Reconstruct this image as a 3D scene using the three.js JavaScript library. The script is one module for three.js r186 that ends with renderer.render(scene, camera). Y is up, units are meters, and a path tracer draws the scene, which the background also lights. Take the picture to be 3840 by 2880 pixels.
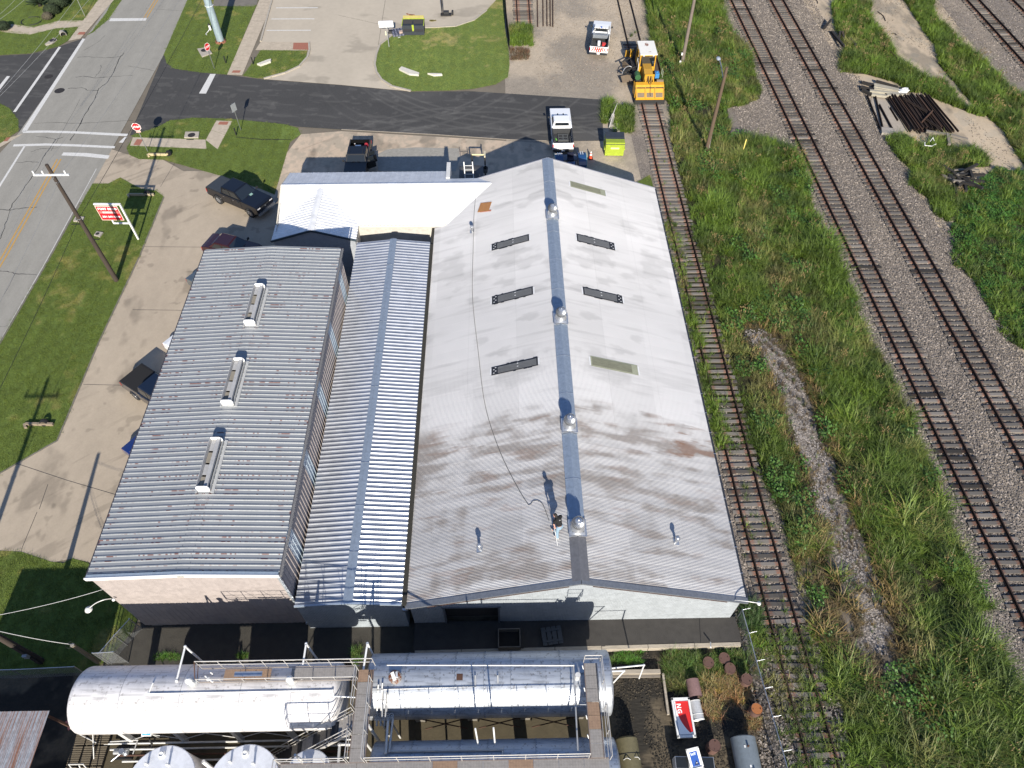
import * as THREE from 'three';
import * as BGU from 'three/addons/utils/BufferGeometryUtils.js';
import { MarchingCubes } from 'three/addons/objects/MarchingCubes.js';

// ---------------------------------------------------------------- camera, sky, sun, exposure
const scene = new THREE.Scene();
const FOV = 56.62, PITCH = 0.91392, YAW = 0.01705, CAMH = 41;
const camera = new THREE.PerspectiveCamera(FOV, 4 / 3, 0.5, 1500);
camera.rotation.order = 'YXZ'; camera.position.set(0, CAMH, 0); camera.rotation.set(-PITCH, -YAW, 0);
const renderer = new THREE.WebGLRenderer({ antialias: true });
renderer.toneMapping = THREE.LinearToneMapping; renderer.toneMappingExposure = 1.78;
renderer.shadowMap.enabled = true; renderer.shadowMap.type = THREE.PCFSoftShadowMap;
const SUNDIR = new THREE.Vector3(0.2, 1, 1.975).normalize();
const SKYGAIN = 0.27;
{
  const W = 256, Hh = 128, d = new Float32Array(W * Hh * 4), v = new THREE.Vector3();
  for (let j = 0; j < Hh; j++) for (let i = 0; i < W; i++) {
    const el = ((j + .5) / Hh - .5) * Math.PI, az = ((i + .5) / W - .5) * 2 * Math.PI;
    v.set(Math.cos(el) * Math.cos(az), Math.sin(el), Math.cos(el) * Math.sin(az));
    const up = Math.max(0, v.y), t = Math.pow(1 - up, 3), c = Math.max(0, v.dot(SUNDIR)), halo = .55 * Math.pow(c, 5) + 1.1 * Math.pow(c, 40);
    const k = (j * W + i) * 4;
    d[k] = SKYGAIN * (.24 + .46 * t + halo * .95); d[k + 1] = SKYGAIN * (.46 + .38 * t + halo * .92); d[k + 2] = SKYGAIN * (1.0 + .1 * t + halo * .82); d[k + 3] = 1;
  }
  const t = new THREE.DataTexture(d, W, Hh, THREE.RGBAFormat, THREE.FloatType);
  t.mapping = THREE.EquirectangularReflectionMapping; t.magFilter = t.minFilter = THREE.LinearFilter; t.needsUpdate = true;
  scene.background = t; scene.environment = t;
}
const sun = new THREE.DirectionalLight(new THREE.Color().setRGB(1, .93, .82), 4.6);
sun.position.copy(SUNDIR).multiplyScalar(150).add(new THREE.Vector3(0, 0, -45)); sun.target.position.set(0, 0, -45);
sun.castShadow = true; sun.shadow.mapSize.set(4096, 4096); sun.shadow.radius = 1;
Object.assign(sun.shadow.camera, { left: -90, right: 90, top: 80, bottom: -80, near: 1, far: 400 });
scene.add(sun, sun.target);

// ---------------------------------------------------------------- helpers
const V = (x, y, z) => new THREE.Vector3(x, y, z), PI = Math.PI;
let seed = 7; const rnd = () => { seed |= 0; seed = seed + 0x6D2B79F5 | 0; let t = Math.imul(seed ^ seed >>> 15, 1 | seed); t = t + Math.imul(t ^ t >>> 7, 61 | t) ^ t; return ((t ^ t >>> 14) >>> 0) / 4294967296; };
const rr = (a, b) => a + (b - a) * rnd();
// a place on the level y = h that the surveyed photograph point (px, py of 3840 x 2880) shows
const FL = 1440 / Math.tan(FOV / 2 * PI / 180);
function G(px, py, h = 0) {
  const d = V((px - 1920) / FL, -(py - 1440) / FL, -1).applyEuler(camera.rotation), t = (CAMH - h) / -d.y;
  return V(d.x * t, h, d.z * t);
}
const rg = (ox, oy, k = 1280 / 2212) => (x, y, h = 0) => G(ox + x * k, oy + y * k, h);
const A = rg(0, 0), B = rg(1280, 0), C = rg(2560, 0), D = rg(0, 960), E = rg(1280, 960), F = rg(2560, 960), G1 = rg(0, 1920), G2 = rg(1280, 1920), G3 = rg(2560, 1920);
const Z3 = rg(200, 2380, 1 / 3.3188), Z4 = rg(840, 2380, 1 / 3.3188), Z5 = rg(1300, 2380, 1 / 3.3188), Z6 = rg(1840, 2380, 1 / 3.3188), Z7 = rg(2280, 2380, 1 / 3.3188);
const pts = (f, ...a) => { const r = []; for (let i = 0; i < a.length; i += 2) { const p = f(a[i], a[i + 1]); r.push([p.x, p.z]); } return r; };
const names = {};
const uniq = n => { const k = names[n] = (names[n] || 0) + 1; return k > 1 ? n + '_' + String(k - 1).padStart(3, '0') : n; };
function M(gs) {
  gs = [gs].flat(9).map(g => { g = g.index ? g.toNonIndexed() : g; for (const k of Object.keys(g.attributes)) if (!['position', 'normal', 'uv'].includes(k)) g.deleteAttribute(k); if (!g.attributes.uv) g.setAttribute('uv', new THREE.BufferAttribute(new Float32Array(g.attributes.position.count * 2), 2)); return g; });
  return gs.length > 1 ? BGU.mergeGeometries(gs) : gs[0];
}
function metreUV(g, s = 1) {
  const p = g.attributes.position, n = g.attributes.normal, uv = new Float32Array(p.count * 2);
  for (let i = 0; i < p.count; i++) {
    const b = i - i % 3; let nx = 0, ny = 0, nz = 0; for (let k = 0; k < 3; k++) { nx += n.getX(b + k); ny += n.getY(b + k); nz += n.getZ(b + k); }
    nx = Math.abs(nx); ny = Math.abs(ny); nz = Math.abs(nz);
    const x = p.getX(i), y = p.getY(i), z = p.getZ(i);
    const [u, v] = ny >= nx && ny >= nz ? [x, z] : nx >= nz ? [z, y] : [x, y];
    uv[2 * i] = u * s; uv[2 * i + 1] = v * s;
  }
  g.setAttribute('uv', new THREE.BufferAttribute(uv, 2)); return g;
}
function mesh(name, g, m, parent, label) {
  g = M(g); if (m.userData.tri) g = metreUV(g === undefined ? g : g.clone(), m.userData.tri);
  const o = new THREE.Mesh(g, m); o.name = name; o.castShadow = o.receiveShadow = true; if (label) o.userData.label = label;
  parent.add(o); return o;
}
function thing(name, label, category, pos = [0, 0, 0], turn = 0, group) {
  const o = new THREE.Group(); o.name = uniq(name); scene.add(o); o.position.set(...(pos.isVector3 ? [pos.x, pos.y, pos.z] : pos)); o.rotation.y = turn;
  o.userData = { label, category }; if (group) o.userData.group = group; return o;
}
function one(name, label, category, g, m, group) {
  const o = mesh(uniq(name), g, m, scene); o.userData = { label, category }; if (group) o.userData.group = group; settle(o); return o;
}
function struct(name, g, m) { const o = mesh(uniq(name), g, m, scene); o.userData = { kind: 'structure' }; return o; }
// a thing modelled at its place gets its origin at the middle of its foot
function settle(o) {
  const b = new THREE.Box3().setFromObject(o), c = b.getCenter(V()); c.y = b.min.y;
  if (o.isMesh) { o.geometry = o.geometry.clone().translate(-c.x, -c.y, -c.z); for (const k of o.children) k.position.sub(c); o.position.add(c); }
  else { o.position.copy(c); for (const k of o.children) k.position.sub(c); }
  return o;
}
function copy(o, pos, turn, label, group) {
  const c = o.clone(); c.name = uniq(o.name.replace(/_\d{3}$/, '')); c.position.set(...(pos.isVector3 ? [pos.x, pos.y, pos.z] : pos)); c.rotation.y = turn; c.userData = { ...o.userData };
  if (label) c.userData.label = label; if (group) c.userData.group = group; scene.add(c); return c;
}
const box = (w, h, d, x = 0, y = 0, z = 0, rx = 0, ry = 0, rz = 0) => { const g = new THREE.BoxGeometry(w, h, d); if (rx) g.rotateX(rx); if (rz) g.rotateZ(rz); if (ry) g.rotateY(ry); return g.translate(x, y, z); };
const lump = (w, h, d, x, y, z, j = .1) => { const g = new THREE.BoxGeometry(w, h, d, 2, 1, 2), p = g.attributes.position, key = {}; for (let i = 0; i < p.count; i++) { const k = [p.getX(i), p.getY(i), p.getZ(i)].map(q => q.toFixed(3)).join(); const o = key[k] ||= [rr(-j, j), rr(-j, j), rr(-j, j)]; p.setXYZ(i, p.getX(i) + o[0] * w, p.getY(i) + o[1] * h, p.getZ(i) + o[2] * d); } g.computeVertexNormals(); return g.translate(x, y, z); };
const cyl = (r1, r2, h, x = 0, y = 0, z = 0, s = 12, open = false) => new THREE.CylinderGeometry(r1, r2, h, s, 1, open).translate(x, y, z);
const ball = (r, x = 0, y = 0, z = 0, s = 12) => new THREE.SphereGeometry(r, s, Math.max(6, s * .7 | 0)).translate(x, y, z);
const lathe = (pr, s = 20) => new THREE.LatheGeometry(pr.map(p => new THREE.Vector2(p[0], p[1])), s);
function bar(p, q, r, s = 6, r2 = r) {
  const d = q.clone().sub(p), g = new THREE.CylinderGeometry(r2, r, d.length(), s);
  return g.applyQuaternion(new THREE.Quaternion().setFromUnitVectors(V(0, 1, 0), d.clone().normalize())).translate((p.x + q.x) / 2, (p.y + q.y) / 2, (p.z + q.z) / 2);
}
function beam(p, q, w, h) { // box from p to q, w across, h along the upward side
  const d = q.clone().sub(p), L = d.length(), z = d.clone().normalize(), up = Math.abs(z.y) > .99 ? V(0, 0, 1) : V(0, 1, 0), x = up.clone().cross(z).normalize(), y = z.clone().cross(x);
  return new THREE.BoxGeometry(w, h, L).applyMatrix4(new THREE.Matrix4().makeBasis(x, y, z).setPosition(p.clone().add(q).multiplyScalar(.5)));
}
const path = (a, r, s = 6) => { const g = []; for (let i = 0; i + 1 < a.length; i++) { g.push(bar(a[i], a[i + 1], r, s)); if (i) g.push(ball(r * 1.25, a[i].x, a[i].y, a[i].z, 8)); } return g; };
const tube = (a, r, n = 40, s = 6) => new THREE.TubeGeometry(new THREE.CatmullRomCurve3(a), n, r, s);
const prism = (p, d, bevel = 0) => { const s = new THREE.Shape(p.map(q => new THREE.Vector2(q[0], q[1]))); return new THREE.ExtrudeGeometry(s, { depth: d, bevelEnabled: !!bevel, bevelSize: bevel, bevelThickness: bevel, bevelSegments: 2, steps: 1 }); };
const flat = (a, y = 0) => new THREE.ShapeGeometry(new THREE.Shape(a.map(q => new THREE.Vector2(q[0], -q[1])))).rotateX(-PI / 2).translate(0, y, 0);
function slab(a, y0, y1) { return prism(a.map(q => [q[0], -q[1]]), y1 - y0).rotateX(-PI / 2).translate(0, y0, 0); }
function ribbon(a, w, y) { // flat strip along a line of [x, z]
  const P = [], n = a.length;
  for (let i = 0; i < n; i++) { const b = a[Math.max(0, i - 1)], c = a[Math.min(n - 1, i + 1)], L = Math.hypot(c[0] - b[0], c[1] - b[1]) || 1, ww = (Array.isArray(w) ? w[i] : w) / 2; P.push([a[i][0] - (c[1] - b[1]) / L * ww, a[i][1] + (c[0] - b[0]) / L * ww, a[i][0] + (c[1] - b[1]) / L * ww, a[i][1] - (c[0] - b[0]) / L * ww]); }
  const pos = []; for (let i = 0; i + 1 < n; i++) { const p = P[i], q = P[i + 1]; pos.push(p[0], y, p[1], p[2], y, p[3], q[2], y, q[3], p[0], y, p[1], q[2], y, q[3], q[0], y, q[1]); }
  const g = new THREE.BufferGeometry(); g.setAttribute('position', new THREE.Float32BufferAttribute(pos, 3)); g.computeVertexNormals();
  const nm = g.attributes.normal; if (nm.getY(0) < 0) { for (let i = 0; i < pos.length; i += 9) for (let k = 0; k < 3; k++) { const t = pos[i + 3 + k]; pos[i + 3 + k] = pos[i + 6 + k]; pos[i + 6 + k] = t; } g.setAttribute('position', new THREE.Float32BufferAttribute(pos, 3)); g.computeVertexNormals(); }
  return g;
}
function kerb(a, w, h, y0 = 0) { // a kerb with chamfered top along a line of [x, z]
  const g = []; for (let i = 0; i + 1 < a.length; i++) g.push(beam(V(a[i][0], y0 + h / 2, a[i][1]), V(a[i + 1][0], y0 + h / 2, a[i + 1][1]), w, h)); return g;
}
// profiled sheet: origin o, ribs run along `run`, the profile [[t, height], ...] goes along `acr`
function sheet(o, run, acr, prof, smooth = false, tris = null) {
  const n = run.clone().cross(acr).normalize(); if (n.y < -.01 || (Math.abs(n.y) <= .01 && n.z + n.x < 0)) n.negate();
  const L = run.length(), Wd = acr.length(), pos = [], uv = [], idx = [], P = prof.length;
  for (let i = 0; i < P; i++) for (let j = 0; j < 2; j++) { const q = o.clone().addScaledVector(acr, prof[i][0]).addScaledVector(run, j).addScaledVector(n, prof[i][1]); pos.push(q.x, q.y, q.z); uv.push(j, prof[i][0]); }
  const flip = run.clone().cross(acr).dot(n) < 0;
  for (let i = 0; i + 1 < P; i++) { const a = 2 * i; flip ? idx.push(a, a + 2, a + 1, a + 1, a + 2, a + 3) : idx.push(a, a + 1, a + 2, a + 1, a + 3, a + 2); }
  let g = new THREE.BufferGeometry(); g.setAttribute('position', new THREE.Float32BufferAttribute(pos, 3)); g.setAttribute('uv', new THREE.Float32BufferAttribute(uv, 2)); g.setIndex(idx);
  if (!smooth) g = g.toNonIndexed(); g.computeVertexNormals(); return g;
}
const profRib = (W, pitch = .305, h = .034, off = 0, sh = [[.55, 0], [.66, 1], [.84, 1], [.95, 0]]) => { const r = [[0, 0]]; for (let k = -1; k * pitch < W; k++) for (const [t, y] of sh) { const x = (k + t) * pitch + off; if (x > 0.001 && x < W - .001) r.push([x / W, y * h]); } r.push([1, 0]); return r; };
const profSine = (W, pitch = .085, h = .02, seg = 6) => { const n = Math.round(W / pitch) * seg, r = []; for (let i = 0; i <= n; i++) r.push([i / n, h * (.5 - .5 * Math.cos(i / seg * 2 * PI))]); return r; };

// ---------------------------------------------------------------- noise and textures
const NT = new Float32Array(65536); for (let i = 0; i < 65536; i++) NT[i] = rnd();
function vn(x, y) { const xi = Math.floor(x), yi = Math.floor(y); let u = x - xi, v = y - yi; u = u * u * (3 - 2 * u); v = v * v * (3 - 2 * v); const x0 = xi & 255, x1 = xi + 1 & 255, y0 = (yi & 255) << 8, y1 = (yi + 1 & 255) << 8; const a = NT[y0 + x0], b = NT[y0 + x1], c = NT[y1 + x0], d = NT[y1 + x1]; return a + (b - a) * u + (c - a + (a - b - c + d) * u) * v; }
const fbm = (x, y, o = 4) => { let s = 0, a = .5, t = 0; for (let i = 0; i < o; i++) { s += a * vn(x + i * 17.3, y + i * 9.7); t += a; a *= .5; x *= 2.03; y *= 2.03; } return s / t; };
const sst = (a, b, x) => { x = Math.min(1, Math.max(0, (x - a) / (b - a))); return x * x * (3 - 2 * x); };
const LUT = new Uint8Array(4097); for (let i = 0; i <= 4096; i++) { const c = i / 4096; LUT[i] = Math.round(255 * (c <= .0031308 ? 12.92 * c : 1.055 * Math.pow(c, 1 / 2.4) - .055)); }
const enc = c => LUT[c <= 0 ? 0 : c >= 1 ? 4096 : c * 4096 | 0];
function dtex(w, h, fn, rep = true) { // fn(u, v, out) with linear colour
  const d = new Uint8Array(w * h * 4), o = [0, 0, 0]; let k = 0;
  for (let j = 0; j < h; j++) for (let i = 0; i < w; i++, k += 4) { fn((i + .5) / w, (j + .5) / h, o); d[k] = enc(o[0]); d[k + 1] = enc(o[1]); d[k + 2] = enc(o[2]); d[k + 3] = 255; }
  const t = new THREE.DataTexture(d, w, h, THREE.RGBAFormat); t.colorSpace = THREE.SRGBColorSpace; fin(t, rep); return t;
}
function gtex(w, h, fn, rep = true) { // grey data map
  const d = new Uint8Array(w * h * 4); let k = 0;
  for (let j = 0; j < h; j++) for (let i = 0; i < w; i++, k += 4) { d[k] = d[k + 1] = d[k + 2] = Math.max(0, Math.min(255, fn((i + .5) / w, (j + .5) / h) * 255)); d[k + 3] = 255; }
  const t = new THREE.DataTexture(d, w, h, THREE.RGBAFormat); fin(t, rep); return t;
}
function fin(t, rep) { t.magFilter = THREE.LinearFilter; t.minFilter = THREE.LinearMipmapLinearFilter; t.generateMipmaps = true; t.wrapS = t.wrapT = rep ? THREE.RepeatWrapping : THREE.ClampToEdgeWrapping; t.anisotropy = 8; t.needsUpdate = true; }
const std = (r, g, b, rough = .8, metal = 0, x = {}) => { const m = new THREE.MeshStandardMaterial({ roughness: rough, metalness: metal, side: THREE.DoubleSide, ...x }); m.color.setRGB(r, g, b); return m; };
const tri = (m, s) => { m.userData.tri = s; return m; };
// tinted grain that wraps: multiply maps for wood, rust, concrete, metal
const grainMap = dtex(512, 512, (u, v, o) => { const a = .55 + .6 * fbm(u * 16, v * 256, 3) * (.7 + .6 * fbm(u * 4, v * 8, 2)); o[0] = a; o[1] = a * .97; o[2] = a * .93; });
const mottle = dtex(512, 512, (u, v, o) => { const a = .72 + .34 * fbm(u * 16, v * 16, 5) + .12 * (vn(u * 256, v * 256) - .5); o[0] = o[1] = o[2] = a; });
const fineBump = gtex(512, 512, (u, v) => .5 * vn(u * 256, v * 256) + .5 * fbm(u * 64, v * 64, 3));
const rustMap = dtex(512, 512, (u, v, o) => { const a = sst(.44, .62, fbm(u * 12, v * 12, 5)), s = .8 + .4 * vn(u * 200, v * 200); o[0] = (.30 + (.16 - .30) * a) * s; o[1] = (.28 + (.055 - .28) * a) * s; o[2] = (.26 + (.025 - .26) * a) * s; });
const wood = tri(std(.21, .19, .165, .95, 0, { map: grainMap }), .25), timber = tri(std(.4, .36, .3, .95, 0, { map: grainMap }), .22);
const tarWood = tri(std(.022, .02, .019, .95, 0, { map: grainMap }), .3), poleWood = tri(std(.055, .042, .034, .95, 0, { map: grainMap }), .5);
const steelG = tri(std(.42, .43, .44, .5, .55, { map: mottle }), .5), steelP = tri(std(.6, .6, .58, .5, .1, { map: mottle }), .5), rustSteel = tri(std(.09, .045, .03, .9, .15, { map: mottle }), 1);
const whiteP = tri(std(.8, .8, .78, .45, 0, { map: mottle }), .6), black = std(.012, .012, .013, .6), rubber = std(.02, .02, .02, .9), darkGap = std(.01, .01, .012, .95);
const concrete = tri(std(.36, .325, .28, .9, 0, { map: mottle, bumpMap: fineBump, bumpScale: .006 }), .2), concreteD = tri(std(.17, .155, .13, .95, 0, { map: mottle, bumpMap: fineBump, bumpScale: .006 }), .2);
const galv = tri(std(.55, .57, .6, .38, .85, { map: mottle }), .4);
// ---------------------------------------------------------------- ground
function wmap(x0, z0, w, d, nx, nz, fn) { const t = dtex(nx, nz, (u, v, o) => fn(x0 + u * w, z0 + v * d, o), false); t.userData = { x0, z0, w, d }; return t; }
function worldUV(g, m) { const { x0, z0, w, d } = m.map.userData, p = g.attributes.position, uv = new Float32Array(p.count * 2); for (let i = 0; i < p.count; i++) { uv[2 * i] = (p.getX(i) - x0) / w; uv[2 * i + 1] = (p.getZ(i) - z0) / d; } g.setAttribute('uv', new THREE.BufferAttribute(uv, 2)); return g; }
const wmat = (map, bump, rough = .95) => std(1, 1, 1, rough, 0, { map, bumpMap: fineBump, bumpScale: bump });
const lawnM = wmat(wmap(-80, -102, 96, 97, 2048, 2048, (x, z, o) => {
  const a = fbm(x * .22, z * .22, 4), b = fbm(x * 1.3 + 40, z * 1.3, 3), c = vn(x * 14, z * 14), dry = sst(.56, .72, .6 * a + .4 * b) * .75, dk = .62 + .3 * b + .5 * c * c;
  const e = (x > -22 && z < -62 ? 1.25 : 1) * (1 + .12 * Math.sin(x * 5.2 + 2 * fbm(z * .1, 3, 2)) * fbm(x * .3, z * .1 + 8, 2)); o[0] = (.088 + dry * .11) * dk * e; o[1] = (.128 + dry * .05) * dk * e; o[2] = (.018 + dry * .035) * dk * e * e;
}), .03);
const lotM = wmat(wmap(-80, -102, 96, 97, 2048, 2048, (x, z, o) => {
  const a = fbm(x * .3, z * .12, 4), b = fbm(x * 2.2, z * 1.6 + 9, 4), c = vn(x * 16, z * 16), st = sst(.6, .74, fbm(x * .55 + 70, z * .35, 4)) * .28, k = (.80 + .22 * a + .16 * b + .1 * c) * (1 - st);
  const ty = sst(.60, .72, fbm((x * .8 - z * .6) * .25 + 12, (x * .6 + z * .8) * 1.6, 4)) * sst(.45, .6, fbm(x * .15 + 4, z * .12, 3)) * .2, oil = sst(.70, .78, fbm(x * 1.1 + 9, z * 1.1 + 2, 3)) * .22; const grv = sst(0, 1, (-55.2 - z) / 1.6) * sst(.35, .6, b) * (x > -22 ? 1 : 0);
  const kk = k * (1 - ty) * (1 - oil); o[0] = (.355 + .07 * grv) * kk; o[1] = (.295 + .04 * grv) * kk; o[2] = (.222 + .025 * grv) * kk;
}), .006);
const topLotM = std(1, 1, 1, .95, 0, { map: wmap(-36, -104, 40, 40, 1024, 1024, (x, z, o) => { const k = .84 + .2 * fbm(x * .4, z * .15, 4) + .1 * fbm(x * 3, z * 3, 3) - .2 * sst(.62, .75, fbm(x * .3 + 5, z * .5, 4)); o[0] = .43 * k; o[1] = .375 * k; o[2] = .295 * k; }) });
const ARCS = [[-6, -78, 14], [-5, -78, 15.8], [2, -84, 19], [2, -84, 20.7], [-2, -50, 17], [-3, -49, 19], [6, -92, 27], [6, -92, 28.8], [-14, -82, 17], [-14, -82, 18.7], [8, -52, 12], [8, -52, 13.8], [-20, -90, 27], [-20, -90, 28.7]];
const asphM = wmat(wmap(-80, -102, 96, 97, 2048, 1024, (x, z, o) => {
  const a = fbm(x * .25, z * .8, 4), c = vn(x * 18, z * 9), sc = sst(.6, .72, fbm(x * .35 + z * .12 + 31, z * 1.9 - x * .25, 4)), sp = sst(.66, .74, fbm(x * 1.1 + 60, z * 1.3, 4)), k = .8 + .25 * a + .22 * (c - .5);
  let arc = 0; for (const [cx, cz, r] of ARCS) { const dd = Math.abs(Math.hypot(x - cx, z - cz) - r); if (dd < .22) arc = Math.max(arc, (1 - dd / .22) * (.4 + .6 * fbm(x * .5 + r, z * .5, 3))); } const dust = sst(.5, .7, fbm(x * .12, z * .3 + 20, 4)) * sst(-30, 0, x) * .02 + .035 * arc * sst(-26, -6, x);
  o[0] = dust * 1.05 + .05 * k + .02 * sc + .02 * sp; o[1] = dust + .049 * k + .019 * sc + .019 * sp; o[2] = dust * .9 + .048 * k + .017 * sc + .017 * sp;
}), .01);
const roadM = wmat(wmap(-52, -140, 16, 150, 512, 2048, (x, z, o) => {
  const lane = Math.cos((x + 45.3) * 2 * PI / 1.75) * .5 + .5, a = fbm(x * .8, z * .08, 4), b = fbm(x * 2.5, z * 1.2, 4), c = vn(x * 15, z * 12), k = .84 + .16 * a + .14 * b + .12 * c - .05 * lane;
  o[0] = .25 * k; o[1] = .238 * k; o[2] = .208 * k;
}), .01);
const gravM = wmat(wmap(-6, -112, 40, 66, 1024, 2048, (x, z, o) => {
  const a = fbm(x * .3, z * .2, 4), b = fbm(x * 2, z * 2, 3), c = vn(x * 15, z * 15), d = vn(x * 22 + 5, z * 22), k = .62 + .3 * a + .2 * b + .5 * (c * d), w = sst(.4, .65, a);
  o[0] = (.275 + .10 * w) * k; o[1] = (.235 + .075 * w) * k; o[2] = (.185 + .045 * w) * k;
}), .03);
const ballM = wmat(wmap(8, -112, 80, 110, 2048, 2048, (x, z, o) => {
  const a = fbm(x * .35, z * .2, 4), c = rnd(), d = rnd(), k = (.35 + .35 * a + 1.1 * c * c + .25 * d), t = .0134 * (z + 91), q = Math.min(Math.abs(x - 29.45 - t), Math.abs(x - 34.35 - t)), bd = sst(1.5, .7, q) * sst(.3, .6, fbm(x * .2, z * .12 + 40, 3)), rs = sst(.5, .1, Math.abs(q - .75)) * .6, fine = sst(.55, .7, fbm(x * .3 + 20, z * .15, 4));
  o[0] = (.18 + .05 * fine) * k * (1 - .35 * bd) * (1 + .12 * rs); o[1] = (.152 + .04 * fine) * k * (1 - .42 * bd) * (1 - .12 * rs); o[2] = (.126 + .025 * fine) * k * (1 - .48 * bd) * (1 - .28 * rs);
}), .05);
const sandM = wmat(wmap(20, -130, 70, 130, 1024, 2048, (x, z, o) => {
  const a = fbm(x * .25, z * .18, 4), b = fbm(x * 1.2, z * .9, 4), c = vn(x * 12, z * 12), e = sst(.55, .72, fbm(x * .7 + 30, z * .28, 4)), k = (.66 + .36 * a + .3 * b + .18 * c) * (1 - .3 * e), gr = Math.min(1, sst(.52, .68, b) * .6 + .5 * e);
  o[0] = (.40 - .11 * gr) * k; o[1] = (.32 - .07 * gr) * k; o[2] = (.225 - .035 * gr) * k;
}), .02);
const soilM = wmat(wmap(8, -112, 80, 110, 1024, 1024, (x, z, o) => { const a = fbm(x * .5, z * .5, 4), c = vn(x * 9, z * 9), k = .5 + .7 * c * a; o[0] = (.034 + .03 * a) * k; o[1] = (.035 + .02 * a) * k; o[2] = .017 * k; }), .04);
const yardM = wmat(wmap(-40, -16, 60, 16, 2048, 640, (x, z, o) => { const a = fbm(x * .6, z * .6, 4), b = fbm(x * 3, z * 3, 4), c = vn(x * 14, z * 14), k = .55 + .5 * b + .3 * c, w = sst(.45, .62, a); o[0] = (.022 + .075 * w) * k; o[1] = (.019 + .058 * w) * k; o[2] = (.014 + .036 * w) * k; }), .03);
const sideM = tri(std(.46, .39, .30, .95, 0, { map: mottle, bumpMap: fineBump, bumpScale: .004 }), .25), kerbM = tri(std(.40, .36, .30, .95, 0, { map: mottle }), .4);
const paint = tri(std(.62, .61, .58, .8, 0, { map: mottle }), .8), yellowPaint = tri(std(.48, .28, .07, .85, 0, { map: mottle }), 1.1), seal = std(.035, .034, .033, .8), brickRed = tri(std(.33, .13, .085, .9, 0, { map: mottle }), 1.5);
const baseM = tri(std(.17, .145, .11, 1, 0, { map: mottle }), .05);

struct('ground', flat([[-600, -900], [700, -900], [700, 200], [-600, 200]], -.03), baseM);
const wS = (name, a, y, m) => struct(name, worldUV(M(flat(a, y)), m), m);
wS('sand', [[37, -125], [85, -125], [85, 0], [37, 0]], -.02, sandM);
wS('gravel_yard', [[.5, -112], [34, -112], [34, -48], [.5, -48]], -.02, gravM);
wS('ballast_bed', [[18, -112], [37.2, -112], [37.9, -74], [38.1, -50], [39, -2], [17.2, -2]], -.012, ballM);
wS('ballast_bed', [[54.9, -112], [75, -112], [75, -40], [53.4, -40]], -.012, ballM);
wS('ballast_bed', [[12.9, -64], [18.3, -64], [19, -2], [13.6, -2]], -.008, ballM);
// soil below the tall grass
const TG1 = [...pts((x, y) => G(x, y), 2417, -80, 2445, 170, 2478, 330, 2512, 400, 2516, 520, 2538, 640, 2556, 760, 2575, 960, 2575, 1100, 2660, 1300, 2760, 1600, 2860, 1800), ...pts(G3, 650, 0, 700, 260, 740, 400, 830, 560, 850, 750, 940, 950, 960, 1100, 1050, 1300, 1090, 1700, 2260, 1700, 2212, 1150, 2120, 1090, 2090, 950, 1960, 780, 1870, 690, 1990, 620, 1890, 440, 1800, 250, 1700, 0), ...pts(F, 1650, 1480, 1530, 1250, 1490, 1050, 1400, 950, 1370, 820, 1310, 680, 1200, 540, 1130, 350, 1080, 200, 985, 0), ...pts(C, 860, 1400, 800, 1180, 780, 1050, 650, 960, 590, 920, 420, 890, 310, 870, 290, 700, 400, 680, 500, 640, 510, 590, 470, 480, 430, 330, 330, 220, 260, 100, 235, -100)];
const TG2 = pts(F, 0, 80, 60, 60, 190, 420, 250, 680, 330, 1000, 430, 1260, 270, 1260, 230, 1250, 130, 800, 40, 380, 0, 330);
const TG3 = pts(C, 960, 20, 1100, -40, 1230, 30, 1200, 110, 1310, 230, 1390, 380, 1520, 480, 1700, 530, 1800, 660, 1960, 760, 1880, 740, 1640, 640, 1540, 600, 1470, 600, 1400, 540, 1180, 480, 1020, 470, 1010, 420, 1050, 300, 990, 180);
const TG4 = pts(C, 1400, -60, 1620, 0, 1640, 120, 1740, 200, 1800, 300, 1960, 400, 2030, 480, 2120, 580, 2260, 680, 2260, 1140, 2150, 980, 2080, 850, 1930, 720, 1830, 620, 1740, 510, 1660, 420, 1640, 300, 1560, 200, 1490, 90);
const TG5 = pts(C, 1320, 910, 1450, 870, 1560, 960, 1680, 870, 1750, 960, 1880, 960, 1960, 1000, 2000, 1080, 1750, 1090, 1690, 1180, 1780, 1240, 1860, 1260, 1720, 1440, 1640, 1400, 1580, 1280, 1470, 1200, 1490, 1100, 1420, 1050);
const VINE = [...pts(C, 1850, 1230, 2030, 1090, 2250, 1130, 2260, 1659), ...pts(F, 2260, 620, 2140, 590, 2060, 500, 1980, 330, 1880, 150, 1750, 60), ...pts(C, 1740, 1470)];
[TG1, TG3, TG4, TG5, VINE].forEach((a, i) => wS('soil', a, -.004 + i * .001, soilM));
wS('soil', TG2, .004, soilM);

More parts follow.
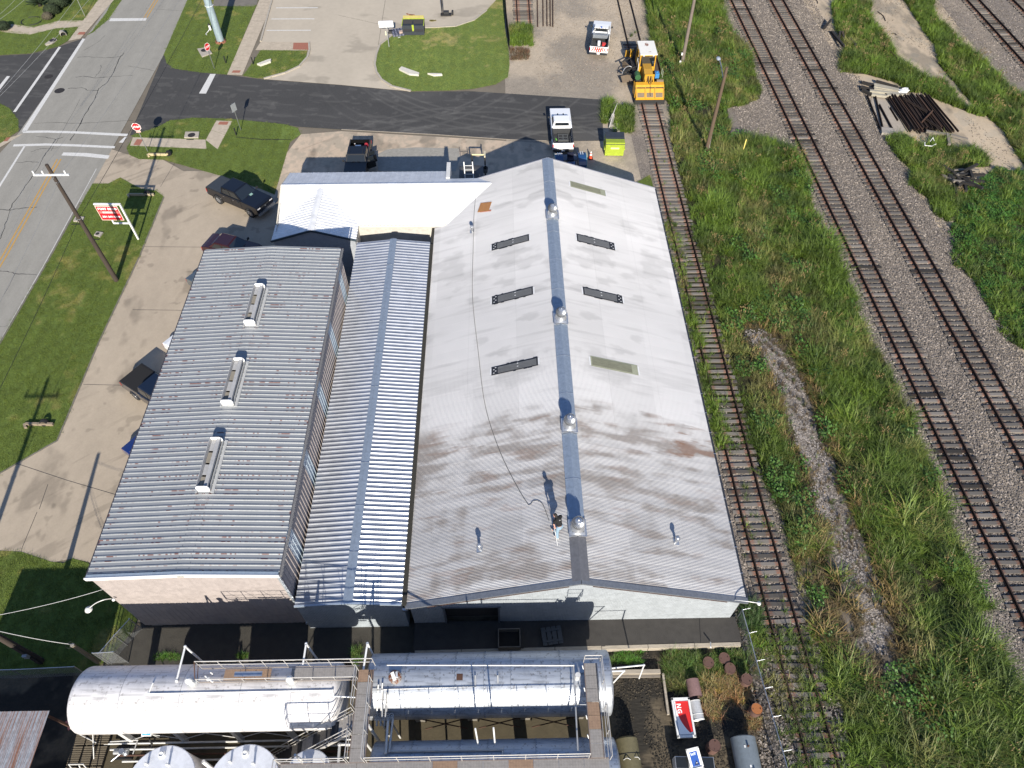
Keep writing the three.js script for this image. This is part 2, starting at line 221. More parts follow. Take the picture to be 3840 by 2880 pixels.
// streets and lots
struct('parking_lot', worldUV(M(flat([...pts(A, 560, 1250, 700, 960, 830, 1000), [-34, -60.5], [-30, -57.5], [-24, -57.5], [-21, -59.5], ...pts(A, 1950, 870, 2212, 850), ...pts(B, 600, 885, 1100, 915, 1380, 935), [7, -52], [7, -49], [-11.4, -43], [-20, -14], ...pts(G1, 600, 330, 470, 300, 330, 330, 240, 300, 140, 262, 0, 250), [-45, -20], [-45, -38]], .0)), lotM), lotM);
wS('side_street', [...pts(A, 840, 880, 1060, 350, 1080, 410, 1130, 445, 1300, 470, 1470, 485, 1700, 515, 2212, 552), ...pts(B, 450, 595, 700, 592, 850, 592, 1690, 645, 1692, 760, 1700, 912, 1500, 915, 1350, 912, 1100, 905, 600, 872, 0, 840), ...pts(A, 1930, 822, 1850, 807, 1700, 790, 1500, 771, 1250, 763, 1100, 781, 1000, 831)], .004, asphM);
wS('side_street', [...pts(A, -60, 362, 0, 360, 200, 350, 380, 302, 552, 245), [-47.6, -84], [-47.4, -63], ...pts(A, 120, 852, 120, 780, 60, 700, 0, 670, -60, 650)], .004, asphM);
const road = wS('road', [[-48.1, -140], [-38, -140], [-37.9, -46], [-38.3, -30], [-38.6, 10], [-49.2, 10], [-48.9, -58], [-48.1, -64]], .008, roadM);
wS('parking_lot', [...pts(A, 1690, 272, 1780, -60), ...pts(B, 1120, -60, 1060, 0, 1000, 20, 940, 75, 860, 135, 740, 175, 540, 184, 330, 230, 250, 295, 217, 420, 228, 470, 262, 520, 330, 563, 450, 592), ...pts(A, 2212, 550, 1710, 512, 1850, 470, 1930, 430, 1985, 370, 2008, 272)], .0, topLotM);
const LAWNS = {
  a: [...pts(A, 700, 1190, 780, 1150, 860, 1195, 920, 1225, 1010, 1235, 1062, 1275, 905, 1659), ...pts(D, 905, 0, 640, 560, 370, 1195, 0, 1405, -60, 1440), [-39.2, -29], [-38.6, -31], [-38.1, -44], ...pts(A, 600, 1190)],
  b: pts(A, 820, 960, 862, 890, 850, 878, 1000, 832, 1100, 782, 1250, 763, 1500, 771, 1700, 791, 1850, 806, 1930, 830, 1950, 872, 1880, 921, 1780, 1262, 1690, 1225, 1440, 1142, 1060, 1036, 900, 1031, 840, 1005),
  c: pts(A, 1240, -60, 1062, 350, 1080, 410, 1130, 445, 1300, 470, 1475, 484, 1700, -60),
  d: pts(A, 1575, 490, 1640, 400, 1690, 325, 1990, 328, 1985, 370, 1930, 430, 1850, 470, 1710, 510, 1640, 504),
  e: pts(B, 217, 420, 228, 470, 262, 520, 330, 563, 450, 592, 700, 588, 850, 578, 1000, 548, 1080, 500, 1090, 420, 1085, 330, 1060, 190, 1060, -60, 1010, -60, 1000, 5, 940, 70, 860, 132, 740, 172, 540, 182, 330, 228, 250, 292),
  f: pts(A, -60, -60, 680, -60, 640, 0, 545, 150, 440, 265, 380, 300, 200, 347, 0, 358, -60, 360),
  k: pts(A, 760, -60, 830, -60, 790, 0, 700, 130, 600, 212, 560, 230, 600, 200, 690, 80),
  g: pts(A, -60, 660, 0, 672, 60, 700, 120, 780, 120, 850, 60, 888, 0, 930, -60, 980),
  h: pts(G1, -200, 250, 0, 250, 140, 258, 240, 292, 330, 322, 410, 332, 470, 300, 570, 330, 700, 480, 890, 700, 860, 770, 700, 960, 560, 1040, 0, 1060, -200, 1060),
  i: [[10.8, -53.6], [13.9, -56.2], [14.2, -49.5], [13.0, -48.5], [12.2, -50.5]]
};
for (const k in LAWNS) wS('lawn', LAWNS[k], k === 'e' ? .03 : .012, lawnM);
// pavements, each slab its own piece
function walk(name, quads) { const g = struct(name, flat(quads[0], .016), sideM); for (const q of quads.slice(1)) mesh('slab', flat(q, .016), sideM, g); return g; }
const lerp2 = (p, q, t) => [p[0] + (q[0] - p[0]) * t, p[1] + (q[1] - p[1]) * t];
function strip(a, b, c, d, n, gap = .012) { const r = []; for (let i = 0; i < n; i++) { const t0 = i / n + (i ? gap / n : 0), t1 = (i + 1) / n; r.push([lerp2(a, b, t0), lerp2(a, b, t1), lerp2(d, c, t1), lerp2(d, c, t0)]); } return r; }
const qd = (f, ...a) => pts(f, ...a);
walk('pavement', strip(...qd(A, 1472, 484, 1690, -20, 1782, -20, 1570, 488), 12));
walk('pavement', [...strip(...qd(A, 842, 945, 862, 890, 1332, 906, 1338, 965), 4), ...strip(...qd(A, 1334, 908, 1402, 782, 1505, 786, 1410, 968), 2)]);
walk('pavement', strip(...qd(A, 442, 266, 680, -60, 790, -60, 522, 250), 9));
walk('pavement', strip(...qd(A, 1655, 325, 1690, 272, 2008, 272, 1992, 328), 4));
walk('pavement', strip(...qd(A, -60, 990, 0, 930, 70, 890, 150, 868), 1));
struct('pavement', ribbon(pts(A, -60, 170, 0, 176, 120, 192, 210, 200, 300, 178, 370, 160, 545, 152), [1.9, 1.9, 1.9, 1.8, 1.7, 1.9, 1.5], .018), sideM);
struct('pavement', flat(pts(A, 1378, 40, 1395, -40, 1680, -40, 1665, 30, 1640, 42), .02), concreteD);
for (const q of [qd(A, 500, 225, 515, 208, 555, 208, 545, 226), qd(A, 1500, 472, 1512, 457, 1562, 457, 1552, 473), qd(A, 865, 940, 888, 903, 928, 905, 905, 943), qd(A, 1412, 808, 1424, 789, 1483, 790, 1472, 810), qd(A, 1898, 322, 1902, 278, 2006, 278, 1998, 324), qd(A, 20, 918, 40, 892, 70, 890, 48, 915)]) struct('tactile_paving', flat(q, .024), brickRed);
// kerbs
struct('kerb', kerb([...pts(B, 940, 70, 860, 132, 740, 172, 640, 178, 540, 182, 430, 204, 330, 228, 250, 292, 228, 350, 217, 420, 228, 470, 262, 520, 330, 563, 450, 592)], .22, .13), kerbM);
struct('kerb', kerb([...pts(A, 2003, 276, 2006, 330, 1994, 372, 1940, 432, 1850, 474, 1710, 512)], .2, .12), kerbM);
struct('kerb', kerb([...pts(A, 1772, -30, 1690, 270)], .2, .12), kerbM);
struct('kerb', kerb([...pts(A, 1062, 1278, 905, 1659), ...pts(D, 640, 560, 370, 1197, 0, 1408)], .12, .02), concreteD);
// painted markings
const mk = (f, ...a) => struct('road_marking', flat(pts(f, ...a), .0125), paint);
mk(A, 707, 138, 718, 119, 952, 118, 944, 134); mk(A, 1290, 606, 1362, 480, 1398, 480, 1335, 607);
mk(A, 85, 725, 380, 304, 396, 306, 103, 726); mk(A, 140, 852, 535, 250, 553, 252, 172, 852);
mk(A, -20, 575, 45, 494, 66, 494, 0, 582); mk(A, 140, 848, 300, 846, 500, 852, 835, 868, 822, 884, 500, 866, 300, 860, 150, 862);
mk(A, 90, 936, 300, 930, 500, 936, 748, 948, 742, 962, 500, 950, 300, 944, 84, 950); mk(A, 770, 924, 808, 888, 826, 888, 796, 926);
mk(A, 398, 1008, 412, 988, 560, 992, 712, 1008, 700, 1030, 540, 1014);
mk(A, -30, 1238, 155, 945, 168, 945, -15, 1238);
for (const y of [51, 123, 197]) mk(A, 1790 - (y - 51) * .42, y - 2, 2060 - (y - 51) * .3, y - 3, 2058 - (y - 51) * .3, y + 2, 1788 - (y - 51) * .42, y + 3);
for (const dx of [-.17, .17]) { struct('road_marking', ribbon([[-42.55 + dx, -140], [-42.6 + dx, -92], [-42.6 + dx, -88]], .13, .0125), yellowPaint); struct('road_marking', ribbon([[-42.45 + dx, -59.6], [-42.0 + dx, -46], [-42 + dx, -20]], .13, .0125), yellowPaint); }
struct('road_marking', ribbon([[-38.35, -58], [-38.25, -45], [-38.6, -20]], .055, .0125), paint);
struct('kerb', kerb([[-38.12, -53], [-38.1, -46], [-38.4, -30], [-38.6, -10]], .16, .03), concreteD);
// sealed cracks, parts of the road
const crack = (w, f, ...a) => { const p = pts(f, ...a), q = [p[0]]; for (let i = 0; i + 1 < p.length; i++) { const n = 5; for (let k = 1; k <= n; k++) { const r = lerp2(p[i], p[i + 1], k / n); q.push(k < n ? [r[0] + rr(-.06, .06), r[1] + rr(-.06, .06)] : r); } } mesh('crack_seal', ribbon(q, q.map(() => w * rr(.5, 1.3)), .0115), seal, road); };
crack(.09, A, 805, 342, 780, 370, 740, 460, 690, 540, 640, 575, 610, 650, 540, 760, 490, 860, 455, 910); crack(.06, A, 500, 372, 580, 368, 680, 376, 785, 368);
crack(.07, A, 488, 500, 540, 494, 620, 506, 720, 497); crack(.05, A, 720, 497, 860, 488); crack(.07, A, 440, 574, 530, 568, 570, 586, 640, 588); crack(.04, A, 655, 420, 650, 460, 615, 500); crack(.04, A, 830, 428, 900, 438, 1000, 460);
crack(.045, A, 220, 800, 400, 795, 520, 800, 760, 786, 860, 780); crack(.07, A, 410, 888, 360, 905, 330, 950, 280, 1020, 240, 1100, 150, 1230, 80, 1320, 60, 1380, 20, 1500, 0, 1550); crack(.05, A, 235, 886, 300, 890, 360, 905);
crack(.05, A, 200, 985, 260, 965, 375, 958); crack(.05, A, 100, 1056, 180, 1048, 250, 1052); crack(.08, A, -30, 1355, 60, 1362, 140, 1350, 240, 1342); crack(.03, A, 940, 56, 1050, 62, 1180, 72); crack(.06, D, -20, 96, 60, 105, 120, 118, 240, 122); crack(.03, D, 0, 300, 100, 110); crack(.03, D, -10, 458, 60, 456);
crack(.03, A, 520, 640, 400, 860, 330, 980); crack(.035, A, 680, 230, 640, 270, 540, 330);
// joints of the concrete lot
for (const a of [pts(A, 1340, 1602, 905, 1598), pts(D, -20, 1330, 130, 1352, 430, 1452, 745, 1545), pts(D, 540, 832, 805, 838), pts(D, 860, 348, 1180, 352), pts(A, 1130, 1060, 1040, 1210), pts(B, 285, 0, 240, 290), pts(B, -20, 98, 250, 158), pts(D, 255, 1640, 310, 1480), pts(G1, 140, 240, 240, 0)]) struct('joint', ribbon(a, .035, .0045), seal);
struct('joint', ribbon([...pts(B, 0, 840, 600, 872, 1100, 906, 1330, 913)], .1, .0135), sideM);
// manholes and drain slabs
const cast = tri(std(.045, .04, .038, .7, .4, { map: mottle }), 1.5);
const cover = (p, r, label) => { const o = thing('manhole_cover', label, 'manhole cover', V(p.x, .008, p.z)); mesh('rim', lathe([[r * .93, 0], [r * .93, .016], [r, .016], [r + .02, 0]], 28), cast, o); mesh('lid', cyl(r * .92, r * .92, .014, 0, .006, 0, 28), cast, o); mesh('rib', [-.5, 0, .5].map(t => box(r * 1.4, .008, .04, 0, .016, t * r)), cast, o); return o; };
cover(A(315, 497), .42, 'smaller dark iron manhole cover on the black side street, between the two white crossing lines'); cover(A(386, 588), .5, 'larger dark iron manhole cover at the edge of the grey road, below the other one');
function basin(f, quad, cx, cy, label, r = .36) { const o = thing('drain_inlet', label, 'drain'); mesh('slab', slab(pts(f, ...quad), .0, .13), kerbM, o); const p = f(cx, cy); mesh('lid', cyl(r, r, .02, p.x, .14, p.z, 24), cast, o); mesh('opening', box(.7, .06, .012, p.x, .07, p.z + .68), darkGap, o); settle(o); }
basin(A, [1280, 322, 1350, 312, 1376, 350, 1310, 374], 1326, 333, 'square concrete drain inlet under the smaller stop sign near the silver monopole');
basin(A, [1196, 897, 1204, 860, 1294, 860, 1288, 898], 1244, 883, 'concrete drain slab with round lid in the lawn inside the L-shaped pavement');
basin(A, [293, 292, 350, 250, 372, 262, 345, 285, 300, 298], 345, 268, 'low concrete drain inlet in the lawn at the top left corner');
basin(A, [478, 1438, 495, 1408, 550, 1412, 535, 1445], 508, 1425, 'pale concrete valve slab nearest the road beside the tall wooden pole', .16);
basin(A, [612, 1530, 630, 1506, 672, 1512, 650, 1540], 636, 1522, 'pale concrete valve slab right beside the foot of the tall wooden pole', .16);

// the worn strip through the tall grass
const wornM = wmat(wmap(14, -60, 20, 60, 512, 1024, (x, z, o) => { const a = fbm(x * 1.1, z * 1.0, 4), b = fbm(x * 4, z * 3, 3), c = rnd(), k = .45 + .35 * b + .5 * c * c, w = sst(.38, .6, a); o[0] = (.12 + .15 * w) * k; o[1] = (.098 + .132 * w) * k; o[2] = (.074 + .112 * w) * k; }), .05);
struct('dirt_strip', worldUV(ribbon([...pts(F, 480, 520, 560, 590, 640, 700, 700, 830, 760, 1000, 800, 1150, 880, 1330, 940, 1500, 980, 1659), ...pts(G3, 1040, 120, 1070, 300, 1130, 480, 1190, 700, 1240, 860, 1330, 1010, 1400, 1120)], [.3, 1.2, 2.4, 1.2, 2.3, 1.4, 2.2, 1.5, 2.6, 2.0, 2.8, 2.0, 3.2, 2.2, 3.4, 2.4, .3], .006), wornM), wornM);
struct('dirt_strip', worldUV(ribbon([...pts(F, 560, 1330, 590, 1500, 640, 1659), ...pts(G3, 740, 200, 800, 420, 880, 640, 960, 820, 1040, 950)], [.4, 1.2, 1.0, 1.3, 1.0, 1.5, 1.2, .4], .007), wornM), wornM);
struct('patched_concrete', flat([...pts(B, 230, 1000, 300, 968, 480, 955, 760, 962, 770, 1030, 740, 1110, 240, 1110)], .0055), tri(std(.30, .285, .25, .9, 0, { map: mottle }), .3));
// ---------------------------------------------------------------- buildings
// vertical profiled wall from base p to base q, foot y0, top given by top(t)
function wallSheet(p, q, y0, top, prof, out) {
  const d = q.clone().sub(p), pos = [], uv = [], idx = [];
  for (const [t, h] of prof) { const b = p.clone().addScaledVector(d, t).addScaledVector(out, h), L = d.length() * t; pos.push(b.x, y0, b.z, b.x, top(t), b.z); uv.push(L, y0, L, top(t)); }
  for (let i = 0; i + 1 < prof.length; i++) idx.push(2 * i, 2 * i + 1, 2 * i + 2, 2 * i + 1, 2 * i + 3, 2 * i + 2);
  let g = new THREE.BufferGeometry(); g.setAttribute('position', new THREE.Float32BufferAttribute(pos, 3)); g.setAttribute('uv', new THREE.Float32BufferAttribute(uv, 2)); g.setIndex(idx); g = g.toNonIndexed(); g.computeVertexNormals();
  const fc = d.clone().cross(V(0, 1, 0)); if (fc.dot(out) < 0) for (let i = 0; i < g.attributes.normal.array.length; i++) g.attributes.normal.array[i] *= 1; return g;
}
// roof sheet whose ribs start at a(t) and end at b(t)
function sheetFn(prof, a, b, n) {
  const pos = [], uv = [], idx = [];
  for (const [t, h] of prof) for (const [j, f] of [[0, a], [1, b]]) { const q = f(t).addScaledVector(n, h); pos.push(q.x, q.y, q.z); uv.push(j, t); }
  for (let i = 0; i + 1 < prof.length; i++) idx.push(2 * i, 2 * i + 1, 2 * i + 2, 2 * i + 1, 2 * i + 3, 2 * i + 2);
  let g = new THREE.BufferGeometry(); g.setAttribute('position', new THREE.Float32BufferAttribute(pos, 3)); g.setAttribute('uv', new THREE.Float32BufferAttribute(uv, 2)); g.setIndex(idx); g = g.toNonIndexed(); g.computeVertexNormals();
  if (g.attributes.normal.getY(0) < 0) { const p = g.attributes.position.array, u = g.attributes.uv.array; for (let i = 0; i < p.length / 9; i++) { for (let k = 0; k < 3; k++) { const s = p[i * 9 + 3 + k]; p[i * 9 + 3 + k] = p[i * 9 + 6 + k]; p[i * 9 + 6 + k] = s; } for (let k = 0; k < 2; k++) { const s = u[i * 6 + 2 + k]; u[i * 6 + 2 + k] = u[i * 6 + 4 + k]; u[i * 6 + 4 + k] = s; } } g.computeVertexNormals(); }
  return g;
}
const quad3 = (...q) => { const g = new THREE.BufferGeometry(), p = []; for (let i = 1; i + 1 < q.length; i++) for (const v of [q[0], q[i], q[i + 1]]) p.push(v.x, v.y, v.z); g.setAttribute('position', new THREE.Float32BufferAttribute(p, 3)); g.computeVertexNormals(); return g; };
// --- the long corrugated warehouse
const RX = 3.73, RY = 6.5, SL = .334, ZF = -14.05, ZB = -49.6, XL = -5.42, XR = 12.88;
const roofY = x => RY - SL * Math.abs(x - RX), NL = V(-SL, 1, 0).normalize(), NR = V(SL, 1, 0).normalize();
function roofMap(side) {
  return dtex(768, 2048, (u, v, o) => { // u: 0 ridge, 1 eave; v: 0 near gable, 1 far gable
    const x = u * 9.7, z = v * 35.5, bed = (z / .085) % 1;
    const edge = side ? 11.9 - x * .1 + .7 * (vn(Math.floor(x / 1.6) * 7.3, 4) - .5) : 11.2 + (fbm(x * .6, 3.3, 2) - .5) * 1.6, soft = side ? .1 + .5 * sst(6, 2, x) : 1.1, old = sst(edge + soft * .3, edge - soft, z);
    const st = fbm(x * .42 + side * 31, z * 2.3, 5), st2 = fbm(x * .3 + 50 + side * 7, z * .55 + 3, 4), blk = fbm(x * 1.5 + side * 3, z * .9 + 60, 3), f = fbm(x * 3.2, z * 9, 3);
    const band = sst(5.2, 1.2, Math.abs(z - edge + 2.0)), lowb = sst(3.5, .3, z) * .6, side2 = side ? .5 * sst(5, 9, x) : .25;
    const dirt = old * Math.min(.82, sst(.50, .71, st * .5 + st2 * .3 + blk * .2 + .075 * band + .05 * lowb + .03 * side2) * (.66 + .3 * f) + .04);
    const rust = old * (side ? sst(.47, .6, fbm(x * .9 + 3, z * 2.4 + 40, 4)) * sst(5.4, 7.2, x) * sst(7.6, 8.6, z) * .7 + sst(.58, .7, fbm(x * .7 + 12, z * 2.4, 4)) * .2 : sst(.6, .72, fbm(x * .6 + 21, z * 2.6, 4)) * .3) * sst(.35, .6, st);
    const clean = .535 + .07 * (fbm(x * .4, z * .5, 4) - .5) + .06 * (vn(z * .34, 5 + Math.floor(x / 3.05) * 3) - .5) - .07 * sst(.5, .85, fbm(x * .35, z * 3.1, 3)) - .08 * sst(.6, .75, fbm(x * .5 + 9, z * .8, 4)) + (side && x > 3.1 ? .012 : 0);
    const lap = Math.abs(x - 3.05) < .02 || Math.abs(x - 6.5) < .02 ? .92 : 1, k = clean * (1 - .05 * old) * lap * (bed < .2 || bed > .8 ? .87 - .17 * old : 1);
    const dr = .185 + .06 * f, dg = .172 + .05 * f, db = .16 + .045 * f;
    o[0] = k * 1.01 + (dr - k) * dirt; o[1] = k * .995 + (dg - k) * dirt; o[2] = k * .985 + (db - k) * dirt;
    o[0] += (.2 - o[0]) * rust; o[1] += (.115 - o[1]) * rust; o[2] += (.075 - o[2]) * rust;
  }, false);
}
const aluWall = tri(std(.43, .465, .495, .5, .15, { map: mottle }), .3), ridgeM = tri(std(.33, .39, .46, .45, .45, { map: mottle }), .5), flashM = tri(std(.2, .215, .24, .5, .4, { map: mottle }), .7);
const W = thing('corrugated_warehouse', 'largest building, long pale grey corrugated metal shed with dark skylights and round roof turbines', 'building');
{
  const roofL = std(1, 1, 1, .5, .12, { map: roofMap(0) }), roofR = std(1, 1, 1, .5, .12, { map: roofMap(1) });
  const acr = V(0, 0, ZB - ZF), prof = profSine(ZF - ZB, .0846, .024, 6);
  mesh('roof_slope', sheet(V(RX, RY, ZF), V(XL - RX, roofY(XL) - RY, 0), acr, prof, true), roofL, W);
  mesh('roof_slope', sheet(V(RX, RY, ZF), V(XR - RX, roofY(XR) - RY, 0), acr, prof, true), roofR, W);
  // ridge cap of lapped lengths
  const n = 12, L = (ZF - ZB) / n, dirty = tri(std(.17, .17, .18, .6, .3, { map: mottle }), .5);
  for (let i = 0; i < n; i++) { const z0 = ZF - i * L + .02, z1 = z0 - L - .03, y = RY + .045 + (i % 2) * .006, w = .44; const g = []; for (const s of [-1, 1]) g.push(quad3(V(RX, y, z0), V(RX + s * w, y - SL * w, z0), V(RX + s * w, y - SL * w, z1), V(RX, y, z1))); mesh('ridge_cap', g, i === 0 ? dirty : ridgeM, W); if (i) mesh('cap_joint', [-1, 1].map(s => beam(V(RX, y + .008, z0), V(RX + s * w, y + .008 - SL * w, z0), .03, .012)), galv, W); }
  // walls
  const top = x => roofY(x) - .05, xa = XL + .1, xb = XR - .12, fz = ZF - .12, dx0 = G2(662, 607, 2.75).x, dx1 = G2(1020, 607, 2.75).x, out = V(0, 0, 1);
  const seg = (x0, x1, y0, y1) => wallSheet(V(x0, 0, fz), V(x1, 0, fz), y0, t => y1 ?? top(x0 + (x1 - x0) * t), (() => { const p = profSine(x1 - x0, .085, .02, 4); if (x0 < RX && x1 > RX) { const t = (RX - x0) / (x1 - x0); p.push([t, .01]); p.sort((a, b) => a[0] - b[0]); } return p; })(), out);
  mesh('wall', [seg(xa, dx0, .35), seg(dx0, dx1, 2.75), seg(dx1, xb, .35)], aluWall, W);
  mesh('wall', wallSheet(V(xb, 0, fz), V(xb, 0, ZB + .12), 0, () => top(xb) - .02, profSine(35, .17, .02, 4), V(1, 0, 0)), aluWall, W);
  mesh('wall', wallSheet(V(xa, 0, fz), V(xa, 0, ZB + .12), 0, () => top(xa) - .02, [[0, 0], [1, 0]], V(-1, 0, 0)), aluWall, W);
  mesh('wall', quad3(V(xa, 0, ZB + .12), V(xb, 0, ZB + .12), V(xb, top(xb), ZB + .12), V(RX, top(RX), ZB + .12), V(xa, top(xa), ZB + .12)), aluWall, W);
  mesh('door_frame', [box(.1, 2.4, .14, dx0, 1.55, fz), box(.1, 2.4, .14, dx1, 1.55, fz), box(dx1 - dx0 + .2, .1, .14, (dx0 + dx1) / 2, 2.76, fz)], flashM, W);
  mesh('roller_door', box(dx1 - dx0, 2.3, .06, (dx0 + dx1) / 2, 1.6, fz - .35), tri(std(.035, .035, .035, .8, 0, { map: grainMap }), .4), W);
  for (const s of [-1, 1]) { const xe = s < 0 ? XL - .05 : XR + .05; mesh('verge_trim', beam(V(RX, RY - .02, ZF + .06), V(xe, roofY(xe) - .02, ZF + .06), .3, .12), flashM, W); mesh('verge_trim', beam(V(RX, RY - .02, ZB - .03), V(xe, roofY(xe) - .02, ZB - .03), .1, .12), tri(std(.42, .42, .45, .5, .3, { map: mottle }), 1), W); mesh('verge_rust', beam(V(RX + s * .6, RY - .1 - SL * .6, ZF + .225), V(xe - s * 1.2, roofY(xe - s * 1.2) - .1, ZF + .225), .02, .05), rustSteel, W); }
  mesh('gutter', [box(.14, .1, ZF - ZB, XR + .07, roofY(XR) - .08, (ZF + ZB) / 2)], tri(std(.05, .055, .065, .5, .4, { map: mottle }), 1), W);
  for (let z = ZF - 1.5; z > ZB; z -= 1.55) mesh('gutter_strap', box(.2, .02, .035, XR + .04, roofY(XR) + .01, z), galv, W);
  mesh('valley_gutter', [box(.2, .06, ZF - ZB + .1, XL - .12, 3.36, (ZF + ZB) / 2 + .05)], tri(std(.035, .033, .026, .95, 0, { map: mottle }), 1), W);
  mesh('gutter_outlet', [box(.3, .26, .2, XL - .1, 3.22, ZF + .12), box(.2, .16, .22, XL - .1, 3.24, ZF + .125)], galv, W);
  // skylights
  const frameM = std(.014, .016, .022, .7), panelM = tri(std(.10, .107, .118, .55, 0, { map: grainMap }), .35), oliveM = tri(std(.16, .17, .125, .6, 0, { map: grainMap }), .3), oliveL = tri(std(.33, .34, .24, .6, 0, { map: mottle }), .5), patchM = std(.66, .66, .65, .5);
  const sky = (x0, x1, z0, z1, olive, flipEnd) => {
    const g = new THREE.Group(); g.name = 'skylight'; W.add(g); const s = x0 < RX ? -1 : 1, nn = s < 0 ? NL : NR;
    const P = (x, z, h) => V(x, roofY(x), z).addScaledVector(nn, h), pl = (xa, xb, za, zb, h) => quad3(P(xa, za, h), P(xb, za, h), P(xb, zb, h), P(xa, zb, h));
    mesh('seal_strip', pl(x0 - .1, x1 + .1, z0 - .08, z1 + .08, .026), patchM, g);
    const fr = [pl(x0, x1, z0, z1, .032)]; if (!olive) for (let k = 0; k < 9; k++) { const x = rr(x0 + .1, x1 - .3), e = rnd() < .6; fr.push(pl(x, x + rr(.12, .3), e ? z0 - .06 : z1 + .06, e ? z0 + .05 : z1 - .05, .031)); }
    mesh('frame', fr, olive ? oliveL : frameM, g);
    const m = .09, xi0 = x0 + (flipEnd ? m : .42), xi1 = x1 - (flipEnd ? .42 : m), pr = profSine(Math.abs(z1 - z0) - 2 * m, .085, .02, 6);
    const o = P(xi0, z0 + Math.sign(z1 - z0) * m, .04), e = P(xi1, z0 + Math.sign(z1 - z0) * m, .04);
    mesh('panel', sheet(o, e.clone().sub(o), V(0, 0, (z1 - z0) - Math.sign(z1 - z0) * 2 * m), pr), olive ? oliveM : panelM, g);
    if (!olive) { const mid = (xi0 + xi1) / 2, dots = [[mid, .35], [mid, .7]]; for (let k = 0; k < 4; k++) dots.push([flipEnd ? x1 - .2 - .12 * (k % 2) : x0 + .12 + .12 * (k % 2), .15 + .2 * k]); for (const dt of [0]) mesh('patches', dots.map(([x, t]) => pl(x, x + .09, z0 + (z1 - z0) * t, z0 + (z1 - z0) * t - .06, .068)), patchM, g).userData.kind = 'stuff'; }
  };
  sky(-.82, 1.96, -40.3, -41.05); sky(-.8, 2.06, -34.75, -35.55); sky(-.83, 2.15, -28.45, -29.15);
  sky(5.41, 8.3, -46.6, -47.35, true, true); sky(5.46, 8.38, -40.2, -41.05, false, true); sky(5.5, 8.35, -34.7, -35.5, false, true); sky(5.5, 8.66, -28.4, -29.25, true, true);
  // turbine vents on the ridge
  const vm = tri(std(.62, .63, .64, .3, .75, { map: mottle }), .8);
  const v0 = new THREE.Group(); v0.name = 'turbine_vent'; v0.position.set(RX + .02, RY + .02, -16.9); W.add(v0);
  { const sq = [], P = [[.46, -.12], [.40, .0], [.30, .16], [.25, .34], [.25, .42]]; for (let i = 0; i + 1 < P.length; i++) sq.push(new THREE.CylinderGeometry(P[i + 1][0] * (i < 2 ? 1.414 : 1.2), P[i][0] * (i < 2 ? 1.414 : 1.3), P[i + 1][1] - P[i][1], i < 2 ? 4 : 12, 1, true).rotateY(PI / 4).translate(0, (P[i][1] + P[i + 1][1]) / 2, 0)); sq.push(box(.95, .03, 1.0, 0, .0, -.02)); mesh('base', sq, vm, v0); }
  { const f = []; for (let i = 0; i < 26; i++) { const a = i / 26 * 2 * PI, pr = []; for (let k = 0; k <= 6; k++) { const t = k / 6, r = .12 + .25 * Math.sin(PI * (.18 + .66 * t)), b = a + .35 * Math.sin(PI * t); pr.push([r, .42 + .5 * t, b]); } for (let k = 0; k < 6; k++) { const p = pr[k], q = pr[k + 1], w = .17; f.push(quad3(V(p[0] * Math.cos(p[2]), p[1], p[0] * Math.sin(p[2])), V(q[0] * Math.cos(q[2]), q[1], q[0] * Math.sin(q[2])), V((q[0] - .03) * Math.cos(q[2] + w), q[1], (q[0] - .03) * Math.sin(q[2] + w)), V((p[0] - .03) * Math.cos(p[2] + w), p[1], (p[0] - .03) * Math.sin(p[2] + w)))); } } mesh('fins', f, vm, v0); }
  mesh('core', lathe([[.001, .42], [.3, .44], [.31, .62], [.26, .84], [.14, .9]], 24), std(.25, .26, .27, .5, .5), v0);
  mesh('cap', lathe([[.001, 1.0], [.03, .985], [.06, .93], [.16, .915], [.22, .88], [.2, .86]], 20), vm, v0); mesh('collar', lathe([[.27, .38], [.3, .42], [.27, .46]], 20), vm, v0);
  for (const z of [-23.45, -31.95, -42.5]) { const c = v0.clone(); c.position.z = z; W.add(c); }
  // small vents
  const sv = (x, z) => { const g = new THREE.Group(); g.name = 'roof_vent'; g.position.set(x, roofY(x), z); W.add(g); mesh('flashing', box(.34, .02, .36, 0, .03, 0, 0, 0, x < RX ? .32 : -.32), vm, g); mesh('pipe', cyl(.075, .085, .5, 0, .22, 0, 12), vm, g); mesh('hood', [lathe([[.001, .62], [.09, .6], [.15, .52], [.14, .44]], 16), box(.16, .13, .02, 0, .5, .15)], vm, g); };
  sv(-1.48, -16.6); sv(9.31, -16.9); sv(-2.35, -43.1);
  // conduit and lamp arm at the near right corner
  mesh('bracket_lamp', [tube([V(11.9, 3.05, fz + .03), V(12.0, 3.4, fz + .1), V(12.3, 3.85, fz + .3), V(12.9, 4.0, fz + .45), V(13.3, 3.95, fz + .5)], .025, 30), lathe([[.001, 0], [.09, -.02], [.12, -.1]], 12).translate(13.35, 3.98, fz + .5)], tri(std(.7, .7, .68, .4, .3, { map: mottle }), 1), W);
}
settle(W);
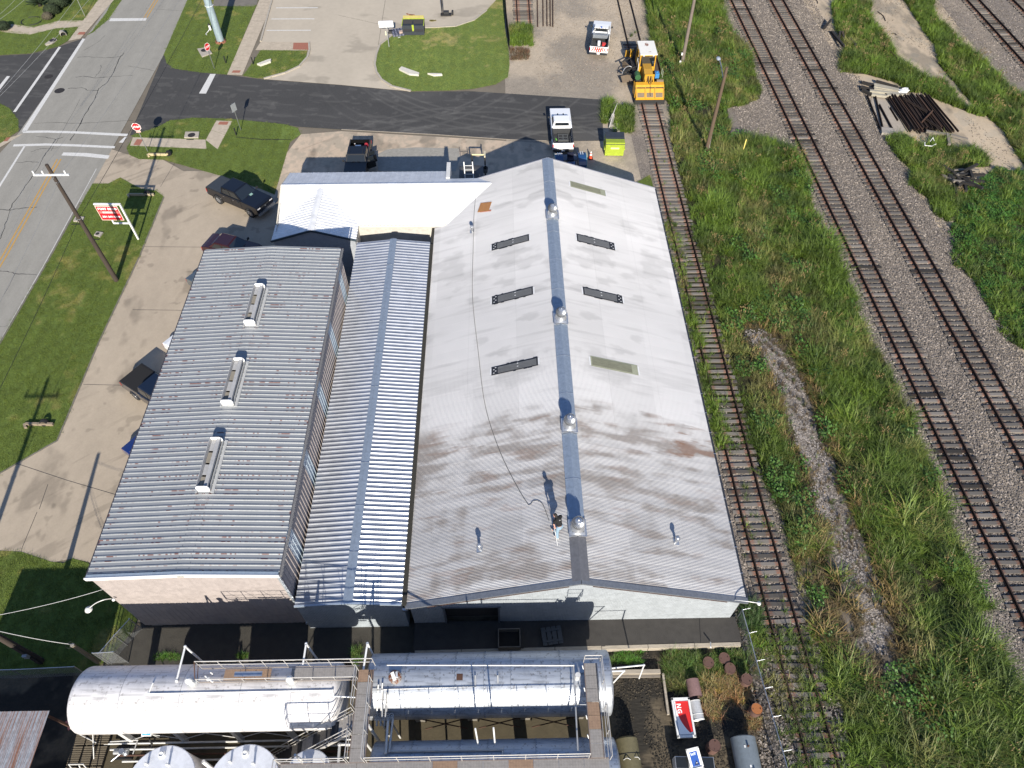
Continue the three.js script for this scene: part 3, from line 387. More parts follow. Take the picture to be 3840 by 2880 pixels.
// --- the dock in front of it
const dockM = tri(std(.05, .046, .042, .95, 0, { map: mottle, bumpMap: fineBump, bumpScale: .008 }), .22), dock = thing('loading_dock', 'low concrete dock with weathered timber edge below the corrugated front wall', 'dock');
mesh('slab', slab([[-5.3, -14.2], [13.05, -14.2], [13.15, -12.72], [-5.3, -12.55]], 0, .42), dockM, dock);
for (let i = 0; i < 7; i++) { const x0 = -5.2 + i * 2.61, x1 = x0 + 2.58, z = t => -12.66 - (t + 5.3) / 18.4 * .16 + .17; mesh('edge_timber', [beam(V(x0, .3 + rr(-.02, .03), z(x0)), V(x1, .3 + rr(-.02, .03), z(x1)), .2, .26), beam(V(x0, .1, z(x0) + .03), V(x1, .1, z(x1) + .03), .16, .16)], timber, dock); }
mesh('joint', box(.03, .006, 1.5, 10.9, .424, -13.45, 0, -.12), darkGap, dock); mesh('pipe', bar(V(11.35, .5, -12.75), V(11.2, .9, -12.35), .035), whiteP, dock);
settle(dock);
// --- the middle ribbed roof
const galvR = tri(std(.43, .45, .49, .32, .42, { map: mottle }), .15), gapDirt = tri(std(.035, .033, .026, .95, 0, { map: mottle }), 1);
const MB = thing('ribbed_middle_building', 'narrow low building with shiny ribbed metal roof between the pink hall and the largest shed', 'building');
{
  const x0 = -11.35, x1 = -5.66, xm = -8.46, ye = 3.72, yr = 4.05, zf = -14.02, zb = -42.85, ac = V(0, 0, zb - zf), pr = profRib(zf - zb, .305, .05, 0, [[.40, 0], [.59, 1], [.72, 1], [.78, 0]]);
  mesh('roof_slope', sheet(V(xm, yr, zf), V(x0 - xm, ye - yr, 0), ac, pr), galvR, MB); mesh('roof_slope', sheet(V(xm, yr, zf), V(x1 - xm, ye - yr, 0), ac, pr), galvR, MB);
  const n = 10, L = (zf - zb) / n; for (let i = 0; i < n; i++) { const a = zf - i * L + .01, b = a - L - .02, y = yr + .06 + (i % 2) * .006, w = .26; mesh('ridge_cap', [-1, 1].map(s => quad3(V(xm, y, a), V(xm + s * w, y - .03, a), V(xm + s * w, y - .03, b), V(xm, y, b))), ridgeM, MB); if (i) mesh('cap_joint', box(.52, .01, .03, xm, y + .004, a), galv, MB); }
  const tp = x => ye + (yr - ye) * (1 - Math.abs(x - xm) / 2.88) - .05; mesh('wall', wallSheet(V(x0, 0, zf - .1), V(x1, 0, zf - .1), 0, t => tp(x0 + (x1 - x0) * t), profSine(x1 - x0, .085, .02, 4), V(0, 0, 1)), tri(std(.42, .47, .51, .5, .15, { map: mottle }), .3), MB);
  mesh('wall', [quad3(V(x0, 0, zb + .1), V(x1, 0, zb + .1), V(x1, ye - .06, zb + .1), V(xm, yr - .06, zb + .1), V(x0, ye - .06, zb + .1)), quad3(V(x1, 0, zf - .1), V(x1, 0, zb + .1), V(x1, ye - .08, zb + .1), V(x1, ye - .08, zf - .1)), quad3(V(x0, 0, zb + .1), V(x0, 0, zf - .1), V(x0, ye - .08, zf - .1), V(x0, ye - .08, zb + .1))], aluWall, MB);
  mesh('verge_trim', [beam(V(x0, ye + .02, zf + .04), V(xm, yr + .03, zf + .04), .1, .1), beam(V(xm, yr + .03, zf + .04), V(x1, ye + .02, zf + .04), .1, .1)], tri(std(.42, .5, .6, .4, .4, { map: mottle }), 1), MB);
  mesh('valley_dirt', box(.22, .04, zf - zb, x1 + .12, 3.5, (zf + zb) / 2), gapDirt, MB); settle(MB);
}
// --- the pink hall
const PK = thing('pink_metal_hall', 'tall hall with pink metal walls and rust-streaked ribbed roof carrying three slot vents', 'building');
{
  const x0 = -20.96, x1 = -11.42, xm = -16.15, ye = 7.0, yr = 7.27, zf = -14.36, zb = -38.55, L = zf - zb;
  const map = dtex(768, 2048, (u, v, o) => {
    const x = u * 9.6, z = v * L, ph = (z / .305) % 1, rib = Math.floor(z / .305 + .28), h3 = rib % 3, g = .285 + .03 * (fbm(x * .8, z * .8, 3) - .5) + .03 * (vn(rib * 3.7, 8) - .5);
    const near = Math.abs(((z / .305 + .78) % 1) - .5), cell = vn(x * 4.3 + rib * 11.7, rib * 5.1), big = vn(x * .9 + rib * 3.3, rib * 2.1);
    const line = sst(.24, .08, near), st = line * sst(.56, .68, cell) * (h3 === 0 ? sst(.3, .6, big) : h3 === 1 ? .5 * sst(.55, .75, big) : 0), end = sst(9.35, 9.6, x) * sst(.7, .75, vn(rib * 7.1, 3)) * sst(.34, .2, Math.abs(ph - .35));
    const r = Math.min(1, Math.max(st, end)), gry = line * .1 * sst(.5, .6, vn(x * 9, rib * 3));
    o[0] = g * (.97 - gry) * (1 - r) + .10 * r; o[1] = g * (1.01 - gry) * (1 - r) + .03 * r; o[2] = g * (1.03 - gry) * (1 - r) + .022 * r;
  }, false);
  const rm = std(1, 1, 1, .5, .12, { map }), ac = V(0, 0, zb - zf), pr = profRib(L, .305, .032);
  mesh('roof_slope', sheet(V(xm, yr, zf), V(x0 - xm - .02, ye - yr, 0), ac, pr), rm, PK); mesh('roof_slope', sheet(V(xm, yr, zf), V(x1 - xm + .02, ye - yr, 0), ac, pr), rm, PK);
  const pinkM = tri(std(.37, .325, .305, .75, 0, { map: mottle }), .25), tp = x => ye + (yr - ye) * (1 - Math.abs(x - xm) / 4.8) - .08, xw0 = x0 + .06, xw1 = x1 - .12;
  const pw = profRib(xw1 - xw0, .305, .014), i0 = pw.findIndex(p => p[0] > .5); pw.splice(i0, 0, [(xm - xw0) / (xw1 - xw0), 0]);
  mesh('wall', wallSheet(V(xw0, 0, zf - .08), V(xw1, 0, zf - .08), 0, t => tp(xw0 + (xw1 - xw0) * t), pw.sort((a, b) => a[0] - b[0]), V(0, 0, 1)), pinkM, PK);
  mesh('wall', [quad3(V(xw0, 0, zb + .1), V(xw1, 0, zb + .1), V(xw1, ye - .1, zb + .1), V(xm, yr - .1, zb + .1), V(xw0, ye - .1, zb + .1)), quad3(V(xw0, 0, zf - .08), V(xw0, 0, zb + .1), V(xw0, ye - .08, zb + .1), V(xw0, ye - .08, zf - .08))], pinkM, PK);
  const sheets = []; { const N = 24, dz = (L - .18) / N; for (let i = 0; i < N; i++) { const a = zf - .08 - i * dz; mesh(i % 5 === 2 ? 'translucent_panel' : 'wall', wallSheet(V(xw1, 0, a), V(xw1, 0, a - dz), 0, () => ye - .08, profRib(dz, dz / 3, .03), V(1, 0, 0)), i % 5 === 2 ? tri(std(.42, .5, .56, .4, 0, { map: mottle }), .4) : pinkM, PK, i % 5 === 2 ? 'pale bluish translucent wall panel' : undefined); } }
  const fasc = std(.78, .78, .76, .5);
  mesh('fascia', [beam(V(x0 - .05, ye - .02, zf + .05), V(xm, yr - .02, zf + .05), .06, .24), beam(V(xm, yr - .02, zf + .05), V(x1 + .05, ye - .02, zf + .05), .06, .24)], fasc, PK);
  mesh('verge_trim', [beam(V(x0, ye + .05, zf - .06), V(xm, yr + .05, zf - .06), .2, .05), beam(V(xm, yr + .05, zf - .06), V(x1, ye + .05, zf - .06), .2, .05)], tri(std(.4, .47, .53, .4, .4, { map: mottle }), 1), PK);
  mesh('fascia_cap', box(.3, .1, .06, xm, yr + .02, zf + .1), tri(std(.5, .5, .45, .6, 0, { map: mottle }), 1), PK);
  mesh('gutter', [box(.09, .1, L, x0 - .06, ye - .08, (zf + zb) / 2)], tri(std(.06, .055, .065, .6, .3, { map: mottle }), 1), PK);
  mesh('gutter', [box(.1, .1, L, x1 + .1, ye - .1, (zf + zb) / 2), box(.02, .13, L, x1 + .155, ye - .08, (zf + zb) / 2)], tri(std(.24, .23, .22, .5, .3, { map: mottle }), 1), PK);
  mesh('downpipe', [box(.1, 6.2, .1, xw1 + .08, 3.7, zf + .02), box(.12, .24, .26, xw1 + .1, .5, zf + .06)], tri(std(.6, .64, .66, .35, .5, { map: mottle }), 1), PK);
  mesh('ridge_seam', [[], ...Array.from({ length: 78 }, (_, i) => [-.34, .3].map(dx => box(.02, .012, .07, xm + dx, yr + .01, zf - .3 - i * .305)))].flat(), std(.1, .11, .13, .7), PK);
  // slot vents
  const vg = tri(std(.55, .55, .53, .5, .2, { map: mottle }), .6), tan = tri(std(.26, .235, .19, .9, 0, { map: mottle }), .5), grey = tri(std(.42, .42, .42, .7, .1, { map: mottle }), .5);
  for (const [za, zb2] of [[D(1615, 432, 7.5).z, D(1680, 200, 7.5).z], [D(1470, 950, 7.5).z, D(1552, 680, 7.5).z], [D(1305, 1508, 7.5).z, D(1402, 1195, 7.5).z]]) {
    const g = new THREE.Group(); g.name = 'slot_vent'; PK.add(g); const zc = (za + zb2) / 2, l = za - zb2; g.position.set(xm, yr, zc);
    mesh('curb', [box(.03, .22, l + .1, -.33, .1, 0), box(.03, .22, l + .1, .33, .1, 0), box(.16, .03, l + .3, .46, .02, 0, 0, 0, -.06), box(.1, .03, l + .3, -.42, .02, 0, 0, 0, .06)], vg, g);
    mesh('flap', [box(.03, .34, l, -.27, .32, 0, 0, 0, .16), box(.03, .34, l, .27, .32, 0, 0, 0, -.16), box(.2, .025, l, .16, .38, 0, 0, 0, -.25)], grey, g);
    const k = 4; for (let i = 0; i < k; i++) mesh('baffle', box(.34, .02, l / k - .12, -.06, .26, -l / 2 + (i + .5) * l / k, 0, 0, -.1), i % 2 ? tan : grey, g);
    mesh('inside', box(.5, .02, l, 0, .06, 0), darkGap, g);
    for (const s of [-1, 1]) { const sh = new THREE.Shape(); sh.moveTo(-.33, .0); sh.lineTo(.33, 0); sh.lineTo(.36, .3); sh.quadraticCurveTo(.34, .5, .18, .52); sh.lineTo(-.18, .52); sh.quadraticCurveTo(-.34, .5, -.36, .3); mesh('end_cap', new THREE.ExtrudeGeometry(sh, { depth: .04, bevelEnabled: false }).translate(0, 0, s > 0 ? l / 2 : -l / 2 - .04), std(.8, .8, .79, .4), g); }
  }
  mesh('wall_lamp', [tube([V(xw0, 4.3, zf), V(xw0 - .2, 4.55, zf + .15), V(xw0 - .6, 4.5, zf + .3), V(xw0 - 1.0, 4.25, zf + .45)], .025, 24), lathe([[.001, .1], [.1, .08], [.2, -.08], [.19, -.1]], 16).translate(xw0 - 1.1, 4.2, zf + .5), ], tri(std(.72, .72, .68, .4, .2, { map: mottle }), 1), PK); mesh('lamp_globe', ball(.09, xw0 + .2, 4.4, zf + .1), whiteP, PK);
  settle(PK);
}
// --- the white-roofed office wing
const WH = thing('white_roofed_wing', 'low office wing with dazzling white metal roof and a small front gable', 'building');
{
  const wr = tri(std(.83, .83, .82, .42, .05, { map: mottle }), .15), wallW = tri(std(.5, .47, .42, .8, 0, { map: mottle }), .3), xL = -17.9, zr = -48.45, yr = 5.0, ze = -44.8, ye = 3.8, zb = -51.3, yb = 4.14;
  const pr = profRib(13.4, .305, .03), nF = V(0, .95, .31), nB = V(0, .95, -.31);
  mesh('roof_slope', sheetFn(pr, t => V(xL + 13.45 * t, yr, zr), t => V(xL + 13.45 * t, ye, ze), nF), wr, WH);
  mesh('roof_slope', quad3(V(-4.45, yr, zr), V(-4.45, ye, ze), V(-4.3, ye, ze), V(-.7, yr, zr)), wr, WH);
  mesh('roof_slope', sheetFn(profRib(13.4, .42, .012), t => V(xL + 13.3 * t, yr, zr), t => V(xL + 13.3 * t, yb, zb), nB), wr, WH);
  mesh('roof_slope', quad3(V(-4.6, yr, zr), V(-.7, yr, zr), V(-1.9, 4.64, -49.62), V(-4.6, 4.61, -49.62)), wr, WH);
  mesh('ridge_cap', [1, -1].map(s => quad3(V(xL, yr + .05, zr), V(-.9, yr + .05, zr), V(-.9, yr, zr + s * .17), V(xL, yr, zr + s * .17))), wr, WH);
  // cross gable
  const gx = -14.72, gy = 4.88, gz = -42.95, g0 = -18.02, g1 = -11.42, ge = 3.85, vb = -48.1, ve = -44.95;
  for (const s of [-1, 1]) { const xe = s < 0 ? g0 : g1, pg = profRib(gz - vb, .32, .028); mesh('gable_slope', sheetFn(pg, t => V(gx, gy, gz + (vb - gz) * t), t => { const z = gz + (vb - gz) * t, k = z < ve ? (z - vb) / (ve - vb) : 1; return V(gx + (xe - gx) * k, gy + (ge - gy) * k, z); }, V(s * .3, .95, 0).normalize()), wr, WH); }
  mesh('gable_ridge_cap', [-1, 1].map(s => quad3(V(gx, gy + .06, gz), V(gx + s * .26, gy + .0, gz), V(gx + s * .26, gy, vb), V(gx, gy + .06, vb))), wr, WH);
  mesh('gable_wall', quad3(V(g0 + .15, 0, gz - .12), V(g1 - .1, 0, gz - .12), V(g1 - .1, ge - .02, gz - .12), V(gx, gy - .05, gz - .12), V(g0 + .15, ge - .02, gz - .12)), tri(std(.32, .34, .37, .7, 0, { map: mottle }), .4), WH);
  mesh('gable_trim', [beam(V(g0 - .02, ge - .03, gz - .02), V(gx, gy - .03, gz - .02), .08, .16), beam(V(gx, gy - .03, gz - .02), V(g1 + .02, ge - .03, gz - .02), .08, .16)], tri(std(.05, .07, .085, .6, .2, { map: mottle }), 1), WH);
  mesh('wall', [quad3(V(g1 - .1, 0, gz - .12), V(g1 - .1, 0, ze - .1), V(g1 - .1, 3.8, ze - .1), V(g1 - .1, 3.8, gz - .12)), quad3(V(g1 - .1, 0, ze - .12), V(-5.4, 0, ze - .12), V(-5.4, 3.75, ze - .12), V(g1 - .1, 3.75, ze - .12)), quad3(V(xL + .1, 0, zb + .2), V(-4.7, 0, zb + .2), V(-4.7, 3.98, zb + .2), V(xL + .1, 3.98, zb + .2)), quad3(V(xL + .1, 0, gz - .12), V(xL + .1, 0, zb + .2), V(xL + .1, 3.98, zb + .2), V(xL + .1, yr - .06, zr), V(xL + .1, 3.75, gz - .12)), quad3(V(-4.7, 0, zb + .2), V(-4.7, 0, -49.6), V(-4.7, 4.6, -49.6), V(-4.7, 4, zb + .2))], wallW, WH);
  mesh('fascia', [box(6.9, .16, .05, -7.9, 3.72, ze + .02), box(.06, .14, 3.7, xL - .02, 4.42, -46.65, .316), box(.05, .14, 3.1, xL - .02, 4.48, -49.97, -.316)], std(.62, .57, .48, .6), WH);
  mesh('end_parapet', [slab([[-4.62, -49.65], [-4.3, -49.65], [-4.3, -51.7], [-4.62, -51.7]], 3.2, 4.75)], tri(std(.62, .62, .6, .6, 0, { map: mottle }), .8), WH);
  mesh('downpipe', path([V(-11.35, 3.7, -42.9), V(-11.35, .2, -42.9)], .05), whiteP, WH);
  settle(WH);
}
// ---------------------------------------------------------------- tank farm and near yard
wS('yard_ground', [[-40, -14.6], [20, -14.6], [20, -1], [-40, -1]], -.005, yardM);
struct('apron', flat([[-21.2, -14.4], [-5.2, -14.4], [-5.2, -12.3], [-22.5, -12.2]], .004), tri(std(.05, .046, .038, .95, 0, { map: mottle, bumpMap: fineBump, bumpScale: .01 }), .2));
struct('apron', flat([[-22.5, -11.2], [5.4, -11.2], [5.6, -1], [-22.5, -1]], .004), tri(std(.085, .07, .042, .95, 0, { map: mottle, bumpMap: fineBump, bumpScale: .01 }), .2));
// height at which the photograph's point lies above the spot (x, z)
const rise = (f, px, py, p) => { let b = 0, e = 1e9; for (let h = 0; h < 14; h += .02) { const g = f(px, py, h), d = Math.hypot(g.x - p.x, g.z - p.z); if (d < e) { e = d; b = h; } } return b; };
const tankWhite = tri(std(.72, .69, .67, .42, 0, { map: mottle }), .18), alu = tri(std(.42, .47, .54, .4, .48, { map: mottle }), .16), pipeM = tri(std(.5, .5, .49, .4, .4, { map: mottle }), .6), seamM = tri(std(.2, .22, .25, .5, .5, { map: mottle }), 1);
const shellTex = (m, r, g, b, dark) => { const t = m.clone(); t.userData = {}; t.color.setRGB(1, 1, 1); t.map = dtex(1024, 512, (u, v, o) => { const s = .9 + .14 * (fbm(u * 20, v * 6, 4) - .3), fl = sst(.68, .76, fbm(u * 90, v * 24 + 7, 3)) * dark, st = sst(.50, .75, fbm(u * 110, v * 3, 4)) * .26 + sst(.5, .7, fbm(u * 14, v * 5 + 3, 4)) * .12; const k = s * (1 - st); o[0] = r * k * (1 - fl); o[1] = g * k * (1 - fl * 1.05); o[2] = b * k * (1 - fl * 1.1); }); return t; };
function hTank(name, label, x0, x1, y, z, r, m, seams, dish) {
  const o = thing(name, label, 'tank'), L = x1 - x0, pr = [];
  for (let k = 0; k <= 8; k++) { const a = k / 8 * PI / 2; pr.push([r * Math.pow(Math.sin(a), .7) + .001, -L / 2 + dish * (1 - Math.cos(a))]); }
  const shell = []; for (let i = 0; i < seams.length + 1; i++) { const a = i ? seams[i - 1] : x0 + dish, b = i < seams.length ? seams[i] : x1 - dish; shell.push([a, b]); }
  for (const [a, b] of shell) mesh('shell_ring', new THREE.CylinderGeometry(r, r, b - a - .004, 64, 1, true).rotateZ(PI / 2).translate((a + b) / 2, y, z), m, o);
  const end = lathe(pr.map(p => [p[0], p[1]]), 48).rotateZ(-PI / 2); mesh('head', end.clone().translate((x0 + x1) / 2, y, z), m, o); mesh('head', end.clone().rotateY(PI).translate((x0 + x1) / 2, y, z), m, o);
  for (const s of seams) { mesh('seam', new THREE.TorusGeometry(r + .001, .008, 5, 64).rotateY(PI / 2).translate(s, y, z), seamM, o); }
  return o;
}
const T1 = hTank('storage_tank', 'long white painted horizontal tank on posts in front of the pink hall', -20.85, -7.9, 4.2, -9.35, 1.53, shellTex(tankWhite, .72, .70, .69, .3), [-18.2, -15.4, -12.6, -10.2], .45);
for (const x of [-19.6, -16.9, -14.0, -11.2, -8.7]) { mesh('leg', beam(V(x, 0, -8.3), V(x, 3.1, -8.45), .22, .22), steelP, T1); mesh('leg', beam(V(x, 0, -10.4), V(x, 3.1, -10.3), .22, .22), steelP, T1); mesh('saddle', box(.26, .3, 2.3, x, 2.85, -9.36), steelP, T1); }
for (const [a, b] of [[-19.6, -16.9], [-16.9, -14], [-14, -11.2]]) mesh('brace', [bar(V(a, .4, -8.3), V(b, 2.6, -8.35), .022), bar(V(a, 2.6, -8.36), V(b, .4, -8.3), .022)], steelP, T1);
const T2 = hTank('storage_tank', 'bare silver horizontal tank with riveted seams below the front wall of the corrugated shed', -6.95, 5.12, 3.75, -9.85, 1.53, shellTex(alu, .50, .53, .57, .4), [-5.0, -2.6, -1.2, .1, 2.5], .2);
const T3 = hTank('storage_tank', 'silver horizontal tank at the bottom edge, partly under the front walkway', -6.45, 5.06, 3.75, -5.8, 1.53, shellTex(alu, .40, .45, .52, .4), [-4.5, -2.3, -1.0, 1.2, 3.4], .2);
{ // rivets along the seams
  for (const [T, z, ss] of [[T2, -9.85, [-5.0, -2.6, -1.2, .1, 2.5]], [T3, -5.8, [-4.5, -2.3, -1.0, 1.2, 3.4]]]) { const g = []; for (const s of ss) for (let k = 0; k < 24; k++) { const a = k / 24 * PI; g.push(box(.035, .035, .035, s + .05, 3.75 + 1.535 * Math.sin(a), z + 1.535 * Math.cos(a))); } const r = mesh('rivets', g, seamM, T); r.userData.kind = 'stuff'; }
  for (const [T, z] of [[T2, -9.85], [T3, -5.8]]) for (const x of [-4.7, -1.95, .85, 3.7]) mesh('saddle', box(.5, 2.7, 1.7, x, 1.35, z), concreteD, T);
  for (const x of [-3.3, -.5, 2.3]) mesh('brace', [bar(V(x - 1.1, .2, -8.6), V(x + 1.1, 2.4, -8.6), .03), bar(V(x - 1.1, 2.4, -8.6), V(x + 1.1, .2, -8.6), .03)], rustSteel, T2);
}
{ // fittings on the silver tank
  const mx = Z5(600, 520, 5.5); mesh('manway', [cyl(.27, .3, .3, mx.x, 5.38, mx.z, 20), lathe([[.001, .1], [.2, .06], [.31, .0], [.31, -.03]], 20).translate(mx.x, 5.5, mx.z)], tri(std(1, 1, 1, .8, .1, { map: rustMap }), 1.2), T2);
  mesh('lid_scrap', [box(.16, .03, .4, mx.x - .05, 5.6, mx.z + .02, .2, .4, .2), box(.1, .03, .3, mx.x + .1, 5.62, mx.z - .05, -.2, .2, .3)], whiteP, T2);
  const v = Z6(1075, 540, 5.3); mesh('vent_stack', [cyl(.1, .12, .5, v.x, 5.5, v.z, 14), cyl(.13, .13, .1, v.x, 5.78, v.z, 14)], tri(std(.68, .67, .64, .5, .1, { map: mottle }), 1), T2);
  mesh('stain', new THREE.CylinderGeometry(1.533, 1.533, .3, 10, 1, true, PI * .46, .2).rotateZ(PI / 2).translate(-2.35, 3.75, -9.85), rustSteel, T2);
}
settle(T1); settle(T2); settle(T3);
// pipework, one thing per run
const pipeRun = (label, a, r = .045, m = pipeM) => { const o = thing('pipe', label, 'pipe'); mesh('pipe_run', path(a, r, 8), m, o); for (let i = 1; i + 1 < a.length; i++) mesh('elbow', ball(r * 1.5, a[i].x, a[i].y, a[i].z, 10), m, o); return settle(o); };
pipeRun('thin white pipe running along the front of the white tank top', [Z3(1240, 600, 5.8), Z3(1185, 735, 5.75), Z4(1350, 690, 5.75), Z4(1362, 765, 5.6), Z4(1680, 782, 5.6)], .035, whiteP);
pipeRun('long silver pipe along the far side of the silver tank, bending to the near tank', [Z5(500, 378, 5.75), Z6(1030, 382, 5.75), Z6(1050, 760, 5.75), Z6(1085, 1440, 5.75)], .04);
pipeRun('upper of the two silver pipes lying on the bright side of the silver tank', [Z5(1600, 505, 5.35), Z5(1600, 640, 5.2), Z5(455, 680, 5.2), Z5(440, 1020, 4.9)], .04); pipeRun('lower, longer of two silver pipes lying on the bright side of the silver tank', [Z5(1880, 505, 5.35), Z5(1885, 675, 5.1), Z5(500, 715, 5.1), Z5(480, 1030, 4.8)], .04);
pipeRun('bent silver pipe stepping from the valve cluster down onto the near silver tank', [Z5(575, 1050, 4.5), Z5(545, 1300, 4.9), Z5(530, 1450, 5.1), Z5(1940, 1432, 5.1), Z5(1945, 1640, 5.1)], .055); pipeRun('straight dull pipe ending beside the left walkway in front of the valve cluster', [Z5(515, 1050, 4.5), Z5(485, 1480, 5.2)], .06, steelP);
pipeRun('thick silver pipe hooked around the left walkway near the small white round tank', [Z4(1610, 1360, 4.6), Z4(1440, 1365, 4.6), Z4(1420, 1640, 4.4)], .07);
{ const o = thing('valve_cluster', 'cluster of five valves and short pipes beside the left walkway', 'valves'); for (let i = 0; i < 5; i++) { const p = Z5(375 + i * 48, 1030, 4.3); mesh('valve', [cyl(.09, .09, .16, p.x, p.y, p.z, 12), cyl(.03, .03, .3, p.x, p.y + .2, p.z), new THREE.TorusGeometry(.1, .015, 6, 16).rotateX(PI / 2).translate(p.x, p.y + .34, p.z)], pipeM, o); mesh('stub', bar(V(p.x, p.y, p.z), V(p.x - .02, p.y - .3, p.z + .3), .05, 8), steelP, o); } const a = Z5(350, 1050, 4.2), b = Z5(585, 1045, 4.2); mesh('header', bar(a, b, .08, 10), steelP, o); for (const [x, y0, y1] of [[375, 620, 1010], [425, 600, 1010], [490, 720, 1010]]) mesh('riser', bar(Z5(x + 20, y0, 5.4), Z5(x, y1, 4.5), .045, 8), pipeM, o); mesh('support', [bar(V(a.x + .2, 0, a.z), V(a.x + .2, 4.2, a.z), .05), bar(V(b.x - .2, 0, b.z), V(b.x - .2, 4.2, b.z), .05)], steelP, o); settle(o); }
{ let i = 0; const L = ['leftmost white pipe reaching back over the white tank and dropping behind it', 'white pipe reaching back over the right end of the white tank', 'white pipe reaching back over the left end of the silver tank'];
  for (const [b, t, e] of [[G1(1147, 1095, 5.7), [G1, 1200, 872], [.45, -.6]], [Z4(960, 545, 5.7), [Z4, 1022, 112], [.3, -.4]], [Z4(1735, 520, 5.5), [Z4, 1785, 108], [.3, -.4]]]) { const h = t[0](t[1], t[2], 5.85); pipeRun(L[i++], [V(b.x, 5.4, b.z + .1), V(b.x, 5.75, b.z), h, V(h.x, .3, h.z)], .05, whiteP); } }
pipeRun('white pipe arm reaching out right of the silver tank with a long drop leg', [Z7(40, 418, 3.6), Z7(448, 378, 3.6), V(Z7(448, 378, 3.6).x + .05, 1.4, Z7(448, 378, 3.6).z + .05)], .04, whiteP);
pipeRun('white bent pipe on the rounded right end of the silver tank', [Z7(15, 475, 4.4), Z7(40, 455, 4.5), Z7(200, 450, 4.5), V(Z7(200, 450, 4.5).x - .6, 2.6, Z7(200, 450, 4.5).z + .3)], .04, whiteP);
{ const L = ['left one of two short white pipes standing up from the near silver tank', 'right one of two short white pipes standing up from the near silver tank']; [[1635, 1360, 1165], [1845, 1355, 1160]].forEach(([x, y0, y1], i) => { const b = Z5(x, y0, 5.2); pipeRun(L[i], [V(b.x, 5, b.z), V(b.x, rise(Z5, x, y1, b), b.z)], .04, whiteP); }); }
for (let i = 0; i < 4; i++) pipeRun(['pipe on the ground nearest the white tank, running along its posts', 'second ground pipe from the white tank', 'third ground pipe from the white tank, dull red', 'ground pipe nearest the round white tanks'][i], [V(-21 + i * .4, .35, -8.15 + i * .28), V(-7.6, .35, -8.15 + i * .28)], .05, i === 2 ? rustSteel : steelP);
// walkways
const gratMap = dtex(256, 256, (u, v, o) => { const a = ((u * 24) % 1 < .32 || (v * 24) % 1 < .32) ? 1 : .45, k = a * (.85 + .3 * fbm(u * 8, v * 8, 3)); o[0] = .36 * k; o[1] = .335 * k; o[2] = .31 * k; });
const grat = tri(std(1, 1, 1, .7, .2, { map: gratMap }), 1), gratRust = tri(std(1.0, .72, .52, .8, .15, { map: gratMap }), 1), gratDark = tri(std(.16, .16, .17, .7, .2, { map: gratMap }), 1), railM = tri(std(.52, .5, .47, .5, .2, { map: mottle }), .8);
function rail(o, a, b, n, h = 1.05, mid = true) { for (let i = 0; i <= n; i++) { const p = a.clone().lerp(b, i / n); mesh('post', bar(p, V(p.x, p.y + h, p.z), .02), railM, o); } mesh('handrail', bar(V(a.x, a.y + h, a.z), V(b.x, b.y + h, b.z), .024), railM, o); if (mid) mesh('mid_rail', bar(V(a.x, a.y + h * .52, a.z), V(b.x, b.y + h * .52, b.z), .018), railM, o); }
function deck(o, x0, x1, z0, z1, y, n, alongX, pick) { for (let i = 0; i < n; i++) { const a = i / n, b = (i + 1) / n; const g = alongX ? box((x1 - x0) / n - .015, .04, z1 - z0, x0 + (x1 - x0) * (a + b) / 2, y, (z0 + z1) / 2) : box(x1 - x0, .04, Math.abs(z1 - z0) / n - .015, (x0 + x1) / 2, y, z0 + (z1 - z0) * (a + b) / 2); mesh('grating_panel', g, pick ? pick(i) : grat, o); } mesh('edge_beam', alongX ? [box(x1 - x0, .12, .03, (x0 + x1) / 2, y - .02, z0 - .02), box(x1 - x0, .12, .03, (x0 + x1) / 2, y - .02, z1 + .02)] : [box(.03, .12, Math.abs(z1 - z0), x0 - .02, y - .02, (z0 + z1) / 2), box(.03, .12, Math.abs(z1 - z0), x1 + .02, y - .02, (z0 + z1) / 2)], tri(std(.22, .17, .15, .7, .2, { map: mottle }), 1), o); }
const wk1 = thing('walkway', 'left steel walkway crossing from tank to tank, with railings and rusty first panel', 'walkway');
deck(wk1, -7.08, -6.42, -10.05, -6.1, 5.9, 7, false, i => i === 0 ? gratRust : grat); rail(wk1, V(-7.1, 5.9, -10.0), V(-7.1, 5.9, -8.3), 2); rail(wk1, V(-7.1, 5.9, -7.2), V(-7.1, 5.9, -6.1), 1); rail(wk1, V(-6.4, 5.9, -9.5), V(-6.4, 5.9, -6.1), 3);
mesh('ladder_rung', Array.from({ length: 6 }, (_, i) => bar(V(-7.1, 5.0 - i * .35, -7.0), V(-7.1, 5.0 - i * .35, -6.6), .015)), railM, wk1); mesh('column', [bar(V(-7.1, 0, -7.6), V(-7.1, 5.9, -7.6), .07), bar(V(-6.4, 0, -7.6), V(-6.4, 5.9, -7.6), .07)], steelP, wk1); settle(wk1);
const wk2 = thing('walkway', 'right steel walkway over the silver tank end, tall railing on its right side', 'walkway');
deck(wk2, 3.62, 4.16, -10.15, -6.1, 5.95, 7, false, i => i === 3 || i === 4 ? gratRust : grat); rail(wk2, V(4.36, 5.95, -10.2), V(4.42, 5.95, -6.0), 4); rail(wk2, V(3.58, 5.95, -10.2), V(4.36, 5.95, -10.2), 1); mesh('toe_board', box(.02, .12, 4.1, 4.22, 6.0, -8.1), railM, wk2); mesh('side_rail', bar(V(4.28, 6.6, -10.2), V(4.3, 6.6, -6), .018), railM, wk2);
for (const z of [-9.9, -8.9, -7.7, -6.9]) mesh('bracket', bar(V(3.56, 5.9, z), V(3.5, 6.15, z - .1), .025), whiteP, wk2); settle(wk2);
const wk3 = thing('walkway', 'long front walkway along the bottom edge above the near silver tank', 'walkway');
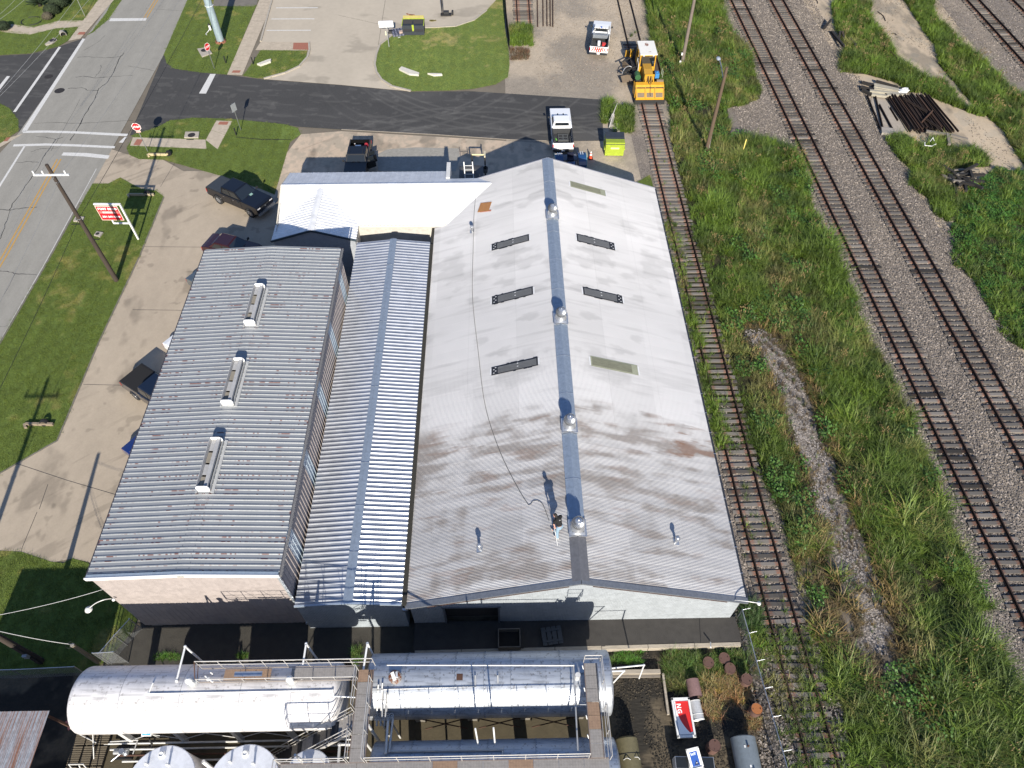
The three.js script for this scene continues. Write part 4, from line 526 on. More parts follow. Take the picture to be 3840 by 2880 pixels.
deck(wk3, -10.1, 4.4, -6.08, -5.2, 5.85, 13, true, i => i === 9 || i === 6 ? gratRust : grat); rail(wk3, V(-10.1, 5.85, -6.1), V(-7.2, 5.85, -6.1), 3); rail(wk3, V(-6.3, 5.85, -6.1), V(3.5, 5.85, -6.1), 7); rail(wk3, V(-10.15, 5.85, -6.1), V(-10.15, 5.85, -5.3), 1);
mesh('column', [-10, -8.4, -3, 1].map(x => bar(V(x, 0, -5.3), V(x, 5.8, -5.3), .06)), steelP, wk3); settle(wk3);
const wk4 = thing('walkway', 'railed platform along the top of the white tank with rusty grating squares', 'walkway');
{ const xa = G1(1300, 1060, 5.85).x, xb = -7.1, zb = -10.25, zf = -9.62; const p = [[G1(1452, 1060, 5.85).x, G1(1755, 1060, 5.85).x, gratRust], [-10.3, -7.2, grat]]; for (const [a, b, m] of p) { const n = 3; for (let i = 0; i < n; i++) mesh('grating_panel', box((b - a) / n - .02, .04, .5, a + (b - a) * (i + .5) / n, 5.85, (zb + zf) / 2), m, wk4); }
  mesh('edge_beam', [box(xb - xa, .1, .04, (xa + xb) / 2, 5.83, zf), box(xb - xa, .08, .04, (xa + xb) / 2, 5.83, zb)], tri(std(.32, .28, .25, .6, .2, { map: mottle }), 1), wk4);
  rail(wk4, V(xa, 5.85, zb), V(-6.35, 5.85, zb), 8, 1.1); rail(wk4, V(xa, 5.85, zf), V(xb, 5.85, zf), 7, .5, false); mesh('end_rail', [bar(V(xa, 6.95, zb), V(xa, 6.4, zf), .024), bar(V(xa, 6.4, zb), V(xa, 6.1, zf), .018)], rustSteel, wk4);
  for (let i = 0; i < 8; i++) { const x = xa + (xb - xa) * (i + .3) / 8; mesh('strut', bar(V(x, 6.9, zb), V(x + .35, 5.85, zb - .3), .016), railM, wk4); }
  mesh('roof_plate', box(G1(1700, 1050, 6.2).x - G1(1520, 1050, 6.2).x, .02, .22, G1(1610, 1050, 6.2).x, 6.22, G1(1610, 1050, 6.2).z, .15), galv, wk4); settle(wk4); }
{ const L = ['white upright vent with rounded hood at the left end of the tank-top platform', 'white upright vent with rounded hood in the middle of the tank-top platform']; [G1(1250, 1095, 5.75), Z4(850, 560, 5.75)].forEach((p, i) => { const o = thing('tank_vent', L[i], 'vent', V(p.x, 5.72, p.z + .1)); mesh('stem', cyl(.12, .14, .45, 0, .22, 0, 14), whiteP, o); mesh('hood', lathe([[.001, .7], [.1, .67], [.17, .55], [.17, .44], [.14, .42]], 16), whiteP, o); mesh('flange', cyl(.24, .24, .03, 0, .03, 0, 18), steelP, o); }); const o = thing('valve_cluster', 'small white valves beside the left hooded vent on the white tank', 'valves'), p = G1(1355, 1085, 5.8); mesh('valve', [ball(.1, p.x, p.y + .1, p.z), bar(V(p.x - .2, p.y + .05, p.z - .15), V(p.x + .25, p.y + .1, p.z + .15), .045), bar(V(p.x + .1, p.y, p.z - .25), V(p.x + .1, p.y + .35, p.z - .25), .04)], whiteP, o); settle(o); }
// stair from the left walkway down to the left
const st = thing('steel_stair', 'grey steel stair with handrails descending left from the left walkway', 'stair');
{ const a = V(-7.1, 5.8, -7.75), b = V(-12.2, .2, -7.0), n = 22, w = .42; for (let i = 1; i <= n; i++) { const p = a.clone().lerp(b, i / (n + 1)), g = box(.28, .03, w * 2, p.x, p.y, p.z); mesh('tread', g, i < 4 || (i > 10 && i < 14) ? grat : gratDark, st); }
  for (const s of [-1, 1]) { const d = V(0, 0, s * w); mesh('stringer', beam(a.clone().add(d), b.clone().add(d), .04, .2), railM, st); mesh('handrail', bar(a.clone().add(d).add(V(0, 1, 0)), b.clone().add(d).add(V(0, 1, 0)), .022), railM, st); mesh('mid_rail', bar(a.clone().add(d).add(V(0, .5, 0)), b.clone().add(d).add(V(0, .5, 0)), .016), railM, st); for (let i = 0; i < 5; i++) { const p = a.clone().lerp(b, i / 4).add(d); mesh('post', bar(p, V(p.x, p.y + 1, p.z), .018), railM, st); } }
  mesh('tall_post', bar(V(-9.6, 0, -6.55), V(-9.6, 5.6, -6.5), .06), steelP, st); settle(st); }
// round upright tanks
function vTank(x, z, r, h, label) { const o = thing('round_tank', label, 'tank', V(x, 0, z)); mesh('shell', new THREE.CylinderGeometry(r, r, h, 48, 1, true).translate(0, h / 2, 0), tankWhite, o); mesh('roof', lathe([[.001, h + .1], [r * .6, h + .06], [r - .02, h + .01], [r + .02, h - .03]], 48), tri(std(.66, .68, .72, .5, 0, { map: mottle }), .3), o); mesh('weld_seam', [box(r * .95, .006, .02, r * .45, h + .064, -.1, 0, .5)], steelP, o); return o; }
const upr = (o, x, z, h, hh, r = .05) => mesh('vent_pipe', [cyl(r, r, hh, x, h + hh / 2, z, 10), ball(r * 1.4, x, h + hh, z, 10)], whiteP, o), hat = (o, x, z, h) => mesh('manhole', [cyl(.15, .16, .14, x, h + .1, z, 18), new THREE.TorusGeometry(.1, .02, 6, 18).rotateX(PI / 2).translate(x, h + .19, z)], whiteP, o);
{ const a = vTank(-16.03, -5.74, 1.55, 4, 'white round tank with pipes on its lid, leftmost of three at the bottom edge'); hat(a, -.2, -1.15, 4); upr(a, -.75, -.75, 4, .3); upr(a, .25, -.7, 4, .35);
  const b = vTank(-12.24, -5.67, 1.6, 4, 'white round tank with pipes on its lid, middle one of three at the bottom edge'); hat(b, -.1, -1.2, 4); upr(b, -.7, -.85, 4, .3); upr(b, .4, -.75, 4, .35);
  const c = vTank(-9.3, -6.0, 1.02, 4, 'smallest white round tank, with a fat hooded vent, right of the other two'); mesh('vent_hood', [cyl(.16, .18, .3, 0, 4.2, -.3, 16), lathe([[.001, .3], [.16, .26], [.24, .12], [.22, .02]], 18).translate(0, 4.3, -.3)], whiteP, c); }
pipeRun('slanted white capped pipe between the two larger round tanks', [V(-14.5, 3.4, -6.7), V(-13.4, .4, -5.8)], .09, whiteP);
{ const o = thing('sign', 'small blue and white sign panel below the white tank', 'sign'), p = Z3(1160, 1225, 1.6); mesh('panel', box(.5, .03, .3, p.x, p.y, p.z, .5), tri(std(.75, .75, .75, .5), 1), o); mesh('face', box(.42, .012, .22, p.x, p.y + .02, p.z + .004, .5), std(.05, .3, .6, .5), o); mesh('post', bar(V(p.x, 0, p.z - .1), V(p.x, 1.5, p.z - .05), .025), steelP, o); settle(o); }
// rusty shed roof, slat platforms, clutter at the lower left
{ const o = thing('rusty_shed', 'shed with rust-streaked corrugated sheet roof at the bottom left corner', 'shed'); const y = 4.7, a = V(-28.4, y, G1(0, 1294, y).z), b = G1(300, 1298, y), zf = 3, map = dtex(512, 512, (u, v, o) => { const s = fbm(v * 70, u * 3, 4), t = sst(.42, .60, .45 * s + .55 * fbm(v * 7 + 7, u * 5, 4)) * .9, k = .75 + .4 * vn(u * 160, v * 20); o[0] = (.30 + (.22 - .30) * t) * k; o[1] = (.32 + (.085 - .32) * t) * k; o[2] = (.35 + (.035 - .35) * t) * k; });
  const N = 7, w = (b.x + .1 - a.x) / N; for (let i = 0; i < N; i++) mesh('roof_sheet', sheet(V(a.x + i * w, y + (i % 2) * .012, a.z), V(0, -.12, zf - a.z), V(w + .03, 0, 0), profSine(w, .076, .018, 4)), std(1, 1, 1, .7, .2, { map }), o);
  mesh('post', [[a.x + .2, a.z + .1], [b.x - .2, a.z + .1], [b.x - .3, -5]].map(([x, z]) => box(.1, 4.6, .1, x, 2.3, z)), rustSteel, o); settle(o); }
{ let n = 0; for (let j = 0; j < 3; j++) for (let i = 0; i < 3; i++) { const o = thing('pallet', ['back', 'middle', 'front'][j] + ' row of worn slatted wooden decking beside the rusty shed, ' + ['next to the shed', 'second from the shed', 'farthest from the shed'][i], 'pallet', V(-22.3 + i * .62, .25 + rr(0, .05), -8.55 + j * .95)); for (let k = 0; k < 9; k++) mesh('slat', box(.55, .03, .065, 0, .12, -.4 + k * .1), tri(std(.17, .145, .105, .95, 0, { map: grainMap }), .4), o); for (const x of [-.24, .24]) mesh('bearer', box(.05, .1, .85, x, .05, 0), tarWood, o); n++; } }
{ const o = thing('pipe_rack', 'tangle of bent pale pipe frames in front of the slatted decking', 'frame'); const L = [[[-22.2, 1.8, -8.6], [-21.1, 1.8, -8.65], [-21.3, .3, -7.4]], [[-22.6, .5, -8.7], [-21.4, .4, -8.2]], [[-21.9, .3, -6.7], [-21.8, 1.6, -7.0], [-21.1, 1.6, -7.0], [-20.9, .2, -6.5]], [[-21.3, .3, -6.4], [-21.4, 1.4, -7]], [[-20.6, .6, -8.2], [-19.2, .6, -8.25], [-19.25, .6, -7.6]]]; for (const a of L) mesh('pipe_run', path(a.map(p => V(...p)), .03), steelP, o); settle(o); }
{ const o = thing('pump', 'small silver pump with black base between the decking and the first round tank', 'pump', V(-19.9, 0, -7.75)); mesh('base', box(.9, .2, .6, 0, .1, 0), black, o); mesh('body', [cyl(.14, .14, .4, 0, .38, 0, 14).rotateZ(0), ball(.17, .18, .4, .05)], galv, o); mesh('motor', new THREE.CylinderGeometry(.13, .13, .4, 14).rotateZ(PI / 2).translate(-.25, .36, 0), steelG, o); mesh('outlet', bar(V(0, .4, 0), V(-.5, .3, .4), .05), galv, o); }
{ const o = thing('hose_coil', 'coil of black hose around a round lid left of the first round tank', 'hose', V(-18.75, .05, -6.75)); for (let i = 0; i < 4; i++) mesh('loop', new THREE.TorusGeometry(.5 + .05 * (i % 2), .04, 8, 32).rotateX(PI / 2).translate(.03 * (i % 2), .05 + .06 * i, .02 * i), i === 1 ? steelP : rubber, o); mesh('lid', cyl(.4, .4, .12, 0, .06, 0, 24), concreteD, o); mesh('tail', tube([V(-.5, .1, 0), V(-.3, .1, -.7), V(.2, .2, -1.2), V(.25, .8, -1.5)], .04, 24), rubber, o); }
{ const o = thing('pink_scoop', 'small pink plastic scrap by the left end of the white tank', 'scrap'); const p = G1(458, 1395, .9); mesh('sheet', [box(.3, .02, .16, p.x, p.y, p.z, .3, .6), box(.22, .02, .12, p.x - .2, p.y + .1, p.z - .2, .1, -.9)], std(.6, .2, .17, .6), o); settle(o); }
// containment timbers and soil heaps on the right
{ const o = thing('timber_edging', 'long weathered timbers edging the dirt right of the silver tank', 'timber'); mesh('beam', beam(V(5.6, .22, -11.3), V(8.35, .22, -11.28), .22, .24), timber, o); mesh('beam', beam(V(8.5, .15, -11.2), V(8.48, .15, -9.1), .12, .2), timber, o); mesh('beam', beam(V(5.6, .1, -11.12), V(8.35, .1, -11.1), .14, .14), wood, o); settle(o); }
// right yard
function canvasTex(w, h, fn) { const c = document.createElement('canvas'); c.width = w; c.height = h; const x = c.getContext('2d'); fn(x, w, h); const t = new THREE.CanvasTexture(c); t.colorSpace = THREE.SRGBColorSpace; t.anisotropy = 8; return t; }
const face = (w, h, tex, rough = .5) => { const g = new THREE.PlaneGeometry(w, h); return [g, std(1, 1, 1, rough, 0, { map: tex })]; };
{ const o = thing('sign_box', 'discarded red and white sign box lying on its back, white frame', 'sign', V(9.2, .28, -8.9), .02); const t = canvasTex(256, 512, (x, w, h) => { x.fillStyle = '#f4f2ee'; x.fillRect(0, 0, w, h); x.fillStyle = '#cf2a26'; x.beginPath(); x.moveTo(18, 0); x.lineTo(w, 0); x.lineTo(w, h - 40); x.lineTo(200, h - 20); x.quadraticCurveTo(40, 330, 18, 130); x.fill(); x.fillStyle = '#fff'; x.font = 'bold 112px sans-serif'; x.save(); x.translate(34, 28); x.rotate(PI / 2); x.fillText('NG', 0, 0); x.restore(); });
  const [g, m] = face(.74, 1.62, t); mesh('face', g.rotateX(-PI / 2).translate(.04, .075, 0), m, o); mesh('frame', [box(.1, .16, 1.94, -.43, .08, 0), box(.1, .16, 1.94, .46, .08, 0), box(.99, .16, .12, .015, .08, -.92), box(.99, .16, .12, .015, .08, .92)], whiteP, o); mesh('backing', box(.95, .05, 1.9, .015, .03, 0), std(.25, .3, .4, .6), o); mesh('prop', box(.7, .28, .2, 0, -.14, -.6), tarWood, o); }
{ const o = thing('drum', 'white ribbed metal drum lying on its side next to the red sign box', 'drum', V(10.0, .3, -9.25), .08); mesh('shell', new THREE.CylinderGeometry(.29, .29, .95, 28).rotateX(PI / 2), tri(std(.62, .62, .61, .4, .2, { map: mottle }), 1), o); mesh('rim', [-.47, .47, .2].map(z => new THREE.TorusGeometry(.292, .014, 6, 28).translate(0, 0, z)), whiteP, o); mesh('end', cyl(.26, .26, .01, 0, 0, 0, 24).rotateX(PI / 2).translate(0, 0, .478), std(.75, .75, .73, .5), o); }
const rd = tri(std(.13, .07, .055, .85, .1, { map: mottle }), 1.4), rdO = tri(std(.38, .14, .045, .85, .1, { map: mottle }), 1.2);
{ const d0 = thing('drum', 'brown rusty drum standing by the fence among dry grass, farther from camera', 'drum', V(12.85, 0, -10.65), 0, 'rusty drums'); mesh('shell', cyl(.29, .29, .86, 0, .43, 0, 24, true), rd, d0); mesh('hoop', [.02, .3, .58, .85].map(y => new THREE.TorusGeometry(.293, .012, 6, 24).rotateX(PI / 2).translate(0, y, 0)), rd, d0); mesh('lid', cyl(.28, .28, .02, 0, .84, 0, 24), rd, d0); mesh('bung', cyl(.035, .035, .03, .14, .86, .12, 10), rustSteel, d0); mesh('bung', cyl(.02, .02, .03, -.16, .86, -.12, 8), rustSteel, d0);
  const d1 = copy(d0, V(13.05, 0, -9.15), .7, 'drum with bright orange rusted lid beside the fence'); d1.children.find(c => c.name === 'lid').material = rdO; copy(d0, V(10.5, 0, -7.45), 2, 'brown drum standing right behind the blue and white pump cabinet');
  copy(d0, Z7(1250, 345, .5).setY(-.3), .3, 'rusty drum half hidden in weeds before the dock, leftmost of three'); copy(d0, Z7(1450, 290, .5).setY(-.34), .9, 'rusty drum half hidden in weeds, the one nearest the dock edge'); copy(d0, Z7(1520, 420, .5).setY(-.3), 1.9, 'rusty drum half hidden in weeds, the one nearest the fence corner'); }
{ const o = thing('culvert_pipe', 'short wide reddish pipe lying behind the white drum', 'pipe', V(10.02, .36, -10.35), .06); mesh('shell', lathe([[.33, -.45], [.36, -.45], [.36, .45], [.33, .45], [.33, -.45]], 28).rotateX(PI / 2), tri(std(.25, .15, .14, .8, .05, { map: mottle }), 1), o); }
{ const o = thing('grey_tank', 'grey steel cylinder tank lying near the fence at the bottom edge', 'tank', V(12.05, .66, -6.1)); const gm = tri(std(.2, .235, .26, .6, .2, { map: mottle }), .5); mesh('shell', new THREE.CylinderGeometry(.63, .63, 3.4, 40, 1, true).rotateX(PI / 2), gm, o); mesh('head', lathe([[.001, .12], [.4, .09], [.6, .03], [.63, 0]], 32).rotateX(-PI / 2).translate(0, 0, -1.7), gm, o); mesh('fitting', [cyl(.05, .05, .16, 0, .68, -1.2, 10), cyl(.04, .04, .14, .1, .67, -.1, 10), bar(V(-.02, .64, -.2), V(.35, .58, .1), .025)], rustSteel, o); mesh('label', [box(.08, .005, .12, -.15, .625, -1.2, 0, 0, .24), box(.08, .005, .12, -.05, .632, -.3)], whiteP, o); mesh('foot', [box(.9, .14, .2, 0, -.6, -1), box(.9, .14, .2, 0, -.6, 1)], concreteD, o); }
{ const o = thing('olive_tank', 'olive drab cylinder tank with black streak lying right of the near silver tank', 'tank', V(6.12, .58, -6.4), .06); const om = tri(std(.16, .14, .075, .65, .1, { map: mottle }), .6); mesh('shell', new THREE.CylinderGeometry(.57, .57, 2.9, 40, 1, true).rotateX(PI / 2), om, o); mesh('head', lathe([[.001, .14], [.36, .11], [.54, .04], [.57, 0]], 32).rotateX(-PI / 2).translate(0, 0, -1.45), om, o); mesh('strap', [new THREE.TorusGeometry(.575, .014, 6, 40).translate(0, 0, -.72)], black, o); mesh('handle', [tube([V(-.36, .45, -.45), V(-.2, .62, -.5), V(-.02, .58, -.42)], .018, 14), tube([V(.2, .55, -.52), V(.36, .58, -.5), V(.48, .36, -.42)], .018, 14)], steelP, o); mesh('stain', new THREE.CylinderGeometry(.574, .574, .95, 10, 1, true, PI * .42, .22).rotateX(PI / 2).translate(0, 0, -.55), black, o); mesh('foot', [box(.8, .1, .2, 0, -.53, -.9), box(.8, .1, .2, 0, -.53, .9)], tarWood, o); }
{ const o = thing('pump_cabinet', 'white fuel pump cabinet with two black screens lying face up at the bottom edge', 'fuel pump', V(9.35, 0, -6.75), -.04); mesh('body', box(1.95, .8, .62, 0, .4, .1), whiteP, o); mesh('screen', box(.62, .03, .5, -.64, .815, .08), std(.02, .022, .022, .25), o); mesh('screen', box(.62, .03, .5, .64, .815, .08), std(.02, .022, .022, .25), o); mesh('screen_frame', [box(.68, .02, .56, -.64, .808, .08), box(.68, .02, .56, .64, .808, .08)], steelG, o); mesh('stripe', [-.8, -.5, .35, .6, .85].map(x => box(.1, .4, .012, x, .4, .416, 0, 0, .4)), std(.25, .05, .12, .5), o); }
{ const o = thing('sign_box', 'tilted blue sign box with white frame reading Self, resting on the pump cabinet', 'sign', V(9.32, .98, -6.85), .2); o.rotation.x = .28; const t = canvasTex(256, 384, (x, w, h) => { x.fillStyle = '#e9e9e4'; x.fillRect(0, 0, w, h); x.fillStyle = '#1e4f9e'; x.fillRect(30, 40, w - 60, h - 70); x.fillStyle = '#eef2f6'; x.font = 'bold 76px sans-serif'; x.fillText('Self', 48, 120); x.fillStyle = '#0e2346'; x.beginPath(); x.moveTo(90, 330); x.lineTo(150, 230); x.lineTo(210, 330); x.fill(); x.fillStyle = '#f3f3f3'; x.fillRect(140, 282, 26, 16); });
  const [g, m] = face(.52, .82, t); mesh('face', g.rotateX(-PI / 2).translate(0, .066, 0), m, o); mesh('frame', [box(.08, .12, .98, -.29, .06, 0), box(.08, .12, .98, .29, .06, 0), box(.66, .12, .08, 0, .06, -.45), box(.66, .12, .08, 0, .06, .45)], whiteP, o); mesh('backing', box(.62, .04, .94, 0, .02, 0), steelG, o); }
// chain-link fence with barbed arms
const linkTex = (() => { const c = document.createElement('canvas'); c.width = c.height = 256; const x = c.getContext('2d'); x.fillStyle = '#000'; x.fillRect(0, 0, 256, 256); x.strokeStyle = '#fff'; x.lineWidth = 4; for (let i = -8; i <= 16; i++) { x.beginPath(); x.moveTo(i * 32, 0); x.lineTo(i * 32 + 256, 256); x.moveTo(i * 32, 0); x.lineTo(i * 32 - 256, 256); x.stroke(); } const t = new THREE.CanvasTexture(c); t.wrapS = t.wrapT = THREE.RepeatWrapping; return t; })();
const linkM = tri(std(.4, .42, .43, .5, .6, { alphaMap: linkTex, transparent: true, alphaTest: 0 }), 2.2);
function chainFence(label, a, h, arms) { const o = thing('chain_link_fence', label, 'fence'); for (let i = 0; i < a.length; i++) { mesh('post', bar(a[i], V(a[i].x, h + .05, a[i].z), .03, 8), galv, o); if (arms) mesh('arm', bar(V(a[i].x, h, a[i].z), V(a[i].x + .42, h + .12, a[i].z - .05), .018), galv, o); if (i + 1 < a.length) { const b = a[i + 1]; mesh('top_rail', bar(V(a[i].x, h, a[i].z), V(b.x, h, b.z), .025), galv, o); mesh('mesh_panel', quad3(V(a[i].x, .05, a[i].z), V(b.x, .05, b.z), V(b.x, h, b.z), V(a[i].x, h, a[i].z)), linkM, o); } } return settle(o); }
chainFence('chain-link fence with side arms running down beside the old spur track', [V(13.2, 0, -14.2), V(13.28, 0, -12.9), V(13.36, 0, -11.4), V(13.46, 0, -10.0), V(13.56, 0, -8.6), V(13.68, 0, -7.0), V(13.8, 0, -5)], 1.5, true);
chainFence('chain-link gate and posts between the pink hall corner and the white tank', [V(-21.0, 0, -14.2), V(-21.55, 0, -13.3), V(-22.1, 0, -12.3)], 1.7, false); chainFence('short chain-link panel with twin top pipes near the white tank', [V(-21.2, 0, -12.35), V(-22.3, 0, -12.3)], 1.9, false);
chainFence('dark shaded chain-link fence along the lawn edge at far lower left', [V(-34, 0, -11.6), V(-30, 0, -11.6), V(-26.5, 0, -11.6), V(-23.2, 0, -11.7)], 1.6, false);
// pallets and crate in the shade of the dock
{ const o = thing('crate', 'empty dark wooden crate standing on the shaded dock', 'crate', V(-.0, .42, -13.2)); const p = G2(1088, 815, 1.0); o.position.set(p.x, .42, p.z); for (const s of [-1, 1]) { mesh('side', box(1.2, .6, .04, 0, .3, s * .5), wood, o); mesh('side', box(.04, .6, .96, s * .6, .3, 0), wood, o); } mesh('floor', box(1.2, .04, 1, 0, .04, 0), tarWood, o); }
{ const o = thing('plastic_pallet', 'dark grey moulded pallet leaning in the shade beside the crate', 'pallet'); const p = G2(1365, 800, .6); o.position.set(p.x, .45, p.z); o.rotation.y = .12; const gm = std(.06, .065, .07, .7); for (const x of [-.45, -.15, .15, .45]) mesh('slat', box(.24, .05, 1.0, x, .14, 0), gm, o); mesh('bar', [box(1.15, .05, .12, 0, .17, -.3), box(1.15, .05, .12, 0, .17, .3)], gm, o); mesh('foot', [-.45, 0, .45].flatMap(x => [-.4, 0, .4].map(z => box(.12, .12, .12, x, .06, z))), gm, o); }
// ---------------------------------------------------------------- vehicles
const carPaint = (r, g, b, rough = .35, metal = .1) => { const m = new THREE.MeshPhysicalMaterial({ roughness: rough, metalness: metal, clearcoat: Math.max(r, g, b) < .02 ? .35 : .9, clearcoatRoughness: .08, side: THREE.DoubleSide }); m.color.setRGB(r, g, b); return m; };
const glass = (() => { const m = new THREE.MeshPhysicalMaterial({ roughness: .06, metalness: 0, clearcoat: 1, side: THREE.DoubleSide }); m.color.setRGB(.012, .015, .017); return m; })();
const chrome = std(.6, .6, .62, .2, .9), lampRed = std(.35, .02, .02, .3), lampClear = std(.7, .7, .72, .15, .2), rimM = tri(std(.42, .43, .45, .35, .7, { map: mottle }), 2), trimB = std(.02, .021, .023, .6), plateM = std(.7, .7, .7, .5);
const tyreG = lathe([[.6, -.5], [.86, -.5], [.97, -.4], [1, -.2], [1, .2], [.97, .4], [.86, .5], [.6, .5], [.6, -.5]], 28).rotateZ(PI / 2);
function wheel(o, x, y, z, r, w, rim = rimM) {
  const g = new THREE.Group(); g.name = 'wheel'; g.position.set(x, y, z); o.add(g); mesh('tyre', tyreG.clone().scale(w, r, r), rubber, g);
  const s = Math.sign(x); const rg2 = [cyl(r * .6, r * .6, .02, 0, 0, 0, 20).rotateZ(PI / 2).translate(s * w * .3, 0, 0)]; for (let i = 0; i < 6; i++) rg2.push(box(.03, r * .5, .06, 0, r * .3, 0).rotateX(i * PI / 3).translate(s * w * .4, 0, 0)); mesh('rim', rg2, rim, g);
}
// panel lying on the four-cornered face q (a, b, c, d), from (u0, v0) to (u1, v1), lifted by h
function panel(q, u0, u1, v0, v1, h) {
  const at = (u, v) => q[0].clone().lerp(q[1], u).lerp(q[3].clone().lerp(q[2], u), v), n = q[1].clone().sub(q[0]).cross(q[3].clone().sub(q[0])).normalize().multiplyScalar(h);
  return quad3(at(u0, v0).add(n), at(u1, v0).add(n), at(u1, v1).add(n), at(u0, v1).add(n));
}
// forward is +z. P: L length, W width, H height, r wheel radius, wb wheelbase, cab [rear z, front z, roof rear z, roof front z], bed 'open'|'cover'|none
function vehicle(name, label, category, pos, turn, P) {
  const o = thing(name, label, category, pos, turn), { L, W, H, r, wb, c } = P, hw = W / 2, zf = L / 2, zr = -L / 2, y0 = P.y0 ?? r * 1.0, belt = P.belt, hood = P.hood ?? belt - .1, pm = P.paint, w0 = wb / 2 + (P.shift || 0), w1 = -wb / 2 + (P.shift || 0), ar = r * 1.18;
  const arch = (s, zc, d) => { const a = []; for (let i = 0; i <= 10; i++) { const t = PI * i / 10; a.push([zc + d * ar * Math.cos(t), Math.max(y0, r * .95 + ar * Math.sin(t))]); } return a; };
  const ext = (pf, w, bev) => prism(pf, w - 2 * bev, bev).translate(0, 0, -(w - 2 * bev) / 2).rotateY(-PI / 2);
  const bedEnd = P.bed ? c[0] : zr, low = [[zf - .02, y0 + .05], [zf, hood - .3], [zf - .06, hood - .08], [zf - .25, hood], [c[1] + .1, belt], [c[0], belt]];
  if (P.bed) low.push([c[0], y0]); else low.push([zr + .35, belt - .02], [zr + .06, belt - .08], [zr, belt - .3], [zr + .03, y0 + .05]);
  const bot = P.bed ? [[c[0], y0], ...arch(0, w0, -1)] : [...arch(0, w1, -1), ...arch(0, w0, -1)];
  mesh('body', ext([...low, ...bot], W, .05), pm, o, undefined);
  mesh('underbody', box(W * .8, .3, L * .86, 0, y0 - .02, 0), trimB, o);
  // greenhouse
  const yb = belt - .02, i0 = hw - .07, i1 = hw - (P.tumble ?? .22), v = (x, y, z) => V(x, y, z), b = [v(-i0, yb, c[0] + .02), v(i0, yb, c[0] + .02), v(i0, yb, c[1]), v(-i0, yb, c[1])], t = [v(-i1, H - .05, c[2]), v(i1, H - .05, c[2]), v(i1, H - .05, c[3]), v(-i1, H - .05, c[3])], tc = t.map(p => v(p.x * .9, H, c[2] + (p.z - c[2]) * .94 + .03));
  const F = { back: [b[1], b[0], t[0], t[1]], front: [b[3], b[2], t[2], t[3]], left: [b[2], b[1], t[1], t[2]], right: [b[0], b[3], t[3], t[0]] };
  mesh('cab', Object.values(F).map(q => quad3(...q)), pm, o);
  mesh('roof', [quad3(...tc), ...[0, 1, 2, 3].map(i => quad3(t[i], t[(i + 1) % 4], tc[(i + 1) % 4], tc[i]))], P.roof || pm, o);
  mesh('windscreen', panel(F.front, .05, .95, .1, .93, .012), glass, o); mesh('rear_window', panel(F.back, .1, .9, P.bed ? .45 : .12, .93, .012), glass, o);
  for (const k of ['left', 'right']) { const sg = k === 'left' ? 1 : -1, q = F[k]; for (const [u0, u1] of P.doors === 2 ? [[.12, .88]] : [[.1, .48], [.53, .92]]) mesh('window', panel(q, u0, u1, .18, .86, .012), glass, o); 
    const n = P.doors === 2 ? 1 : 2, z0 = c[1] - .15, z1 = c[0] + .12; for (let i = 0; i < n; i++) { const a = z0 + (z1 - z0) * i / n, d = z0 + (z1 - z0) * (i + 1) / n; if (P.openDoor && sg === P.openDoor && i < 2) { const g = new THREE.Group(); g.name = 'door'; o.add(g); g.position.set(sg * hw, 0, a); g.rotation.y = sg * -1.05; mesh('panel', box(.07, belt - y0 - .1, Math.abs(d - a) - .03, 0, (belt + y0) / 2, -Math.abs(d - a) / 2), pm, g); mesh('window', box(.03, .4, Math.abs(d - a) - .25, -sg * .02, belt + .2, -Math.abs(d - a) / 2), glass, g); } else { const dm = mesh('door', box(.02, belt - y0 - .16, Math.abs(d - a) - .03, sg * (hw + .004), (belt + y0) / 2, (a + d) / 2), pm, o); mesh('handle', box(.03, .035, .16, sg * (hw + .02), belt - .14, (a + d) / 2 - .3), P.handle || chrome, dm); } }
    mesh('mirror', [box(.2, .17, .1, sg * (hw + .17), belt + .1, c[1] - .18), box(.1, .04, .05, sg * (hw + .04), belt + .03, c[1] - .18)], P.mirror || trimB, o);
    mesh('headlight', box(.34, .15, .1, sg * (hw - .25), hood - .2, zf - .02), lampClear, o); mesh('tail_light', box(.1, .34, .07, sg * (hw - .05), (P.bed ? P.rail : belt) - .28, zr + .01), lampRed, o);
    for (const wz of [w0, w1]) wheel(o, sg * (hw - P.ww / 2 + .02), r, wz, r, P.ww, P.rim); for (const wz of [w0, w1]) mesh('wheel_arch', new THREE.TorusGeometry(ar, .04, 5, 16, PI).rotateY(PI / 2).translate(sg * (hw - .01), r * .95, wz), P.flare || pm, o);
  }
  mesh('grille', box(W * .56, .26, .05, 0, hood - .27, zf + .01), P.grille || trimB, o); mesh('badge', box(.16, .1, .02, 0, hood - .25, zf + .045), chrome, o);
  mesh('front_bumper', box(W * .98, .24, .2, 0, y0 + .1, zf + .04), P.bumper || chrome, o); mesh('rear_bumper', box(W * .96, .2, .18, 0, y0 + .1, zr - .06), P.bumper || chrome, o); mesh('number_plate', box(.32, .16, .01, 0, y0 + .14, zr - .155), plateM, o);
  for (const s of [-1, 1]) mesh('wiper', beam(V(s * .5, belt + .03, c[1] - .0), V(s * .1, belt + .12, c[1] - .08), .02, .02), black, o);
